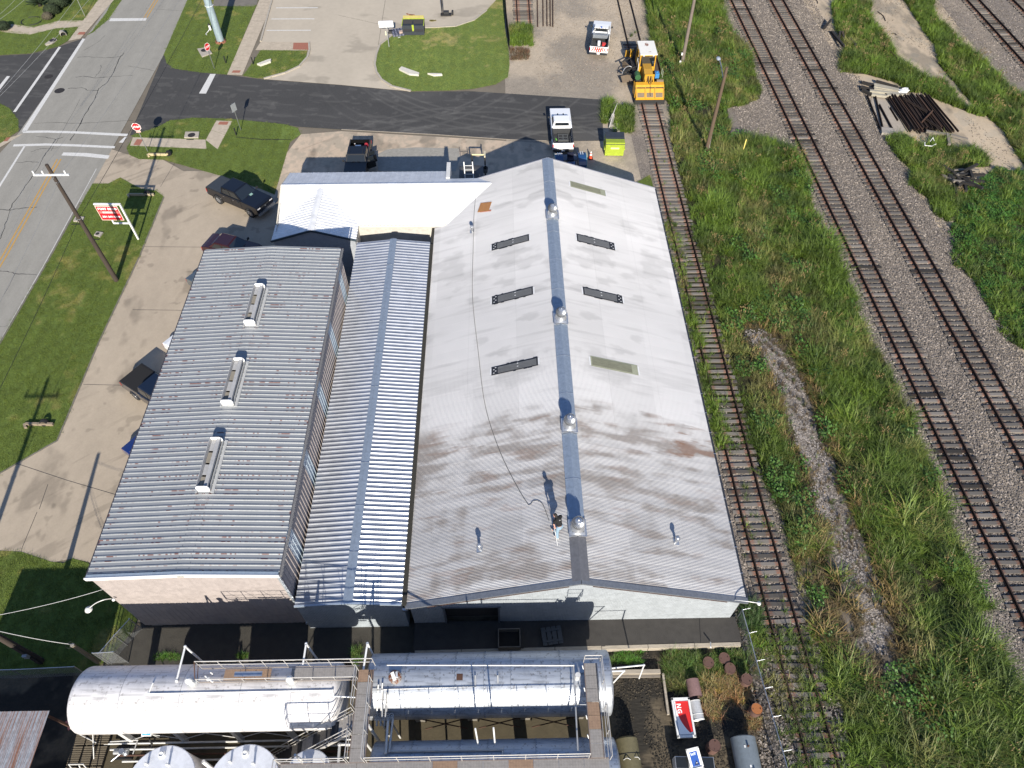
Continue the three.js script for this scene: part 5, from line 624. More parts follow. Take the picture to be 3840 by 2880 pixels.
  if (P.bed) {
    const R = P.rail, side = [[c[0], R], [zr + .04, R], [zr, R - .1], [zr, y0 + .12], ...arch(0, w1, -1), [c[0], y0]];
    for (const s of [-1, 1]) { mesh('bed_side', prism(side, .07, .02).translate(0, 0, -.035).rotateY(-PI / 2).translate(s * (hw - .07), 0, 0), pm, o); mesh('bed_rail', box(.12, .03, c[0] - zr - .05, s * (hw - .08), R + .02, (c[0] + zr) / 2), P.railM || trimB, o); mesh('wheel_box', box(.22, .25, .9, s * (hw - .22), y0 + .4, w1), P.liner || trimB, o); }
    mesh('bed_floor', box(W - .2, .05, c[0] - zr - .08, 0, y0 + .26, (c[0] + zr) / 2), P.liner || trimB, o); mesh('bed_front', box(W - .2, R - y0 - .2, .05, 0, (R + y0) / 2 + .1, c[0] - .04), P.liner || trimB, o);
    const tg = mesh('tailgate', box(W - .24, R - y0 - .14, .07, 0, (R + y0) / 2 + .06, zr + .02), P.gate || pm, o); mesh('handle', box(.25, .05, .02, 0, R - .15, zr - .02), trimB, tg);
    if (P.bed === 'cover') { mesh('bed_cover', [box(W - .16, .05, c[0] - zr - .1, 0, R + .03, (c[0] + zr) / 2), box(W - .3, .02, (c[0] - zr) * .9, 0, R + .06, (c[0] + zr) / 2)], P.coverM, o); }
  }
  return o;
}
const TRUCK = { L: 5.95, W: 2.02, H: 1.95, r: .41, wb: 3.75, shift: .05, ww: .28, belt: 1.32, hood: 1.25, rail: 1.34, y0: .5, c: [-.62, 1.35, -.5, .62], bed: 'open' };
const white = carPaint(.78, .79, .79, .4, 0), blackP = carPaint(.004, .0042, .005, .35, 0), navyP = carPaint(.006, .010, .022, .3, .25), liner = tri(std(.035, .037, .04, .85, 0, { map: mottle }), 1);
const tw1 = vehicle('white_pickup_truck', 'white pickup truck parked on the black asphalt with empty dark bed toward the shed', 'pickup truck', [5.9, 0, -62.5], PI, { ...TRUCK, L: 6.25, wb: 3.9, paint: white, liner, roof: white, bumper: trimB });
mesh('roof_lamp', [-.28, .28].map(x => box(.12, .05, .2, x, 1.36, 1.75)), trimB, tw1); mesh('third_brake_light', box(.5, .03, .04, 0, 1.95, -.48), lampRed, tw1);
{ const o = thing('cargo_case', 'dark grey moulded case with four recesses lying in the white truck bed', 'case', [5.98, .8, -60.95], PI); mesh('body', box(1.0, .16, 1.1, 0, .08, 0), tri(std(.075, .08, .08, .8, 0, { map: mottle }), 1), o); for (const [x, z] of [[-.24, -.25], [.24, -.25], [-.24, .18], [.24, .18]]) mesh('recess', box(.34, .02, .22, x, .165, z), black, o); const p = thing('rag', 'small bright green rag in the white truck bed beside the case', 'rag', [5.3, .8, -60.8]); mesh('cloth', box(.12, .05, .3, 0, .03, 0, 0, .3), std(.12, .4, .05, .9), p); }
const chev = canvasTex(256, 96, (x, w, h) => { x.fillStyle = '#e8e6e2'; x.fillRect(0, 0, w, h); x.fillStyle = '#c4352a'; for (let s = 0; s < 2; s++) for (let i = -2; i < 6; i++) { const d = s ? 1 : -1, c0 = 128; x.beginPath(); x.moveTo(c0 + d * (i * 38), 0); x.lineTo(c0 + d * (i * 38 + 19), 0); x.lineTo(c0 + d * (i * 38 + 19 + 40), h); x.lineTo(c0 + d * (i * 38 + 40), h); x.fill(); } });
const tw2 = vehicle('white_pickup_truck', 'white service pickup truck with red chevron tailgate on gravel beside the rail machine', 'pickup truck', [11.45, 0, -80.6], PI + .165 - 2 * .165 + .0, { ...TRUCK, L: 6.3, wb: 3.95, c: [-.2, 1.5, -.08, .8], paint: white, liner, bumper: trimB });
{ const q = [V(.8, .78, -3.11), V(-.8, .78, -3.11), V(-.8, 1.3, -3.11), V(.8, 1.3, -3.11)], g = quad3(q[0], q[1], q[2], q[3]); g.setAttribute('uv', new THREE.Float32BufferAttribute([0, 0, 1, 0, 1, 1, 0, 0, 1, 1, 0, 1], 2)); mesh('chevron_board', g.translate(0, 0, -.09), std(1, 1, 1, .5, 0, { map: chev }), tw2); }
mesh('toolbox', [box(1.7, .34, .5, 0, 1.3, -.55), box(1.74, .03, .54, 0, 1.48, -.55)], tri(std(.4, .44, .48, .35, .6, { map: mottle }), .8), tw2); mesh('headache_rack', [box(1.6, .05, .05, 0, 1.95, -.28), box(.05, .6, .05, -.75, 1.65, -.28), box(.05, .6, .05, .75, 1.65, -.28)], trimB, tw2); mesh('beacon', cyl(.09, .1, .12, .0, 2.0, .0, 14), std(.04, .1, .35, .3), tw2); mesh('marker_lamp', [-.5, -.2, .2, .5].map(x => ball(.035, x, 2.0, -.2, 8)), std(.4, .2, .08, .4), tw2);
{ const o = thing('water_cooler', 'small white cooler in the service truck bed', 'cooler', V(11.1, .8, -78.9)); mesh('body', cyl(.17, .16, .4, 0, .2, 0, 16), whiteP, o); mesh('lid', cyl(.17, .17, .06, 0, .43, 0, 16), std(.7, .7, .72, .5), o); const p = thing('fuel_can', 'red can in the service truck bed beside the cooler', 'can', V(11.65, .8, -78.8)); mesh('body', box(.4, .32, .3, 0, .16, 0), std(.4, .03, .03, .5), p); mesh('spout', bar(V(.1, .32, 0), V(.2, .42, .1), .02), black, p); }
const ram = vehicle('black_pickup_truck', 'black four-door pickup truck with flat grey bed cover parked at an angle on the lot', 'pickup truck', [-23.35, 0, -52.45], Math.atan2(.86, .51), { ...TRUCK, c: [-1.2, 1.3, -1.08, .45], r: .47, ww: .32, H: 2.06, belt: 1.42, hood: 1.36, rail: 1.42, y0: .6, paint: carPaint(.004, .0045, .007, .3, 0), bed: 'cover', coverM: tri(std(.035, .042, .05, .6, 0, { map: mottle }), 1), rim: rimM });
mesh('dash_glint', [box(.3, .02, .2, .2, 1.5, 1.35, .3)], std(.2, .32, .28, .4), ram);
const bt = vehicle('black_pickup_truck', 'black truck with open door and cargo in its bed, nosed toward the white roof', 'pickup truck', [-13.45, 0, -57.6], .0, { ...TRUCK, L: 5.5, H: 1.9, wb: 3.5, r: .42, c: [-.95, .95, -.85, .45], paint: blackP, liner: trimB, openDoor: 1, bumper: trimB, handle: trimB, tumble: .16 });
mesh('roof_rail', [-.62, .62].map(x => box(.04, .03, 1.2, x, 1.92, -.2)), trimB, bt);
{ const o = thing('box', 'white box in the bed of the black open-door truck', 'box', [-13.6, .8, -59.35]); mesh('body', box(.5, .42, .42, 0, .21, 0), whiteP, o); mesh('lid', box(.53, .03, .45, 0, .43, 0), whiteP, o); const p = thing('bag', 'red bag in the bed of the black open-door truck', 'bag', [-12.85, .8, -59.6]); mesh('body', ball(.3, 0, .25, 0, 14).scale(.75, 1.1, 1.3), std(.5, .03, .04, .7), p); mesh('strap', tube([V(-.1, .45, .2), V(0, .62, 0), V(.1, .45, -.2)], .015, 10), black, p); const q = thing('orange_jug', 'small orange jug in the bed of the black open-door truck', 'jug', [-13.95, .8, -59.8]); mesh('body', cyl(.1, .11, .36, 0, .18, 0, 14), std(.6, .22, .04, .5), q); mesh('cap', cyl(.06, .06, .08, 0, .4, 0, 12), whiteP, q); }
vehicle('navy_pickup_truck', 'dark navy pickup truck with matte black bed cover beside the pink hall', 'pickup truck', [-24.15, 0, -30.45], Math.atan2(.83, .56), { ...TRUCK, c: [-1.0, 1.35, -.9, .55], paint: navyP, bed: 'cover', coverM: std(.008, .008, .009, .9), bumper: trimB });
const CAR = { L: 4.7, W: 1.82, H: 1.46, r: .33, wb: 2.75, ww: .22, belt: .95, hood: .9, y0: .3, c: [-1.75, 1.15, -1.05, .25], tumble: .24 };
const carAt = (name, label, rear, turn, P) => { const f = V(Math.sin(turn), 0, Math.cos(turn)), L = { ...CAR, ...P }.L; vehicle(name, label, 'car', [rear[0] + f.x * L / 2, 0, rear[1] + f.z * L / 2], turn, { ...CAR, ...P }); };
{ const a = D(1090, 535, .8); carAt('white_car', 'white car with dark rear window, its tail showing left of the pink hall', [a.x + .25, a.z - .2], Math.atan2(.82, .57), { paint: white, mirror: white }); }
{ const a = D(822, 1215, .8); carAt('blue_car', 'bright blue car, its tail showing left of the pink hall nearest the camera', [a.x + .3, a.z - .3], Math.atan2(.82, .57), { paint: carPaint(.01, .03, .16, .3, .3), H: 1.5 }); }
{ const a = D(1235, 118, .9); carAt('grey_car', 'grey-blue car, its tail showing left of the pink hall behind the maroon car', [a.x + .25, a.z - .2], Math.atan2(.82, .57), { paint: carPaint(.10, .125, .14, .3, .4), H: 1.6, belt: 1.02, hood: .98 }); }
{ const a = A(1325, 1545, .8); carAt('maroon_car', 'dark maroon car half hidden behind the far end of the pink hall', [a.x + .35, a.z + .35], Math.atan2(.86, .3), { paint: carPaint(.035, .008, .01, .25, .3), H: 1.55, belt: 1.0, hood: .96 }); }
// blue tractor behind the shed
{ const c = G(2140, 612, 1.1), o = thing('blue_tractor', 'blue tractor with pale stripes on its wide wheel guards, half hidden behind the shed ridge', 'tractor', [c.x, 0, c.z - .1], .06), bl = carPaint(.012, .05, .14, .4, .1), gy = tri(std(.16, .17, .2, .6, .2, { map: mottle }), 1);
  for (const s of [-1, 1]) { wheel(o, s * 1.05, .75, -.4, .75, .42, gy); wheel(o, s * .8, .45, 1.5, .45, .28, gy); const a = []; for (let i = 0; i <= 8; i++) { const t = PI * (.02 + .85 * i / 8); a.push([Math.cos(t) * .95, Math.sin(t) * .95]); } const g = []; for (let i = 0; i < 8; i++) g.push(quad3(V(s * .72, .75 + a[i][1], -.4 + a[i][0]), V(s * 1.45, .72 + a[i][1], -.4 + a[i][0]), V(s * 1.45, .72 + a[i + 1][1], -.4 + a[i + 1][0]), V(s * .72, .75 + a[i + 1][1], -.4 + a[i + 1][0]))); mesh('wheel_guard', [...g, box(.03, 1.0, 1.5, s * .72, 1.1, -.4)], bl, o); for (const x of [.95, 1.15]) mesh('stripe', box(.07, .02, .5, s * x, 1.72, -.55, -.1), std(.6, .66, .7, .4), o); mesh('edge_trim', tube(a.map(q => V(s * 1.46, .74 + q[1], -.4 + q[0])), .02, 20), std(.15, .4, .4, .4), o); }
  mesh('rear_deck', box(1.3, .1, .9, 0, 1.25, -.55), gy, o); mesh('seat', [box(.6, .14, .5, 0, 1.4, -.1), box(.6, .5, .12, 0, 1.65, -.38, .15)], std(.01, .012, .03, .6), o); mesh('hood', box(.75, .6, 1.7, 0, 1.15, 1.2), bl, o); mesh('chassis', box(.5, .4, 2.8, 0, .7, .5), trimB, o); mesh('exhaust', cyl(.04, .04, .7, .25, 1.8, 1.2), trimB, o); mesh('steering_wheel', new THREE.TorusGeometry(.2, .02, 6, 20).rotateX(-1).translate(0, 1.65, .4), black, o); }
// ---------------------------------------------------------------- yellow track machine on the spur
{
  const o = thing('track_machine', 'yellow railway ballast machine with white rust-spotted cab roof standing on the spur track', 'rail vehicle', [15.45, 0, -72]);
  const ye = tri(std(.62, .32, .02, .5, .05, { map: mottle }), .6), yeD = tri(std(.42, .235, .03, .65, .05, { map: mottle }), .8), brown = tri(std(.12, .085, .06, .85, .1, { map: mottle }), .7), wornB = tri(std(.2, .15, .10, .85, .1, { map: mottle }), .6), dk = tri(std(.03, .03, .03, .8, .2, { map: mottle }), 1);
  const roofT = dtex(256, 256, (u, v, o2) => { const t = sst(.17, .08, Math.hypot((u - .48) * 1.0, (v - .72) * 1.1) + .06 * (fbm(u * 12, v * 12, 3) - .5)) + sst(.10, .03, Math.hypot((u - .6) * .8, (v - .2) * 2) + .05 * (fbm(u * 14, v * 14, 3) - .5)) * .7, k = .92 + .1 * fbm(u * 10, v * 10, 3), r = Math.min(1, t * sst(.35, .5, fbm(u * 18, v * 18, 3))); o2[0] = .74 * k + (.22 - .74 * k) * r; o2[1] = .72 * k + (.09 - .72 * k) * r; o2[2] = .66 * k + (.05 - .66 * k) * r; });
  mesh('frame', [box(1.5, .35, 8.2, 0, .8, -1.4), box(2.4, .12, 6.5, 0, 1.02, -2.2)], dk, o);
  for (const z of [1.4, -4.6]) for (const s of [-1, 1]) { const g = new THREE.Group(); g.name = 'wheel'; g.position.set(s * .78, .56, z); o.add(g); mesh('tread', cyl(.4, .4, .12, 0, 0, 0, 24).rotateZ(PI / 2), rustSteel, g); mesh('flange', cyl(.45, .45, .03, 0, 0, 0, 24).rotateZ(PI / 2).translate(-s * .07, 0, 0), rustSteel, g); }
  // broom box at the near end
  mesh('broom_box', prism([[2.35, 1.58], [2.75, 1.5], [3.72, .62], [3.72, .38], [2.35, .38]], 2.9, .02).rotateY(-PI / 2).translate(1.45, 0, 0), ye, o); mesh('lip', box(2.9, .06, .1, 0, 1.33, 3.0, .72), dk, o);
  for (const x of [-1.42, -.5, .5, 1.42]) mesh('rib', box(.07, .2, 1.1, x, .98, 3.34, .73), yeD, o); for (const x of [-.95, 0, .95]) mesh('access_plate', box(.72, .03, .46, x, .83, 3.52, .73), wornB, o);
  mesh('chain', tube([V(0, 1.6, 2.6), V(.03, 1.35, 3.0), V(0, 1.0, 3.4), V(.04, .8, 3.65)], .025, 16), dk, o); mesh('skirt', [box(3.15, .45, .05, 0, .23, 3.85, -.2), box(.05, .45, 1.3, -1.55, .23, 3.1), box(.05, .45, 1.3, 1.55, .23, 3.1)], rubber, o); mesh('side_plate', box(.06, 1.15, 1.5, -1.52, .85, 2.6), ye, o); mesh('side_drum', new THREE.CylinderGeometry(.24, .24, .7, 20).rotateZ(PI / 2).translate(1.1, 1.5, 2.1), wornB, o);
  mesh('lift_frame', [box(.1, .9, .14, -.42, 1.7, 1.95), box(.1, .9, .14, .42, 1.7, 1.95), box(1.0, .12, .12, 0, 2.12, 1.9), box(.1, .1, .9, -.42, 1.5, 2.4, .5), box(.1, .1, .9, .42, 1.5, 2.4, .5)], ye, o); mesh('hydraulic_ram', [bar(V(-.15, 2.0, 1.9), V(-.12, 1.5, 2.6), .05), bar(V(.15, 2.0, 1.9), V(.12, 1.5, 2.6), .05)], dk, o);
  mesh('hood', prism([[-.5, 1.05], [1.9, 1.05], [1.9, 2.02], [1.0, 2.25], [-.5, 2.25]], .84, .03).rotateY(-PI / 2).translate(.34, 0, 0), yeD, o); mesh('hood_side', box(.03, .8, 1.6, -.5, 1.6, .6), std(.16, .11, .03, .7), o); mesh('exhaust', [cyl(.06, .06, 1.2, .32, 2.4, -.3), cyl(.09, .09, .35, .32, 2.7, -.3)], tri(std(.1, .11, .12, .6, .5, { map: mottle }), 1), o);
  // cab
  const cx = -.02, x0 = -.78 + cx, x1 = .78 + cx, z0 = -2.55, z1 = -.1;
  mesh('cab_post', [[x0, z0], [x1, z0], [x0, z1], [x1, z1]].map(([x, z]) => box(.1, 2.2, .1, x, 2.15, z)), ye, o); mesh('cab_panel', [box(1.56, .9, .06, cx, 1.5, z1), box(1.56, .9, .06, cx, 1.5, z0), box(.06, .9, 2.4, x0, 1.5, -1.32), box(.06, .9, 2.4, x1, 1.5, -1.32), box(1.56, .14, .06, cx, 3.16, z1), box(1.56, .14, .06, cx, 3.16, z0), box(.06, .14, 2.4, x0, 3.16, -1.32), box(.06, .14, 2.4, x1, 3.16, -1.32)], ye, o);
  mesh('window', box(1.42, 1.15, .02, cx, 2.5, z1), glass, o); mesh('window', box(1.42, 1.15, .02, cx, 2.5, z0), glass, o); mesh('window', box(.02, 1.15, 2.3, x0, 2.5, -1.32), glass, o); mesh('window', box(.02, 1.15, 2.3, x1, 2.5, -1.32), glass, o);
  { const g = new THREE.BoxGeometry(1.78, .08, 2.85); mesh('cab_roof', g.translate(cx + .02, 3.3, -1.35), std(1, 1, 1, .6, 0, { map: roofT }), o); } mesh('work_lamp', [-.5, .5].map(x => box(.16, .1, .08, x, 3.15, z1 + .08)), lampClear, o);
  mesh('side_deck', [box(.62, .08, 3.6, 1.15, 1.42, -1.6), box(.04, .35, 3.6, 1.46, 1.6, -1.6)], brown, o); mesh('deck_rail', path([V(1.5, 1.45, 1.2), V(1.5, 2.1, 1.2), V(1.5, 2.1, .6), V(1.5, 1.45, .6)], .02), railM, o); mesh('side_deck', box(.6, .08, 3, -1.05, 1.2, -1.4), dk, o); mesh('grab_rail', path([V(-.95, 1.3, .2), V(-.95, 2.35, .1), V(-.95, 2.45, -.9), V(-.9, 1.4, -.95)], .025), whiteP, o);
  mesh('green_tank', new THREE.CylinderGeometry(.3, .3, .8, 20).rotateX(PI / 2).translate(-1.05, 1.5, .85), tri(std(.035, .11, .04, .5, 0, { map: mottle }), 1), o); mesh('blue_tank', [box(.42, .5, .6, .95, 1.6, .9), cyl(.1, .1, .12, .95, 1.9, .9)], tri(std(.05, .22, .5, .5, 0, { map: mottle }), 1), o);
  // side wing with arms
  mesh('wing_plate', [box(1.1, .06, .9, -1.95, .55, -.25, .3, .15, .1), box(.9, .05, .8, -2.0, .75, -1.5, -.5, -.3, .2)], wornB, o); mesh('wing_arm', [beam(V(-.7, 1.1, -1.9), V(-2.3, 1.05, -.6), .12, .16), beam(V(-.7, 1.1, .3), V(-2.2, .8, -.9), .1, .14), bar(V(-.8, 1.6, -.9), V(-2.2, .95, -1.1), .06), bar(V(-2.4, 1.2, -2.4), V(-1.2, 1.3, -3.2), .07)], dk, o); mesh('bent_pipe', tube([V(-2.45, .9, -.6), V(-2.1, 1.25, -1.1), V(-1.6, 1.3, -1.4), V(-1.1, 1.1, -1.2)], .05, 20), steelG, o);
  mesh('wing_blade', [box(.12, .7, 1.6, -1.7, .6, -2.6, 0, .4)], wornB, o); mesh('rear_boom', [box(1.5, .14, .25, -.55, 1.75, -4.0, 0, .12), box(.25, .9, .25, -1.15, 1.4, -3.7), box(.2, .2, 1.3, -.2, 1.5, -3.5)], ye, o); mesh('warning_lamp', box(.4, .1, .1, -.15, 1.9, -4.15), std(.5, .02, .02, .5), o); mesh('engine_block', box(1.1, .9, 1.4, -.3, 1.5, -3.4), dk, o); mesh('rear_plow', box(1.9, .8, .12, -.6, .7, -5.2, .2), yeD, o);
}
// ---------------------------------------------------------------- railway
const railM2 = tri(std(.036, .022, .016, .75, .25, { map: mottle }), .8), railTop = tri(std(.075, .05, .04, .5, .4, { map: mottle }), .8);
const tieMap = k => dtex(256, 64, (u, v, o) => { const x = (u - .5) * 2.6, rs = sst(.42, .1, Math.abs(Math.abs(x) - .75)) * sst(.25, .6, fbm(u * 24, v * 6, 3)), gr = .6 + .6 * fbm(u * 10, v * 40 + k * 7, 3), b = [.125, .082, .2, .03][k]; o[0] = b * gr * (1 + .35 * rs); o[1] = b * .90 * gr * (1 - .35 * rs); o[2] = b * .80 * gr * (1 - .55 * rs); });
const tieMs = [0, 1, 2, 3].map(k => std(1, 1, 1, .95, 0, { map: tieMap(k) }));
const tieGs = [0, 1, 2, 3].map(() => { const g = box(2.6, .18, .23), p = g.attributes.position; for (let i = 0; i < p.count; i++) p.setXYZ(i, p.getX(i) + rr(-.02, .02), p.getY(i) + rr(-.006, .006), p.getZ(i) + rr(-.012, .012)); g.computeVertexNormals(); return g; });
function railGeo(a, b) { const g = []; for (const [w, h, y] of [[.14, .025, .0125], [.022, .1, .075], [.072, .045, .145]]) { const p = a.clone(), q = b.clone(); p.y += y; q.y += y; g.push(beam(p, q, w, h)); } return g; }
function track(label, cx, z0, z1, y, old, tieL = 1, skip = () => false, spacing = .53) {
  const o = thing('railway_track', label, 'railway track'), n = Math.round((z1 - z0) / spacing);
  for (let i = 0; i < n; i++) { const z = z0 + i * spacing; if (skip(z)) continue; const t = rnd(), k = old ? (t < .6 ? 2 : t < .85 ? 0 : 1) : t < .52 ? 0 : t < .84 ? 1 : t < .92 ? 2 : 3, m = new THREE.Mesh(tieGs[rnd() * 4 | 0], tieMs[k]); m.name = 'sleeper'; m.position.set(cx(z) + rr(-.05, .05), y - .085 + rr(-.01, .012), z + rr(-.03, .03)); m.rotation.y = rr(-.02, .02) * (old ? 2 : 1); m.scale.x = tieL * rr(.97, 1.03); m.castShadow = m.receiveShadow = true; o.add(m); }
  for (const s of [-.755, .755]) { const seg = []; for (let z = z0 - .3; z < z1; z += 6) { const e = Math.min(z + 6, z1); seg.push(...railGeo(V(cx(z) + s, y + .015, z), V(cx(e) + s, y + .015, e))); } mesh('rail', seg, railM2, o); if (!old) { const pl = []; for (let i = 0; i < n; i++) pl.push(box(.2, .02, .18, cx(z0 + i * spacing) + s, y + .008, z0 + i * spacing)); const p = mesh('tie_plates', pl, rustSteel, o); p.userData.kind = 'stuff'; } }
  settle(o); return o;
}
const lineX = (x0, z0) => z => x0 + (z - z0) * .0134;
track('left one of the two main railway tracks with dark rails on grey ballast', lineX(29.45, -91), -100, -12, .1, false);
track('right one of the two main railway tracks, next to the scrap rails', lineX(34.35, -91), -100, -12, .1, false);
track('left one of the two yard tracks in the top right corner', lineX(58.6, -91), -98, -70, .1, false); track('right one of the two yard tracks, cut by the top right corner', lineX(64.3, -91), -98, -80, .1, false);
const spurX = z => z < -53 ? 15.42 : z < -21 ? 15.42 + (z + 53) / 32 * .25 : 15.67 + (z + 21) / 15 * .42;
track('old weedy spur track beside the largest shed with grey split sleepers', spurX, -104, -4.5, .07, true, .96, z => z < -80.5, .5);
{ const cx = () => (B(1140, 100).x + B(1220, 100).x) / 2; track('short stub of old track ending in weeds at the top edge', cx, -100, B(1180, 175).z, .08, true, .95, () => false, .5); }
// loose rails lying on the gravel
{ const L = ['leftmost', 'second from left', 'middle', 'fourth from left', 'rightmost']; [[1272, 172], [1308, 168], [1333, 168], [1354, 168], [1371, 172]].forEach(([x, y], i) => { const a = B(x, y, .05), b = B(x - 3 + i * .5, -60, .05); const o = thing('loose_rail', L[i] + ' of five loose brown rails lying on the gravel at the top edge', 'rail'); mesh('rail', railGeo(V(a.x, .0, a.z), V(b.x, .0, b.z)), tri(std(.07, .035, .025, .85, .15, { map: mottle }), 1), o); settle(o); }); }
const ORD = i => { const a = ['first', 'second', 'third', 'fourth', 'fifth', 'sixth', 'seventh', 'eighth', 'ninth', 'tenth', 'eleventh', 'twelfth', 'thirteenth', 'fourteenth', 'fifteenth', 'sixteenth', 'seventeenth', 'eighteenth', 'nineteenth'], b = ['twentieth', 'twenty-first', 'twenty-second', 'twenty-third', 'twenty-fourth', 'twenty-fifth', 'twenty-sixth', 'twenty-seventh', 'twenty-eighth', 'twenty-ninth', 'thirtieth']; return i < 19 ? a[i] : b[i - 19]; };
// pile of scrap rails, slabs and old sleepers on the right
{ const p = (x, y, h = 0) => G(3160 + x * 520 / 2212, 260 + y * 520 / 2212, h), scrapM = [tri(std(.030, .019, .015, .85, .2, { map: mottle }), 1), tri(std(.055, .032, .022, .85, .2, { map: mottle }), 1), tri(std(.10, .055, .036, .85, .2, { map: mottle }), 1)];
  const a0 = p(700, 480), a1 = p(1040, 1000), b0 = p(1330, 460), b1 = p(1790, 1060), N = 30;
  for (let i = 0; i < N; i++) { const t = i / (N - 1), s = a0.clone().lerp(b0, t).add(V(rr(-.1, .1), 0, rr(-.3, .3))), e = a1.clone().lerp(b1, t).add(V(rr(-.1, .1), 0, rr(-.5, .5))), y = .12 + (i % 3) * .14 + rr(0, .06); s.y = y; e.y = y + rr(-.04, .04); const o = thing('scrap_rail', 'rusty scrap rail, ' + ORD(i) + ' from the left edge of the dense pile on the sand', 'rail', [0, 0, 0], 0, 'scrap rails in the pile'); mesh('rail', railGeo(s, e), scrapM[rnd() < .55 ? 0 : rnd() < .7 ? 1 : 2], o); settle(o); }
  for (const [x0, y0, x1, y1, h, l] of [[1430, 670, 1260, 850, .62, 'short orange-brown rail lying crosswise on the scrap rail pile'], [960, 470, 1340, 690, .6, 'long loose rail lying askew over the far half of the scrap pile'], [1300, 790, 1560, 960, .58, 'short loose rail askew over the near half of the scrap pile'], [510, 400, 640, 960, .12, 'single black rail left of the scrap pile, nearest its slab'], [385, 420, 600, 960, .12, 'single black rail at the outer left edge of the scrap slab'], [580, 570, 830, 1040, .1, 'single black rail leaning along the right of the two outer rails'], [750, 620, 875, 825, .03, 'thin short bar lying alone on the pale slab']]) { const o = thing('loose_rail', l, 'rail'); const a = p(x0, y0, h), b = p(x1, y1, h); a.y = b.y = h; mesh('rail', railGeo(a, b), scrapM[x0 > 1400 ? 2 : 0], o); settle(o); }
  struct('concrete_pad', flat([[460, 420], [720, 470], [1010, 990], [850, 1030], [640, 1060], [590, 1010], [540, 720], [440, 590]].map(([x, y]) => { const q = p(x, y); return [q.x, q.z]; }), .03), tri(std(.38, .33, .27, .95, 0, { map: mottle }), .3));
  { const o = thing('broken_slab', 'whitish broken slab at the near end of the scrap pad', 'slab'); mesh('block', slab([[600, 960], [780, 980], [820, 1040], [720, 1065], [610, 1050]].map(([x, y]) => { const q = p(x, y); return [q.x, q.z]; }), .03, .3), concrete, o); settle(o); }
  const beams = [[500, 240, 890, 330], [500, 275, 890, 345], [500, 310, 880, 360], [430, 345, 890, 390], [460, 400, 700, 430], [700, 410, 1010, 400]]; beams.forEach(([x0, y0, x1, y1], i) => { const o = thing('pale_sleeper', ['farthest', 'second farthest', 'third', 'fourth', 'nearest left', 'nearest right'][i] + ' of the pale grey sleepers stacked above the scrap rails', 'sleeper'); const a = p(x0, y0, .3 + i % 2 * .1), b = p(x1, y1, .3 + i % 2 * .1); mesh('beam', beam(a, b, .3, .22), tri(std(.36, .34, .28, .95, 0, { map: grainMap }), .3), o); settle(o); });
  const darks = [[[530, 190], [880, 290]], [[310, 205], [500, 260]], [[290, 280], [490, 330]], [[320, 330], [460, 400]]]; darks.forEach(([a, b], i) => { const o = thing('black_sleeper', ['long black sleeper behind the pale stack', 'upper black sleeper end left of the pale stack', 'middle black sleeper end left of the pale stack', 'lowest black sleeper end left of the pale stack'][i], 'sleeper'); mesh('beam', beam(p(...a, .25), p(...b, .25), .26, .24), tarWood, o); settle(o); });
  { const o = thing('plastic_wrap', 'crumpled white plastic sheet at the right end of the pale sleepers', 'sheet'), q = p(950, 385); mesh('fold', [lump(.9, .16, .5, q.x, .25, q.z, .25), lump(.5, .2, .4, q.x + .35, .3, q.z - .2, .3)], whiteP, o); settle(o); }
  for (const [x0, y0, x1, y1, l] of [[1330, 990, 1640, 1040, 'grey weathered sleeper lying across the near end of the scrap rails'], [1720, 1050, 1990, 1120, 'brown weathered sleeper at the right near end of the scrap rails'], [1670, 1030, 1700, 1200, 'dark upright-lying sleeper in weeds at the near end of the scrap']]) { const o = thing('old_sleeper', l, 'sleeper'); mesh('beam', beam(p(x0, y0, .5), p(x1, y1, .45), .26, .22), wood, o); settle(o); }
  { const o = thing('pipe_rack', 'bent white pipe frame lying in the grass below the scrap rails', 'frame'); mesh('pipe_run', path([p(1395, 1150, .7), p(1440, 1090, .8), p(1460, 1140, .7)], .03), whiteP, o); mesh('pipe_run', path([p(1310, 1165, .7), p(1310, 1215, .6), p(1420, 1225, .6), p(1490, 1190, .6)], .04), whiteP, o); settle(o); }
  // heap of burnt sleepers
  for (let i = 0; i < 18; i++) { const c = C(1790 + rr(-70, 90), 1150 + rr(-55, 70), .4), a = rr(0, PI), l = rr(.7, 1.3), o = thing('burnt_sleeper', 'charred sleeper in the black heap among the vines', 'sleeper', [0, 0, 0], 0, 'charred sleepers in the heap'); mesh('beam', beam(V(c.x - Math.cos(a) * l, rr(.1, .7), c.z - Math.sin(a) * l), V(c.x + Math.cos(a) * l, rr(.2, 1), c.z + Math.sin(a) * l), .22, .2), i % 5 === 0 ? wood : tarWood, o); settle(o); }
  [[[915, 185], [960, 130], 'small black sleeper stub lying on the sand near the top'], [[965, 205], [1045, 300], 'long black sleeper leaning left of the weeds near the top'], [[1010, 260], [1022, 205], 'black sleeper leaning in the middle of the weeds near the top'], [[1045, 250], [1035, 205], 'black sleeper leaning right of two others near the top'], [[1080, 250], [1120, 290], 'black sleeper end poking out right of the leaning sleepers']].forEach(([a, b, l]) => { const o = thing('black_sleeper', l, 'sleeper'); mesh('beam', beam(C(...a, .2), C(...b, .55), .24, .22), tarWood, o); settle(o); });
  [[1270, 275, 1390, 385], [1290, 280, 1400, 400]].forEach(([x0, y0, x1, y1], i) => { const o = thing('loose_rail', ['upper', 'lower'][i] + ' of two brown rails poking from the weeds above the scrap pile', 'rail'); mesh('rail', railGeo(C(x0, y0, .3), C(x1, y1, .25)), scrapM[1], o); settle(o); });
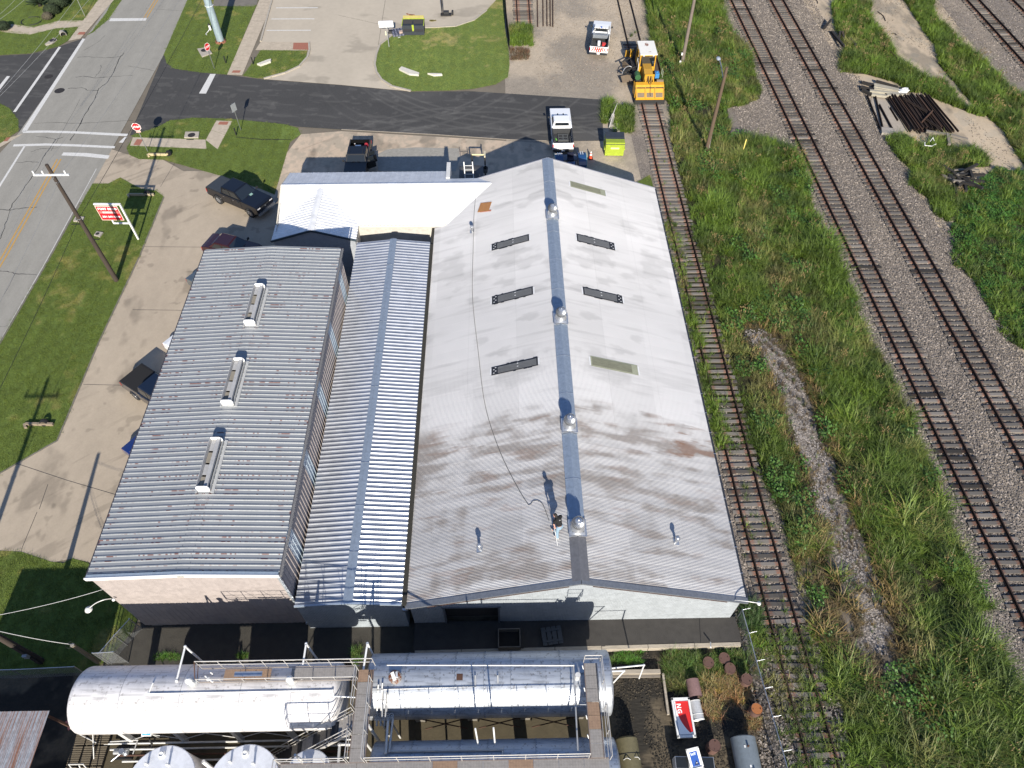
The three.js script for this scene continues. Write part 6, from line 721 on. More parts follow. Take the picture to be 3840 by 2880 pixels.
  [[1265, 75, 1315, 135], [1355, 218, 1385, 226], [850, -5, 875, 22]].forEach(([x0, y0, x1, y1], i) => { const o = thing('stick', ['long thin dark stick lying on the sand', 'short dark stick lying on the sand', 'curved dark strip on the ballast at the top edge'][i], 'stick'); mesh('stick', tube([C(x0, y0, .04), C((x0 + x1) / 2 + 8, (y0 + y1) / 2 - 4, .05), C(x1, y1, .04)], .04, 12), tarWood, o); settle(o); });
}
// ---------------------------------------------------------------- poles, wires, signs and small things
function powerPole(label, x, z, h, cross) {
  const o = thing('utility_pole', label, 'utility pole', [x, 0, z]); mesh('pole', new THREE.CylinderGeometry(.12, .19, h, 14).translate(0, h / 2, 0), poleWood, o);
  if (cross) { mesh('crossarm', box(2.5, .12, .1, 0, h - .75, .14), tri(std(.62, .64, .66, .5, .1, { map: mottle }), 1), o); for (const X of [-1.15, -.5, 1.05]) { mesh('insulator', lathe([[.001, 0], [.05, .0], [.05, .1], [.075, .12], [.05, .16], [.07, .19], [.045, .24], [.06, .27], [.001, .3]], 12).translate(X, h - .69, .14), whiteP, o); } mesh('bolt_plate', [box(.1, .08, .04, .02, h - 1.0, .14), box(.1, .08, .04, .03, h - 1.4, .15)], galv, o); mesh('clamp', cyl(.17, .17, .06, 0, 6.4, 0, 14), galv, o); }
  return o;
}
const P1 = A(690, 1659).setX(0), p1 = G(252 * 1.736, 606 * 1.736);
powerPole('tall leaning-looking wooden pole with white crossarm beside the concrete lot', p1.x, p1.z, 11.1, true);
powerPole('wooden pole with crossarm beyond the lower left, throwing its shadow across the lawn', -31.2, -11.8, 10.6, true);
{ const o = powerPole('thick plain wooden pole in the shaded lawn at lower left', -26.1, -12.5, 6.9, false); mesh('meter_box', box(.25, .35, .15, .1, 1.6, .22), steelG, o); mesh('cable_guard', bar(V(.14, 0, .14), V(.12, 3, .1), .04), tarWood, o); }
{ const b = G1(640, 975), o = thing('short_post', 'short slanting timber post with wires on top behind the white tank', 'post', [b.x, 0, b.z]); mesh('pole', new THREE.CylinderGeometry(.1, .12, 3, 12).translate(0, 1.5, 0), tri(std(.22, .19, .13, .95, 0, { map: grainMap }), .4), o); mesh('wire_loop', new THREE.TorusGeometry(.22, .012, 6, 20, 4.4).rotateX(1.2).translate(-.05, 3.1, 0), black, o); mesh('cap', cyl(.1, .11, .06, 0, 3.02, 0, 12), concrete, o); }
const wire = (label, a, b, sag, r = .008, m = black) => { const p = []; for (let i = 0; i <= 16; i++) { const t = i / 16; const q = a.clone().lerp(b, t); q.y -= sag * 4 * t * (1 - t); p.push(q); } return one('wire', label, 'wire', new THREE.TubeGeometry(new THREE.CatmullRomCurve3(p), 48, r, 5), m); };
{ const N = ['left', 'middle', 'right']; [-1.15, -.5, 1.05].forEach((X, i) => { wire(N[i] + ' overhead conductor running up the street from the crossarm', V(p1.x + X, 10.7, p1.z + .14), V(-31 + X, 10.8, -108), 1.0, .006, steelG); wire(N[i] + ' overhead conductor running from the crossarm toward the camera', V(p1.x + X, 10.7, p1.z + .14), V(-31.2 + X, 10.2, -11.66), .6, .006, steelG); });
  wire('thick black cable strung along the lawn and the street past the wooden pole', V(p1.x, 6.4, p1.z), V(-31.6, 6.9, -108), .7, .017); wire('thick black cable strung from the wooden pole toward the lower left corner', V(p1.x, 6.4, p1.z), V(-31.2, 6.0, -11.8), .5, .017);
  wire('upper pale service wire from the plain pole to the pink hall', V(-26.1, 6.6, -12.5), V(-21.0, 5.2, -14.5), .25, .012, steelP); wire('pale service wire from the plain pole to the short post', V(-26.1, 5.6, -12.5), V(-22.9, 3.1, -12.4), .3, .014, steelP); wire('thin second wire from the plain pole to the short post', V(-26.1, 5.8, -12.4), V(-22.85, 3.1, -12.35), .2, .008, black);
  [[0, 60, 70, 0], [0, 95, 130, 0], [0, 600, 560, 0], [0, 570, 470, 0]].forEach(([x0, y0, x1, y1], i) => { const a = A(x0 - 200, y0 + 200 * (y0 - y1) / (x1 - x0), 9), b = A(x1 + 100, y1 - 100 * (y0 - y1) / (x1 - x0), 9); wire(['outermost faint wire crossing the top left corner', 'second faint wire crossing the top left corner', 'left of two pale wires over the west side street', 'right of two pale wires over the west side street'][i], a, b, .3, .009, steelP); }); }
{ const b = A(1432, 272), o = thing('steel_monopole', 'thick silver steel pole on a rust-brown base in the top lawn', 'pole', [b.x, 0, b.z]); mesh('pole', new THREE.CylinderGeometry(.36, .42, 16, 16).translate(0, 8, 0), tri(std(.34, .43, .47, .5, .3, { map: mottle }), .4), o); mesh('base', [cyl(.6, .62, .12, 0, .06, 0, 20), cyl(.5, .55, .1, 0, .15, 0, 12)], tri(std(.28, .12, .07, .9, 0, { map: mottle }), 1), o); for (let i = 0; i < 8; i++) { const a = i * PI / 4; mesh('bolt', cyl(.04, .04, .2, .52 * Math.cos(a), .2, .52 * Math.sin(a), 8), rustSteel, o); } mesh('tape', new THREE.TorusGeometry(.44, .03, 5, 20).rotateX(PI / 2).translate(0, 4.1, 0), whiteP, o); }
{ const b = C(150, 990), o = thing('lamp_post', 'wooden pole with curved lamp arm standing in the tall grass between the tracks', 'lamp post', [b.x, 0, b.z]); mesh('pole', new THREE.CylinderGeometry(.13, .2, 8.6, 12).translate(0, 4.3, 0), tri(std(.12, .085, .06, .95, 0, { map: grainMap }), .5), o); mesh('arm', tube([V(0, 7.3, 0), V(-.15, 7.9, -.6), V(-.2, 8.2, -1.3), V(-.25, 8.3, -1.8)], .04, 20), galv, o); mesh('lamp_head', [lathe([[.001, .1], [.16, .06], [.2, -.05], [.1, -.14], [.001, -.16]], 16).scale(1, 1, 1.6).translate(-.27, 8.3, -2.1)], tri(std(.5, .55, .6, .3, .3, { map: mottle }), 1), o); mesh('conduit', bar(V(.18, 0, .08), V(.14, 2.2, .05), .03), steelP, o); }
{ const b = G(2555, 250), o = thing('utility_pole', 'grey pole at the top edge in tall grass, white fittings near its foot', 'utility pole', [b.x, 0, b.z]); mesh('pole', new THREE.CylinderGeometry(.13, .2, 12, 12).translate(0, 6, 0), tri(std(.19, .16, .14, .95, 0, { map: grainMap }), .5), o); mesh('fitting', [box(.2, .24, .2, -.25, .6, .1), box(.16, .24, .16, -.22, 1.5, .1)], whiteP, o); }
// signs
const disc = (t, r) => { const g = new THREE.CircleGeometry(r, 8, PI / 8); return [g, std(1, 1, 1, .45, 0, { map: t })]; };
const stopT = canvasTex(256, 256, (x, w) => { x.fillStyle = '#f4efec'; x.fillRect(0, 0, w, w); x.fillStyle = '#c01f26'; x.beginPath(); for (let i = 0; i < 8; i++) { const a = PI / 8 + i * PI / 4; x.lineTo(128 + 116 * Math.cos(a), 128 + 116 * Math.sin(a)); } x.fill(); x.fillStyle = '#fff'; x.font = 'bold 84px sans-serif'; x.textAlign = 'center'; x.fillText('STOP', 128, 158); });
function stopSign(label, px, turn, h, plate, tilt = 0) { const o = thing('stop_sign', label, 'stop sign', [px.x, 0, px.z], turn); mesh('post', [box(.06, h - .1, .05, 0, (h - .1) / 2, 0)], galv, o); const [g, m] = disc(stopT, .42); mesh('face', g.translate(0, h - .42, .045), m, o); mesh('plate', new THREE.CylinderGeometry(.42, .42, .012, 8).rotateY(PI / 8).rotateX(PI / 2).translate(0, h - .42, .034), galv, o); if (plate) mesh('sub_plate', [box(.42, .15, .015, 0, h - .93, .04)], tri(std(.6, .42, .36, .5), 1), o); return o; }
stopSign('larger stop sign facing camera at the road corner, small plate below its octagon', G(400 + 853 / 5.53, 360 + 1150 / 5.53), .12, 3.1, true); stopSign('narrow-looking stop sign turned sideways near the silver monopole', A(1390, 447), 1.1, 2.9, false);
{ const o = thing('street_sign', 'blank grey sign seen from behind on a thin post in the corner lawn', 'sign', A(1562, 845), -.5); mesh('post', box(.05, 2.9, .05, 0, 1.45, 0), galv, o); mesh('plate', box(.03, .75, .62, .05, 2.5, 0), tri(std(.42, .44, .46, .5, .4, { map: mottle }), 1), o); }
{ const o = thing('street_sign', 'small pale sign on a thin post at the top edge of the far left lawn', 'sign', A(552, 108), .3); mesh('post', box(.05, 2.6, .05, 0, 1.3, 0), galv, o); mesh('plate', box(.6, .16, .02, 0, 2.6, 0), galv, o); }
{ const b = B(310, 305), o = thing('white_sign', 'blank white rounded sign on a post at the edge of the round lawn', 'sign', [b.x, 0, b.z], .05); mesh('post', box(.08, 2.4, .08, 0, 1.2, 0), steelG, o); const s = new THREE.Shape(); s.moveTo(-.75, -.3); s.lineTo(.75, -.3); s.lineTo(.78, -.25); s.lineTo(.78, .25); s.lineTo(.75, .3); s.lineTo(-.75, .3); s.lineTo(-.78, .25); s.lineTo(-.78, -.25); mesh('board', new THREE.ExtrudeGeometry(s, { depth: .16, bevelEnabled: true, bevelSize: .03, bevelThickness: .03, bevelSegments: 2 }).translate(0, 2.6, -.08), std(.8, .8, .8, .4), o); mesh('plate', box(.1, .45, .02, -.16, 1.6, .05), std(.6, .6, .42, .6), o); }
{ // the hanging board on a white post
  const b = G(120 + 1700 / 4.254, 560 + 1435 / 4.254), o = thing('hanging_sign', 'red and white hanging signboard on a white L-shaped post by the lot', 'sign', [b.x, 0, b.z], -.03);
  const t = canvasTex(512, 384, (x, w, h) => { x.fillStyle = '#c3202c'; x.fillRect(0, 0, w, h); x.strokeStyle = '#f0d9c4'; x.lineWidth = 10; x.strokeRect(6, 6, w - 12, h - 12); x.fillStyle = '#fff'; x.textAlign = 'center'; x.font = 'bold 82px sans-serif'; x.fillText('FORT BEND', w / 2, 104); x.fillStyle = '#d4716e'; x.fillRect(30, 140, w - 60, 58); x.fillStyle = '#efdcd8'; x.fillRect(110, 148, w - 220, 44); x.fillStyle = '#8a2a30'; x.font = 'bold 38px sans-serif'; x.fillText('MECHANICAL', w / 2, 184); x.fillStyle = '#fff'; x.font = 'bold 68px sans-serif'; x.fillText('281-341-5900', w / 2, 312); });
  mesh('post', box(.13, 3.75, .13, 0, 1.88, 0), whiteP, o); mesh('arm', box(2.2, .13, .13, -1.05, 3.72, 0), whiteP, o); mesh('brace_bar', box(1.35, .11, .11, -.7, 1.75, 0), whiteP, o); mesh('brace_bar', box(.1, .5, .1, -1.35, 1.98, 0), whiteP, o);
  const q = quad3(V(-2.15, 2.1, .05), V(-.32, 2.1, .05), V(-.32, 3.55, .05), V(-2.15, 3.55, .05)); q.setAttribute('uv', new THREE.Float32BufferAttribute([0, 0, 1, 0, 1, 1, 0, 0, 1, 1, 0, 1], 2)); mesh('board_face', q, std(1, 1, 1, .45, 0, { map: t }), o); mesh('board', box(1.85, 1.47, .05, -1.235, 2.825, .02), std(.6, .56, .52, .5), o); mesh('hanger', [-1.9, -.6].map(x => bar(V(x, 3.52, .02), V(x, 3.7, 0), .015)), galv, o);
}
// culvert ends and drain pieces in the lawns
const culvert = (label, p, turn, m, l, hole) => { const o = thing('culvert_end', label, 'culvert', p, turn); mesh('headwall', [box(l, .26, .16, 0, .1, 0), box(.16, .2, .4, -l / 2, .08, .15, 0, .6)], m, o); if (hole) mesh('opening', [cyl(.27, .27, .1, hole, .06, -.14, 18).rotateX(0), lathe([[.22, -.14], [.28, -.14], [.28, .14], [.22, .14]], 18).rotateX(PI / 2).translate(hole, .14, -.12)], darkGap, o); return o; };
const paleY = tri(std(.5, .41, .24, .9, 0, { map: mottle }), .8);
culvert('pale yellow culvert headwall with black pipe hole below the stop sign', A(1030, 1008), -.03, paleY, 1.9, .95); culvert('culvert headwall with dark pipe hole in the shadow of the hanging signboard', A(920, 1268), -.02, tri(std(.36, .3, .2, .9, 0, { map: mottle }), .8), 2.3, .5); culvert('weathered headwall with black hollow behind it in the left lawn', D(262, 1096), -.03, tri(std(.28, .23, .17, .95, 0, { map: grainMap }), .5), 1.9, .3);
const whiteC = tri(std(.6, .57, .5, .9, 0, { map: mottle }), .8), wedge = (label, f, ...a) => { const q = pts(f, ...a), o = thing('drain_cover', label, 'drain'); mesh('block', slab(q, .0, .22), whiteC, o); settle(o); };
wedge('white concrete wedge in the small curved lawn by the pavement', A, 1668, 424, 1740, 396, 1760, 392, 1756, 408, 1690, 432); wedge('white concrete wedge in the round lawn near its front edge', B, 375, 458, 392, 442, 506, 482, 502, 496, 440, 490); wedge('thin pale slab right of the white wedge in the round lawn', B, 560, 485, 650, 487, 655, 494, 600, 497);
// bins
const lime = tri(std(.34, .43, .035, .55, 0, { map: mottle }), .6), binB = tri(std(.028, .035, .045, .6, 0, { map: mottle }), .6);
{ const o = thing('dumpster', 'lime green dumpster with black lid standing on dirt beside the spur track', 'dumpster', [10.85, 0, -59.9], -.04); mesh('body', prism([[-.75, 0], [.75, 0], [.85, 1.25], [-.85, 1.45]], 1.75, .02).rotateY(-PI / 2).translate(.875, .1, 0).rotateY(PI), lime, o); mesh('lid', [box(.9, .06, 1.75, -.455, 1.47, 0, .11), box(.9, .06, 1.75, .455, 1.47, 0, .11)], binB, o); mesh('lid_ridge', [box(1.8, .03, .06, 0, 1.52, -.1)], binB, o); for (const s of [-1, 1]) mesh('fork_pocket', box(.1, .16, 1.3, s * .95, .7, 0), lime, o); mesh('foot', [-.7, .7].map(x => box(.15, .12, 1.4, x, .06, 0)), black, o); mesh('name_plate', box(.8, .16, .02, 0, .95, .87, -.08), std(.6, .68, .3, .5), o); }
{ const o = thing('dumpster', 'dumpster with two black lids and a lime strip between them on the round lawn edge', 'dumpster'); const a = B(412, 232), b = B(526, 236), c = a.clone().add(b).multiplyScalar(.5); o.position.set(c.x, 0, c.z - .9); mesh('body', box(2.5, 1.1, 1.6, 0, .62, 0), binB, o); mesh('rim', [box(2.56, .08, .08, 0, 1.2, -.8), box(.08, .08, 1.6, -1.25, 1.2, 0), box(.08, .08, 1.6, 1.25, 1.2, 0), box(.22, .7, .06, 0, .9, .83)], lime, o); mesh('back_panel', box(2.4, .3, .06, 0, 1.38, -.85, -.3), tri(std(.32, .28, .08, .7, 0, { map: mottle }), .6), o); for (const s of [-1, 1]) mesh('lid', [box(1.06, .05, 1.25, s * .62, 1.0, .5, .75), ...[-.3, 0, .3].map(x => box(.08, .04, 1.1, s * .62 + x, 1.04, .52, .75))], black, o); }
{ const o = thing('cushion_pile', 'dark flowered mattress dumped beside the twin-lid dumpster', 'mattress'); const p = B(366, 218); o.position.set(p.x, 0, p.z); o.rotation.y = .25; const t = canvasTex(128, 128, (x) => { x.fillStyle = '#3e4150'; x.fillRect(0, 0, 128, 128); x.fillStyle = '#8d90a0'; for (let i = 0; i < 14; i++) { x.beginPath(); x.ellipse(12 + (i % 4) * 34, 14 + (i / 4 | 0) * 32, 11, 6, i, 0, 7); x.fill(); } }); mesh('mattress', box(1.35, .25, 1.5, 0, .14, 0), std(1, 1, 1, .9, 0, { map: t }), o); mesh('pillow', lump(.5, .18, .35, .4, .36, .45), tri(std(.4, .3, .25, .9), 1), o); const q = thing('bag', 'small black bag lying left of the flowered mattress', 'bag', B(322, 214)); mesh('body', lump(.5, .3, .4, 0, .15, 0, .2), black, q); const r = thing('paper', 'white paper scrap at the front edge of the flowered mattress', 'paper', B(375, 244)); mesh('sheet', box(.3, .03, .22, 0, .02, 0, 0, .4), whiteP, r); }
{ const b = B(655, 100), o = thing('lamp_post', 'thin dark post with tipped base box cut by the top edge of the pale lot', 'post', [b.x, 0, b.z]); mesh('post', [box(.12, 5, .12, 0, 2.5, 0), box(.06, 4.4, .06, .16, 2.2, 0)], tarWood, o); mesh('base', [box(1.3, .2, .5, .45, .1, 0), box(.18, .45, .4, 1.25, .28, -.1)], black, o); mesh('box', box(.6, .3, .4, .5, .35, -.05), trimB, o); }
for (const [x, y, l, c] of [[445, 97, 'reddish scrap of leaves on the pale lot left of the thin post', [.3, .12, .05]], [590, 135, 'olive leaf scrap on the pale lot beside the twin-lid dumpster', [.16, .13, .03]]]) { const p = B(x, y), o = thing('leaf_scrap', l, 'leaves', [p.x, .0, p.z], rr(-.5, .5)); for (let i = 0; i < 7; i++) mesh('leaf', box(rr(.2, .6), .03, rr(.08, .2), rr(-.4, .4), .03, rr(-.12, .12), 0, rr(-.6, .6)), std(...c, .9), o); }
{ const p = B(1622, 1080), o = thing('traffic_cone', 'orange traffic cone with white band behind the shed roof edge', 'traffic cone', [p.x, 0, p.z - 1.3]); mesh('base', box(.45, .04, .45, 0, .02, 0), black, o); mesh('cone', lathe([[.18, .04], [.045, .75], [.03, .78]], 20), std(.55, .06, .02, .6), o); mesh('band', [lathe([[.118, .38], [.085, .55]], 20).scale(1.03, 1, 1.03), lathe([[.07, .62], [.036, .79]], 20).scale(1.06, 1, 1.06)], whiteP, o); }
// things behind the white wing
{ const q = (x, y, h) => G(1700 + x * 160 / 1269, 530 + y * 160 / 1269, h); const o = thing('ladder', 'white ladder end sticking up behind the white roof', 'ladder'); const a = q(310, 610, 4.4), b = q(565, 605, 4.4), dn = V(.05, -1, .42); for (const p of [a, b]) mesh('rail', beam(p, p.clone().addScaledVector(dn, 3.6), .07, .05), whiteP, o); for (let i = 0; i < 10; i++) { const d = dn.clone().multiplyScalar(.3 + i * .33); mesh('rung', bar(a.clone().add(d), b.clone().add(d), .022), whiteP, o); } settle(o);
  const g = thing('hoist_frame', 'pale yellow bar frame on two posts holding a grey bucket behind the white roof', 'frame'); const c = q(550, 395, 2.3), d = q(935, 400, 2.3); mesh('post', box(.12, 2.3, .12, c.x, 1.15, c.z), tarWood, g); mesh('post', box(.12, 2.3, .12, d.x, 1.15, d.z), tarWood, g); mesh('top_bar', bar(c, d, .07, 8), tri(std(.62, .56, .32, .6, 0, { map: mottle }), 1), g); mesh('end_bar', bar(V(d.x, 2.35, d.z - .4), V(d.x, 2.35, d.z + .4), .07, 8), tri(std(.62, .56, .4, .6), 1), g); settle(g);
  const u = thing('bucket', 'grey bucket hanging at the right post of the yellow bar frame', 'bucket', [d.x, .55, d.z + .2]); mesh('body', lathe([[.001, 0], [.2, 0], [.27, .5], [.25, .5], [.19, .03]], 18), tri(std(.12, .12, .12, .7), 1), u); mesh('handle', new THREE.TorusGeometry(.26, .012, 5, 18, PI).translate(0, .5, 0), galv, u);
  const r = q(520, 800, 3.2), t = thing('canopy', 'small dark pyramid canopy tucked against the back of the white roof', 'canopy', [r.x, 0, r.z - .3]); mesh('cover', new THREE.ConeGeometry(1.5, .9, 4, 1, true).rotateY(PI / 4).translate(0, 2.9, 0), tri(std(.1, .1, .1, .8, 0, { map: mottle }), .8), t); mesh('post', [[-1, -1], [1, -1], [-1, 1], [1, 1]].map(([x, z]) => box(.06, 2.5, .06, x, 1.25, z)), black, t); }
// on the warehouse roof
{ const b = V(-1.39, 4.79, -45.62), o = thing('roof_board', 'orange-brown plywood board lying on the far end of the largest roof', 'board', [b.x, roofY(b.x) + .05, b.z]); mesh('sheet', box(.95, .03, 1.05, 0, 0, 0, 0, -.25), tri(std(.42, .2, .07, .8, 0, { map: grainMap }), .8), o); mesh('edge', box(.95, .028, .16, .08, -.002, .52, 0, -.25), tri(std(.4, .15, .1, .8), 1), o); o.rotation.z = .322; }
{ const a = [[-1.85, -50.4], [-2.2, -46], [-2.24, -41], [-2.2, -36], [-1.73, -30.75], [-1.2, -26], [-.4, -22.8], [.33, -20.75], [1.1, -19.0], [1.3, -18.7], [1.5, -18.95], [1.9, -18.8], [2.3, -17.6]]; one('hose', 'long thin grey hose running the length of the largest roof to the worker', 'hose', new THREE.TubeGeometry(new THREE.CatmullRomCurve3(a.map(([x, z]) => V(x, (z < -48 ? 5.02 - .33 * (-48.45 - z) : roofY(x)) + .05, z))), 240, .016, 6), std(.13, .13, .125, .7)); }
// stakes, posts and rubbish in the grass
{ const a = C(385, 998), o = thing('marker_stake', 'yellow marker stake standing in the tall grass', 'stake', [a.x, 0, a.z]); mesh('stake', box(.1, 1.6, .03, 0, .8, 0, 0, .3), std(.7, .6, .16, .6), o); }
for (const [x, y, l] of [[1532, 878, 'small black post at the start of the ditch in the corner lawn'], [1642, 418, 'small black post in the little curved lawn'], [1465, 410, 'small black post beside the pavement in the top lawn']]) { const p = A(x, y), o = thing('short_post', l, 'post', [p.x, 0, p.z]); mesh('post', cyl(.06, .06, .75, 0, .37, 0, 10), black, o); mesh('cap', cyl(.07, .07, .05, 0, .77, 0, 10), black, o); }
struct('ditch', ribbon(pts(A, 1532, 890, 1700, 905, 1885, 905), [.12, .16, .1], .022), darkGap);
{ const p = A(1365, 195), o = thing('hydrant', 'small white and black valve standing in the top lawn left of the monopole', 'hydrant', [p.x, 0, p.z]); mesh('body', [cyl(.11, .14, .6, 0, .3, 0, 12), cyl(.05, .05, .4, 0, .45, 0, 8).rotateZ(0)], whiteP, o); mesh('cap', ball(.13, 0, .64, 0), trimB, o); mesh('tape', tube([V(.1, .3, 0), V(-.2, .05, .6), V(-.3, .04, 1.0), V(-.1, .04, 1.3)], .04, 14), whiteP, o); }
{ const o = thing('dead_branch', 'bleached bare branch leaning in the weeds by the lime dumpster', 'branch'); const q = (x, y, h) => G(1900 + x / 3.3515, 360 + y / 3.3515, h); const a = q(1290, 400, .1), b = q(1340, 220, .9), c = q(1390, 90, 1.2), wd = tri(std(.42, .4, .38, .9), 1); mesh('limb', [bar(a, b, .07, 8, .05), bar(b, c, .05, 8, .02), ball(.05, b.x, b.y, b.z, 8)], wd, o); for (let i = 0; i < 7; i++) mesh('twig', bar(b.clone().add(V(rr(-.1, .1), 0, rr(-.1, .1))), q(1270 + i * 14, 300 + rr(0, 110), rr(.1, .3)), .03, 6, .012), wd, o); settle(o); }
{ for (let i = 0; i < 9; i++) { const p = G(1900 + (1330 + rr(-30, 70)) / 3.3515, 360 + rr(380, 450) / 3.3515), o = thing('rubble_stone', 'pale rubble stone in the small heap behind the lime dumpster', 'stone', [p.x, 0, p.z], rr(0, 3), 'rubble stones behind the lime dumpster'); mesh('stone', lump(rr(.25, .5), rr(.18, .3), rr(.25, .45), 0, .1, 0, .18), concrete, o); } }
struct('path', flat([[9.2, -52.8], [13.1, -55.6], [13.2, -50.0], [9.2, -49.7]], .006), concreteD);
// fence with vines between round lawn and gravel
{ const p = pts(B, 1060, -40, 1062, 60, 1068, 150, 1078, 240, 1090, 330), o = thing('picket_fence', 'dark board fence along the right edge of the round lawn', 'fence'); for (let i = 0; i + 1 < p.length; i++) { const n = 12; for (let k = 0; k < n; k++) { const q = lerp2(p[i], p[i + 1], (k + .5) / n), L = Math.hypot(p[i + 1][0] - p[i][0], p[i + 1][1] - p[i][1]) / n; mesh('board', box(.03, 1.6 + rr(-.06, .06), L - .03, q[0], .8, q[1]), tarWood, o); } mesh('rail', beam(V(p[i][0] + .04, 1.2, p[i][1]), V(p[i + 1][0] + .04, 1.2, p[i + 1][1]), .05, .1), tarWood, o); } settle(o); }
// ---------------------------------------------------------------- the worker on the roof
function blob(bones, k, cell, mat, name, parent, pad = .08) {
  const b = new THREE.Box3(); for (const [p, q, r, s] of bones) { b.expandByPoint(p.clone().subScalar(Math.max(r, s) + pad)); b.expandByPoint(p.clone().addScalar(Math.max(r, s) + pad)); b.expandByPoint(q.clone().subScalar(Math.max(r, s) + pad)); b.expandByPoint(q.clone().addScalar(Math.max(r, s) + pad)); }
  const c = b.getCenter(V()), sz = b.getSize(V()), half = Math.max(sz.x, sz.y, sz.z) / 2, n = Math.min(150, Math.ceil(2 * half / cell)), mc = new MarchingCubes(n, mat, false, false, 120000); mc.isolation = 0; const p = V(), ab = V(), ap = V();
  const pre = bones.map(([a, q, r, s]) => ({ a, d: q.clone().sub(a), l: q.clone().sub(a).lengthSq() || 1e-9, r, s }));
  for (let z = 0; z < n; z++) for (let y = 0; y < n; y++) for (let x = 0; x < n; x++) {
    p.set(x, y, z).subScalar(n / 2).multiplyScalar(2 * half / n).add(c); let dd = 9;
    for (const e of pre) { ap.subVectors(p, e.a); const t = Math.min(1, Math.max(0, ap.dot(e.d) / e.l)), d = ap.addScaledVector(e.d, -t).length() - (e.r + (e.s - e.r) * t); const h = Math.max(0, Math.min(1, .5 + .5 * (dd - d) / k)); dd = dd * (1 - h) + d * h - k * h * (1 - h); }
    mc.field[n * n * z + n * y + x] = -dd;
  }
  mc.update(); const g = new THREE.BufferGeometry(), N = mc.count; g.setAttribute('position', new THREE.BufferAttribute(mc.positionArray.slice(0, N * 3), 3)); g.setAttribute('normal', new THREE.BufferAttribute(mc.normalArray.slice(0, N * 3), 3)); g.scale(half, half, half).translate(c.x, c.y, c.z); return name ? mesh(name, g, mat, parent) : g;
}
{
  const fx = 2.66, fz = -16.5, fy = roofY(fx) + .03, o = thing('person', 'person in black shirt and light jeans bending with a lance on the largest roof', 'person', [fx, fy, fz]);
  const skin = std(.5, .27, .2, .6), shirt = tri(std(.008, .008, .009, .9, 0, { map: mottle }), 2), jean = tri(std(.23, .34, .43, .9, 0, { map: mottle }), 2), shoe = std(.5, .5, .48, .7), hair = std(.02, .015, .012, .8), v = V;
  const hip = v(.1, .93, -.22), hl = v(.02, .9, -.16), hr = v(.18, .9, -.28), ch = v(.02, 1.3, -.46), nk = v(-.06, 1.43, -.53), hd = v(-.15, 1.53, -.58), sl = v(-.14, 1.34, -.33), sr = v(.15, 1.36, -.58), kl = v(-.02, .49, -.1), kr = v(-.06, .5, -.42), al = v(.02, .09, 0), ar = v(-.11, .06, -.4), el = v(-.2, 1.08, -.3), er = v(-.12, 1.08, -.62), wl = v(-.13, .93, -.14), wr = v(-.19, 1.06, -.36);
  const L0 = v(-.24, 1.22, -.5), L1 = v(0, .03, .42), dir = L1.clone().sub(L0).normalize();
  // hands closing on the lance
  const hand = (w, flip) => { const t = w.clone().sub(L0).dot(dir), c = L0.clone().addScaledVector(dir, t), X = w.clone().sub(c).normalize(), Y = dir.clone(), Zv = X.clone().cross(Y).multiplyScalar(flip), T = (x, y, z) => c.clone().addScaledVector(X, x).addScaledVector(Y, y).addScaledVector(Zv, z), b = [[T(.075, 0, 0), T(.04, 0, 0), .024, .026], [T(.04, -.03, 0), T(.04, .03, 0), .02, .02]]; [[-.034, .95], [-.012, 1.06], [.011, 1], [.033, .8]].forEach(([y, k]) => { b.push([T(.042, y, -.008), T(.008, y, -.034 * k), .0095, .009], [T(.008, y, -.034 * k), T(-.028 * k, y, -.014), .009, .0085], [T(-.028 * k, y, -.014), T(-.026 * k, y, .016), .0085, .008]); }); b.push([T(.045, .03, .005), T(.02, .052, .03), .012, .0105], [T(.02, .052, .03), T(-.012, .046, .03), .0105, .009]); return blob(b, .006, .004, skin, null, null, .02); };
  const body = blob([[hip, ch, .13, .15], [ch, nk, .13, .06], [nk, hd, .055, .06], [hd.clone().add(v(.01, .03, .01)), hd.clone().add(v(-.02, -.05, -.02)), .095, .075], [sl, sr, .075, .075], [hl, hr, .1, .1], [hl, kl, .095, .065], [kl, al, .06, .042], [hr, kr, .095, .065], [kr, ar, .06, .042], [al, al.clone().add(v(-.12, -.04, -.1)), .045, .04], [ar, ar.clone().add(v(-.13, -.04, -.1)), .045, .04], [sl, el, .052, .042], [el, wl, .04, .028], [sr, er, .052, .042], [er, wr, .04, .028], [hd.clone().add(v(-.075, -.0, -.06)), hd.clone().add(v(-.10, -.02, -.085)), .016, .014], [hd.clone().add(v(.06, 0, -.06)), hd.clone().add(v(.068, -.02, -.065)), .02, .016], [hd.clone().add(v(-.04, 0, .085)), hd.clone().add(v(-.045, -.02, .09)), .02, .016], [wl, wl, .03, .03], [wr, wr, .03, .03]], .03, .012, skin, null, null);
  mesh('body', [body, hand(wl, 1), hand(wr, -1)], skin, o);
  blob([[hip.clone().lerp(ch, .38), ch, .165, .175], [ch, nk, .155, .075], [sl, sr, .095, .095], [sl, el.clone().lerp(sl, .35), .075, .068], [sr, er.clone().lerp(sr, .35), .075, .068]], .035, .013, shirt, 'shirt', o);
  blob([[hip.clone().add(v(0, .01, 0)), hip.clone().add(v(0, -.06, 0)), .135, .14], [hl, hr, .12, .12], [hl, kl, .112, .082], [kl, al.clone().add(v(0, .05, 0)), .08, .07], [hr, kr, .112, .082], [kr, ar.clone().add(v(0, .05, 0)), .08, .07]], .03, .013, jean, 'jeans', o);
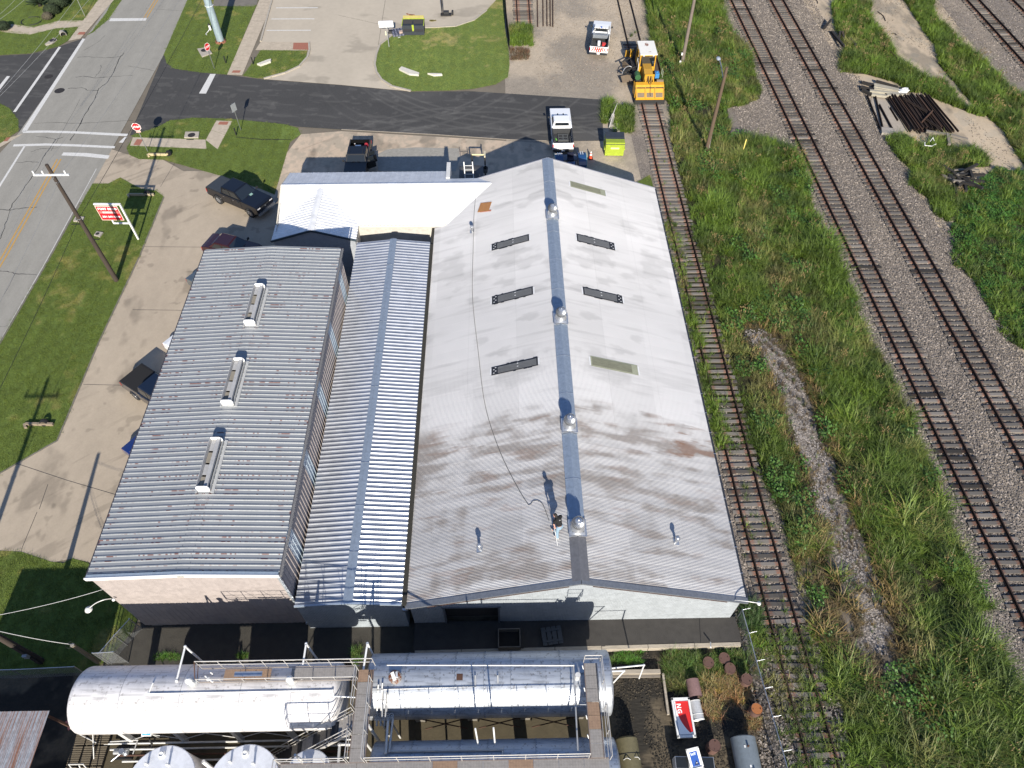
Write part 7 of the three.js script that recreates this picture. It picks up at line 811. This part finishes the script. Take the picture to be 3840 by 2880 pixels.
  blob([[al.clone().add(v(.03, -.04, .02)), al.clone().add(v(-.14, -.05, -.11)), .05, .045]], .02, .012, shoe, 'shoe', o); blob([[ar.clone().add(v(.03, -.02, .02)), ar.clone().add(v(-.14, -.045, -.11)), .05, .045]], .02, .012, shoe, 'shoe', o);
  blob([[hd.clone().add(v(.025, .06, .02)), hd.clone().add(v(.045, -.01, .04)), .092, .085]], .02, .01, hair, 'hair', o);
  mesh('eye', [[-.105, .01, -.03], [-.055, .01, -.085]].map(p => ball(.011, hd.x + p[0], hd.y + p[1], hd.z + p[2], 8)), std(.02, .015, .012, .4), o); mesh('mouth', ball(.014, hd.x - .085, hd.y - .055, hd.z - .065, 8).scale(1, 1, 1), std(.3, .1, .09, .6), o); mesh('badge', box(.06, .05, .02, .09, 1.42, -.34, .6, .6), whiteP, o);
  const w = thing('spray_lance', 'thin white lance held by the worker, reaching down to the roof sheets', 'lance'); const W0 = v(fx, fy, fz); mesh('tube', bar(L0.clone().add(W0), L1.clone().add(W0), .013, 8), whiteP, w); mesh('grip', bar(L0.clone().add(W0).addScaledVector(dir, -.05), L0.clone().add(W0).addScaledVector(dir, .15), .022, 8), black, w); mesh('nozzle', bar(L1.clone().add(W0).addScaledVector(dir, -.06), L1.clone().add(W0), .022, 8), galv, w); settle(w);
}
// ---------------------------------------------------------------- vegetation
const inside = (a, x, z) => { let c = false; for (let i = 0, j = a.length - 1; i < a.length; j = i++) if ((a[i][1] > z) !== (a[j][1] > z) && x < (a[j][0] - a[i][0]) * (z - a[i][1]) / (a[j][1] - a[i][1]) + a[i][0]) c = !c; return c; };
function bladeTuft(n, h, spread, w, lean, seg = 3) {
  const pos = [], up = []; for (let i = 0; i < n; i++) {
    const a = rr(0, 2 * PI), x0 = rr(-spread, spread), z0 = rr(-spread, spread), H = h * rr(.55, 1.1), l = lean * rr(.3, 1.2) * H, ww = w * rr(.7, 1.3), cx = Math.cos(a), cz = Math.sin(a), P = [];
    for (let k = 0; k <= seg; k++) { const t = k / seg, q = t * t * l, y = H * (t - .28 * t * t * lean), hw = ww * (1 - t * .93) * (t < .1 ? .8 : 1) / 2; P.push([x0 + cx * q - cz * hw, y, z0 + cz * q + cx * hw, x0 + cx * q + cz * hw, y, z0 + cz * q - cx * hw]); }
    for (let k = 0; k < seg; k++) { const p = P[k], q = P[k + 1]; pos.push(p[0], p[1], p[2], p[3], p[4], p[5], q[0], q[1], q[2]); if (k < seg - 1) pos.push(p[3], p[4], p[5], q[3], q[4], q[5], q[0], q[1], q[2]); }
  }
  const g = new THREE.BufferGeometry(); g.setAttribute('position', new THREE.Float32BufferAttribute(pos, 3)); g.computeVertexNormals(); return g;
}
const leafM = (r, g, b) => { const m = new THREE.MeshPhysicalMaterial({ roughness: .75, side: THREE.DoubleSide, transmission: .25, thickness: 0 }); m.color.setRGB(r, g, b); return m; };
const grassM = leafM(1, 1, 1); grassM.transmission = 0; grassM.roughness = .6; grassM.metalness = 0;
function scatter(name, label, category, geos, list, yAt = () => 0) { // list of [x, z, scale, r, g, b]
  const parent = thing(name, label, category); parent.userData.kind = 'stuff'; const per = geos.map(() => []); list.forEach(e => per[rnd() * geos.length | 0].push(e)); const m4 = new THREE.Matrix4(), q = new THREE.Quaternion(), e = new THREE.Euler(), c = new THREE.Color();
  per.forEach((L, k) => { if (!L.length) return; const im = new THREE.InstancedMesh(geos[k], grassM, L.length); im.name = 'tufts'; im.castShadow = im.receiveShadow = true; L.forEach((t, i) => { e.set(rr(-.12, .12), rr(0, 2 * PI), rr(-.12, .12)); q.setFromEuler(e); m4.compose(V(t[0], yAt(t[0], t[1]), t[1]), q, V(t[2], t[2] * (t[6] || 1), t[2])); im.setMatrixAt(i, m4); im.setColorAt(i, c.setRGB(t[3], t[4], t[5])); }); im.userData.kind = 'stuff'; parent.add(im); });
  return parent;
}
const areaPts = (poly, dens, fn) => { let x0 = 1e9, x1 = -1e9, z0 = 1e9, z1 = -1e9; for (const [x, z] of poly) { x0 = Math.min(x0, x); x1 = Math.max(x1, x); z0 = Math.min(z0, z); z1 = Math.max(z1, z); } z0 = Math.max(z0, -98); const n = (x1 - x0) * (z1 - z0) * dens | 0, r = []; for (let i = 0; i < n; i++) { const x = rr(x0, x1), z = rr(z0, z1); if (inside(poly, x, z)) { const t = fn(x, z); if (t) r.push(t); } } return r; };
const distPath = (a, x, z) => { let d = 1e9; for (let i = 0; i + 1 < a.length; i++) { const dx = a[i + 1][0] - a[i][0], dz = a[i + 1][1] - a[i][1], t = Math.max(0, Math.min(1, ((x - a[i][0]) * dx + (z - a[i][1]) * dz) / (dx * dx + dz * dz))); d = Math.min(d, Math.hypot(x - a[i][0] - t * dx, z - a[i][1] - t * dz)); } return d; };
const tallG = [bladeTuft(22, 1.0, .24, .05, 1.0, 4), bladeTuft(18, .85, .26, .055, 1.3, 4), bladeTuft(24, 1.15, .2, .045, .8, 4), bladeTuft(18, .65, .28, .055, 1.5, 3)];
const bare = [...pts(F, 470, 500, 560, 590, 640, 700, 720, 900, 800, 1150, 900, 1400, 950, 1640), ...pts(G3, 1020, 0, 1080, 300, 1180, 500, 1220, 760, 1270, 900)], bare2 = pts(G3, 860, 420, 960, 620, 1080, 800, 1250, 980, 1450, 1180), dirt3 = pts(C, 120, 720, 250, 740, 420, 760);
const tone = (x, z) => { const a = fbm(x * .22 + 3, z * .2, 4), b = vn(x * 1.1, z * 1.1), c = rnd(), dry = sst(.57, .74, .62 * a + .25 * b + .18 * c) * .8, dk = .5 + .9 * vn(x * .8 + 9, z * .8); let r = .068 + .045 * c, g = .118 + .055 * c, bl = .013; r += (.23 - r) * dry * .8; g += (.19 - g) * dry * .8; bl += (.06 - bl) * dry; return [r * dk, g * dk, bl * dk]; };
function tall(x, z, sc = 1) { const d1 = distPath(bare, x, z), d2 = distPath(bare2, x, z), d3 = distPath(dirt3, x, z), w = 1.0 + .55 * (vn(x * 1.3, z * 1.3) - .5); const pn = fbm(x * .9 + 11, z * .9, 3); if (d1 < 1.5 * pn + .45 * w && rnd() < .55 + .6 * pn) return null; if (d2 < w * .9 && rnd() < .8) return null; if (fbm(x * .7 + 30, z * .7, 3) < .33 && rnd() < .75) return null; if (d3 < w && z < -55 && rnd() < .9) return null; const near = Math.min(d1 - .8, d2 - .7), hgt = sc * (.35 + 1.25 * fbm(x * .75, z * .75, 3) * fbm(x * .2, z * .2, 2) * 1.6) * Math.min(1, .55 + near * .5), t = tone(x, z); if (near < .9 && rnd() < .6) { const q = rnd(); t[0] = .12 + .15 * q; t[1] = .085 + .1 * q; t[2] = .04 + .02 * q; } return [x, z, Math.max(.25, hgt) * rr(.75, 1.2), ...t]; }
scatter('tall_grass', 'wide band of tall green and straw-yellow grass between the spur and the main tracks', 'grass', tallG, areaPts(TG1, 17, (x, z) => x > 13 && Math.abs(x - spurX(z)) > 1.15 + .9 * rnd() ? tall(x, z, 1.1) : null));
scatter('tall_grass', 'strip of tall grass between the largest shed and the spur track', 'grass', tallG, areaPts(TG2, 15, (x, z) => x > 13.3 && (x < spurX(z) - .55 - .5 * rnd() || x > spurX(z) + 1.3 || rnd() < .06) ? tall(x, z, .7) : null));
[[TG3, 'patch of tall grass right of the main tracks around the black sleepers'], [TG4, 'diagonal strip of tall grass between the two sandy tracks in the top right'], [TG5, 'tall grass in front of the scrap rails and around the charred heap']].forEach(([a, l]) => scatter('tall_grass', l, 'grass', tallG, areaPts(a, 20, (x, z) => { const t = tone(x, z); return [x, z, rr(.6, 1.1) * (.6 + .6 * vn(x, z)), ...t]; })));
const leafG = (() => { const r = []; for (let v = 0; v < 3; v++) { const pos = []; for (let i = 0; i < 30; i++) { const x = rr(-.3, .3), y = rr(.05, .55), z = rr(-.3, .3), a = rr(0, 7), b = rr(-.7, .7), s = rr(.05, .1), u = V(Math.cos(a), b, Math.sin(a)).normalize().multiplyScalar(s), w = V(-Math.sin(a), rr(-.4, .4), Math.cos(a)).multiplyScalar(s * .7); const p = V(x, y, z), q = [p.clone().sub(u), p.clone().add(w), p.clone().add(u), p.clone().sub(w)]; for (const k of [0, 1, 2, 0, 2, 3]) pos.push(q[k].x, q[k].y, q[k].z); } const g = new THREE.BufferGeometry(); g.setAttribute('position', new THREE.Float32BufferAttribute(pos, 3)); g.computeVertexNormals(); r.push(g); } return r; })();
scatter('vine_thicket', 'dark green leafy thicket at the right edge beyond the main tracks', 'bushes', leafG, areaPts(VINE, 22, (x, z) => { const k = .45 + .9 * fbm(x * .6, z * .6, 3), u = fbm(x * .5 + 4, z * .5, 4), h = rr(.5, 1.1); if (u < .36 && rnd() < .8) return null; if (x < 42.5 + 4 * (fbm(z * .3, 2, 3) - .5) && rnd() < .55) return null; return [x, z, h, .05 * k + (rnd() < .25 ? .04 : 0), .11 * k + .03 * rnd(), .014 * k, .3 + 1.1 * u * u * 1.6]; }));
{ const p = [...pts(G3, 1330, 1180, 1500, 1240, 1560, 1420, 1800, 1450, 1850, 1700, 1380, 1700, 1300, 1400)]; scatter('vine_thicket', 'low leafy vines in the dark hollow at the bottom right', 'bushes', leafG, areaPts(p, 10, (x, z) => [x, z, rr(.5, .9), .05, .12, .014, .8])); }
scatter('tall_grass', 'clumps of tall grass mixed into the leafy thicket at the right edge', 'grass', tallG, areaPts(VINE, 5, (x, z) => { if (fbm(x * .5 + 4, z * .5, 4) > .5 && x > 43) return null; const t = tone(x, z); return [x, z, rr(.5, 1), ...t]; }));
{ const w = [], along = (P, n, wd, s0, s1, c) => { for (let i = 0; i < n; i++) { const k = rnd() * (P.length - 1), j = Math.floor(k), q = lerp2(P[j], P[j + 1], k - j); const x = q[0] + rr(-wd, wd), z = q[1] + rr(-wd, wd); if (fbm(x * .9, z * .9, 3) < .42) continue; const m = rr(.6, 1.2); w.push([x, z, rr(s0, s1), c[0] * m, c[1] * m, c[2] * m]); } }; along(bare, 650, 1.6, .2, .5, [.13, .095, .055]); along(bare2, 600, 1.2, .25, .55, [.16, .12, .06]); along(bare, 120, 1.3, .2, .4, [.08, .13, .02]); scatter('dead_grass', 'flattened brown dead grass along the worn dirt strip', 'grass', tallG, w); }
{ const stalk = [0, 1].map(() => M([bladeTuft(9, 1.35, .22, .02, .35, 3), ...Array.from({ length: 6 }, () => { const a = rr(0, 6.3), r = rr(.1, .4), g = new THREE.OctahedronGeometry(.05).scale(.7, 2.4, .7).translate(Math.cos(a) * r, rr(1.0, 1.3), Math.sin(a) * r); g.deleteAttribute('uv'); return g; })].map(g => { g = g.index ? g.toNonIndexed() : g; if (!g.attributes.uv) g.setAttribute('uv', new THREE.BufferAttribute(new Float32Array(g.attributes.position.count * 2), 2)); return g; })));
  const w = []; for (const [P, d] of [[TG1, .7], [TG3, .6], [TG4, .6], [TG5, .6]]) w.push(...areaPts(P, d, (x, z) => { if (Math.min(distPath(bare, x, z), distPath(bare2, x, z)) < .9 || Math.abs(x - spurX(z)) < 1.6 || fbm(x * .4 + 70, z * .4, 3) < .45) return null; const m = rr(.5, 1.2); return [x, z, rr(.6, 1.1), .24 * m, .17 * m, .075 * m]; })); scatter('seed_stalks', 'straw-coloured seed stalks standing above the tall grass', 'grass', stalk, w);
  scatter('broadleaf_weeds', 'patches of broad-leaved weeds among the tall grass', 'weeds', leafG, areaPts(TG1, 3.5, (x, z) => { if (fbm(x * .45 + 15, z * .4, 4) < .6 || Math.abs(x - spurX(z)) < 1.5 || distPath(bare, x, z) < 1) return null; const m = rr(.6, 1.3); return [x, z, rr(.8, 1.4), .05 * m, .115 * m, .014 * m, 1.2]; })); }
// weeds in and beside the spur, on the dock edge and in the near yard
{ const w = []; for (let z = -104; z < -5; z += .08) { const thick = z > -52 && z < -25 ? .4 : z > -25 && z < -14 ? .24 : z >= -14 ? .4 : .12, k = sst(.45, .7, fbm(z * .35, 4, 3)); if (rnd() < thick * (.35 + k)) { const x = spurX(z) + (rnd() < .5 ? rr(-1.7, 1.7) : rr(-.65, .65)); if (z < -64 && z > -81) continue; w.push([x, z, rr(.25, .6) * (thick > .5 ? 1.2 : 1), ...tone(x, z)]); } }
  for (let i = 0; i < 420; i++) { const z = rr(-50, -26), x = spurX(z) + (rnd() < .75 ? rr(-1.7, -.3) : rr(.9, 1.7)); w.push([x, z, rr(.3, .65), ...tone(x, z)]); } for (let i = 0; i < 260; i++) { const z = rr(-13.5, -4.5), x = spurX(z) + rr(-1.9, 2.0); w.push([x, z, rr(.35, .75), ...tone(x, z)]); } for (let i = 0; i < 160; i++) { const z = rr(-22, -12), x = rr(17.4, 19); w.push([x, z, rr(.2, .5), ...tone(x, z)]); }
  scatter('weeds', 'weeds growing between the sleepers of the old spur track', 'weeds', tallG, w); }
{ const w = [], add = (f, n, x0, y0, x1, y1, s0, s1, c) => { for (let i = 0; i < n; i++) { const p = f(rr(x0, x1), rr(y0, y1)); const t = c || tone(p.x, p.z); w.push([p.x, p.z, rr(s0, s1), ...t.map(q => q * rr(.7, 1.25))]); } };
  add(Z7, 90, 40, 210, 420, 350, .2, .42, [.07, .16, .015]); add(Z7, 420, 690, 240, 1720, 480, .3, .75, [.075, .12, .017]); add(Z7, 260, 740, 480, 1250, 680, .3, .65); add(Z7, 260, 1180, 560, 1740, 850, .35, .75, [.27, .19, .07]); add(Z7, 80, 1180, 800, 1430, 1060, .3, .65, [.26, .18, .07]); add(Z7, 60, 1700, 1000, 1880, 1180, .3, .6, [.24, .17, .07]); add(G3, 120, 380, 600, 500, 760, .4, .75, [.045, .09, .018]); add(G3, 90, 430, 760, 520, 1060, .3, .6); add(G1, 60, 1000, 925, 1180, 960, .15, .3, [.07, .15, .015]); add(G1, 40, 1540, 925, 1610, 950, .15, .3, [.07, .15, .015]); add(G2, 60, 70, 880, 135, 1000, .2, .4, [.08, .14, .02]);
  w.splice(0, w.length, ...w.filter(t => fbm(t[0] * 2.3, t[1] * 2.3, 3) > .36));
  scatter('weeds', 'weeds and straw-yellow grass in the junk yard around drums and dock edge', 'weeds', tallG, w.filter(t => t[1] < -11.2 || t[0] > 8.6)); }
{ const w = []; const add = (f, n, x0, y0, x1, y1, s0, s1) => { for (let i = 0; i < n; i++) { const p = f(rr(x0, x1), rr(y0, y1)); w.push([p.x, p.z, rr(s0, s1), ...tone(p.x, p.z)]); } };
  add(B, 150, 1690, 650, 1760, 800, .4, .8); add(B, 260, 1770, 690, 1890, 860, .5, .95); scatter('weeds', 'tall weeds on both sides of the bleached branch behind the lime dumpster', 'weeds', tallG, w); const v = []; for (let i = 0; i < 260; i++) { const p = B(rr(1090, 1240), rr(170, 300)); v.push([p.x, p.z, rr(.5, .9), ...tone(p.x, p.z)]); } for (let i = 0; i < 140; i++) { const p = B(rr(1095, 1215), rr(315, 390)); v.push([p.x, p.z, rr(.3, .6), .14 * rr(.7, 1.2), .085, .045]); } scatter('weeds', 'weeds and a brown dead clump at the end of the stub track', 'weeds', tallG, v); }
// lawn grass
const lawnG = [bladeTuft(16, .09, .11, .012, .7, 2), bladeTuft(14, .07, .12, .013, .9, 2), bladeTuft(18, .11, .1, .011, .6, 2)];
{ const L = { a: 'mown lawn strip between the road and the concrete lot', b: 'mown corner lawn with the L-shaped pavement', c: 'mown lawn around the silver monopole', d: 'small curved lawn beside the pale lot', e: 'round lawn inside the kerb by the pale lot', f: 'mown lawn in the top left corner', k: 'narrow grass strip between pavement and road at top left', g: 'lawn corner at the left edge', h: 'lawn at lower left crossed by long shadows', i: 'grass patch behind the largest shed' };
  const no = [pts(A, 842, 945, 862, 890, 1332, 906, 1402, 782, 1505, 786, 1410, 968), pts(A, -60, 165, 0, 155, 210, 185, 370, 150, 545, 140, 545, 166, 340, 186, 200, 216, 0, 196, -60, 190), pts(A, 442, 266, 640, 0, 750, 0, 522, 250), pts(A, 1378, 42, 1395, -40, 1680, -40, 1665, 30)];
  for (const k in L) { const big = k === 'a' || k === 'h'; scatter('lawn_grass', L[k], 'grass', lawnG, areaPts(LAWNS[k], big ? 60 : 38, (x, z) => { if (rnd() < .5) { x += rr(-.22, .22); z += rr(-.22, .22); } if (no.some(q => inside(q, x, z))) return null; const a = fbm(x * .22, z * .22, 4), b = fbm(x * 1.3 + 40, z * 1.3, 3), dry = sst(.56, .72, .6 * a + .4 * b) * .8, e = rnd(), dk = .75 + .4 * b; return [x, z, rr(.7, 1.25) * (k === 'h' ? 1.2 : 1), (.105 + .03 * e + dry * .13) * dk * (k === 'e' ? 1.3 : 1), (.15 + .03 * e + dry * .06) * dk * (k === 'e' ? 1.2 : 1), (.02 + dry * .035) * dk * (k === 'e' ? 1.8 : 1)]; }), () => k === 'e' ? .025 : .008); } }
// ballast stones proud of the bed
{ const st = [0, 1, 2].map(() => lump(.07, .05, .06, 0, .01, 0, .25)), a = [], add = (n, x0, x1, z0, z1) => { for (let i = 0; i < n; i++) { const z = z1 - (z1 - z0) * Math.pow(rnd(), 1.6), x = rr(x0, x1); if (inside(TG1, x, z)) continue; const t = rnd(), k = t < .12 ? .34 : .055 + .17 * t; a.push([x, z, rr(.7, 1.5), k * 1.15, k * .99, k * .84]); } }; add(120000, 24, 39, -96, -10); add(14000, 13, 19, -30, -4); add(7000, 54, 68, -96, -72); for (let i = 0; i < 9000; i++) { const k = rnd() * (bare.length - 1), j = Math.floor(k), q = lerp2(bare[j], bare[j + 1], k - j), t = rnd(); a.push([q[0] + rr(-1.2, 1.2) * rr(.4, 1), q[1] + rr(-.4, .4), rr(.5, 1.4), (.10 + .25 * t) * 1.08, (.10 + .25 * t) * .96, (.10 + .25 * t) * .86]); }
  for (let i = 0; i < 9000; i++) { const x = rr(5.6, 13.2), z = rr(-12.4, -4.5), t = rnd(); if (fbm(x * 1.3, z * 1.3, 3) > .4) a.push([x, z, rr(.3, 1.1), .02 + .06 * t, .017 + .048 * t, .012 + .032 * t]); } for (let i = 0; i < 12000; i++) { const x = rr(37.5, 56), z = rr(-96, -50), t = rnd(); if (fbm(x * .4, z * .3, 3) > .5) a.push([x, z, rr(.4, 1.2), .1 + .25 * t, .085 + .21 * t, .065 + .16 * t]); } for (let i = 0; i < 12000; i++) { const x = rr(4, 18), z = rr(-96, -71), t = rnd(); if (x < 13 + 2 * fbm(z * .3, 4, 2) && rnd() < .6) continue; a.push([x, z, rr(.4, 1), .12 + .25 * t, .1 + .21 * t, .08 + .17 * t]); }
  const o = scatter('ballast_stones', 'loose grey and brown stones of the track ballast', 'ballast', st, a, (x, z) => -.01); o.children.forEach(c => { c.material = std(1, 1, 1, .95); }); }
// plants of the top left garden
function shrub(label, p, r, h, n, col) { const o = thing('shrub', label, 'shrub', [p.x, 0, p.z]), pos = []; for (let i = 0; i < n; i++) { const a = rr(0, 2 * PI), t = Math.acos(rr(-.2, 1)), q = rr(.75, 1.03), x = r * q * Math.sin(t) * Math.cos(a), y = h * (.35 + .65 * q * Math.cos(t)), z = r * q * Math.sin(t) * Math.sin(a), s = .09, u = V(rr(-1, 1), rr(-1, 1), rr(-1, 1)).normalize().multiplyScalar(s), w = V(rr(-1, 1), rr(-1, 1), rr(-1, 1)).normalize().multiplyScalar(s); pos.push(x - u.x, y - u.y, z - u.z, x + w.x, y + w.y, z + w.z, x + u.x, y + u.y, z + u.z); } const g = new THREE.BufferGeometry(); g.setAttribute('position', new THREE.Float32BufferAttribute(pos, 3)); g.computeVertexNormals(); mesh('foliage', [g, ball(1, 0, 0, 0, 14).scale(r * .86, h * .5, r * .86).translate(0, h * .48, 0)], std(...col, .9), o); mesh('trunk', cyl(.08, .1, h * .4, 0, h * .2, 0, 8), tarWood, o); return o; }
shrub('rounded dark shrub nearest the street in the garden row at top left', A(345, 92), .9, 1.2, 1800, [.022, .035, .012]); shrub('largest rounded dark shrub of the garden row at top left', A(392, 48), 1.1, 1.5, 2200, [.02, .034, .012]); shrub('rounded dark shrub cut by the top edge in the garden row', A(425, 8), .9, 1.3, 1600, [.02, .034, .012]); shrub('small dark shrub beside the white garden path at the left edge', A(32, 190), .75, .9, 1400, [.016, .028, .01]); shrub('brownish twiggy shrub at the bend of the garden path', A(315, 125), .6, .8, 700, [.08, .07, .045]);
{ const p = A(262, 40), o = thing('palm_shrub', 'spiky dark palm shrub in the top left garden', 'palm', [p.x, 0, p.z]); for (let i = 0; i < 46; i++) { const a = i * 2.4, t = .25 + .9 * rnd(), l = rr(1.1, 1.9), d = V(Math.cos(a) * Math.cos(t), Math.sin(t), Math.sin(a) * Math.cos(t)), e = d.clone().multiplyScalar(l); e.y -= .25; const s = V(-Math.sin(a), 0, Math.cos(a)).multiplyScalar(.13), m = d.clone().multiplyScalar(l * .55); mesh('frond', quad3(V(0, .3, 0), m.clone().add(s).add(V(0, .3, 0)), e.clone().add(V(0, .3, 0)), m.clone().sub(s).add(V(0, .3, 0))), std(.022, .04, .016, .7), o); } mesh('trunk', cyl(.16, .2, .5, 0, .25, 0, 10), tarWood, o); }
{ const p = A(205, 138), o = thing('tyre_ring', 'broken ring of dark edging lying on the top left garden lawn', 'edging', [p.x, .03, p.z]); for (const [a, l] of [[.2, 1.6], [2.2, 1.2], [4.2, 1.4]]) mesh('arc', new THREE.TorusGeometry(1.05, .06, 6, 20, l).rotateX(PI / 2).rotateY(a).scale(1.1, 1, 1), black, o); }
{ const p = A(412, 228), o = thing('culvert_end', 'round dark pipe mouth in the dirt patch of the top left lawn', 'culvert', [p.x, 0, p.z], .6); mesh('pipe', lathe([[.26, -.3], [.34, -.3], [.34, .3], [.26, .3], [.26, -.3]], 22).rotateX(PI / 2).translate(0, .16, 0), concrete, o); mesh('inside', cyl(.27, .27, .02, 0, 0, 0, 22).rotateX(PI / 2).translate(0, .16, .1), darkGap, o); }
renderer.render(scene, camera);
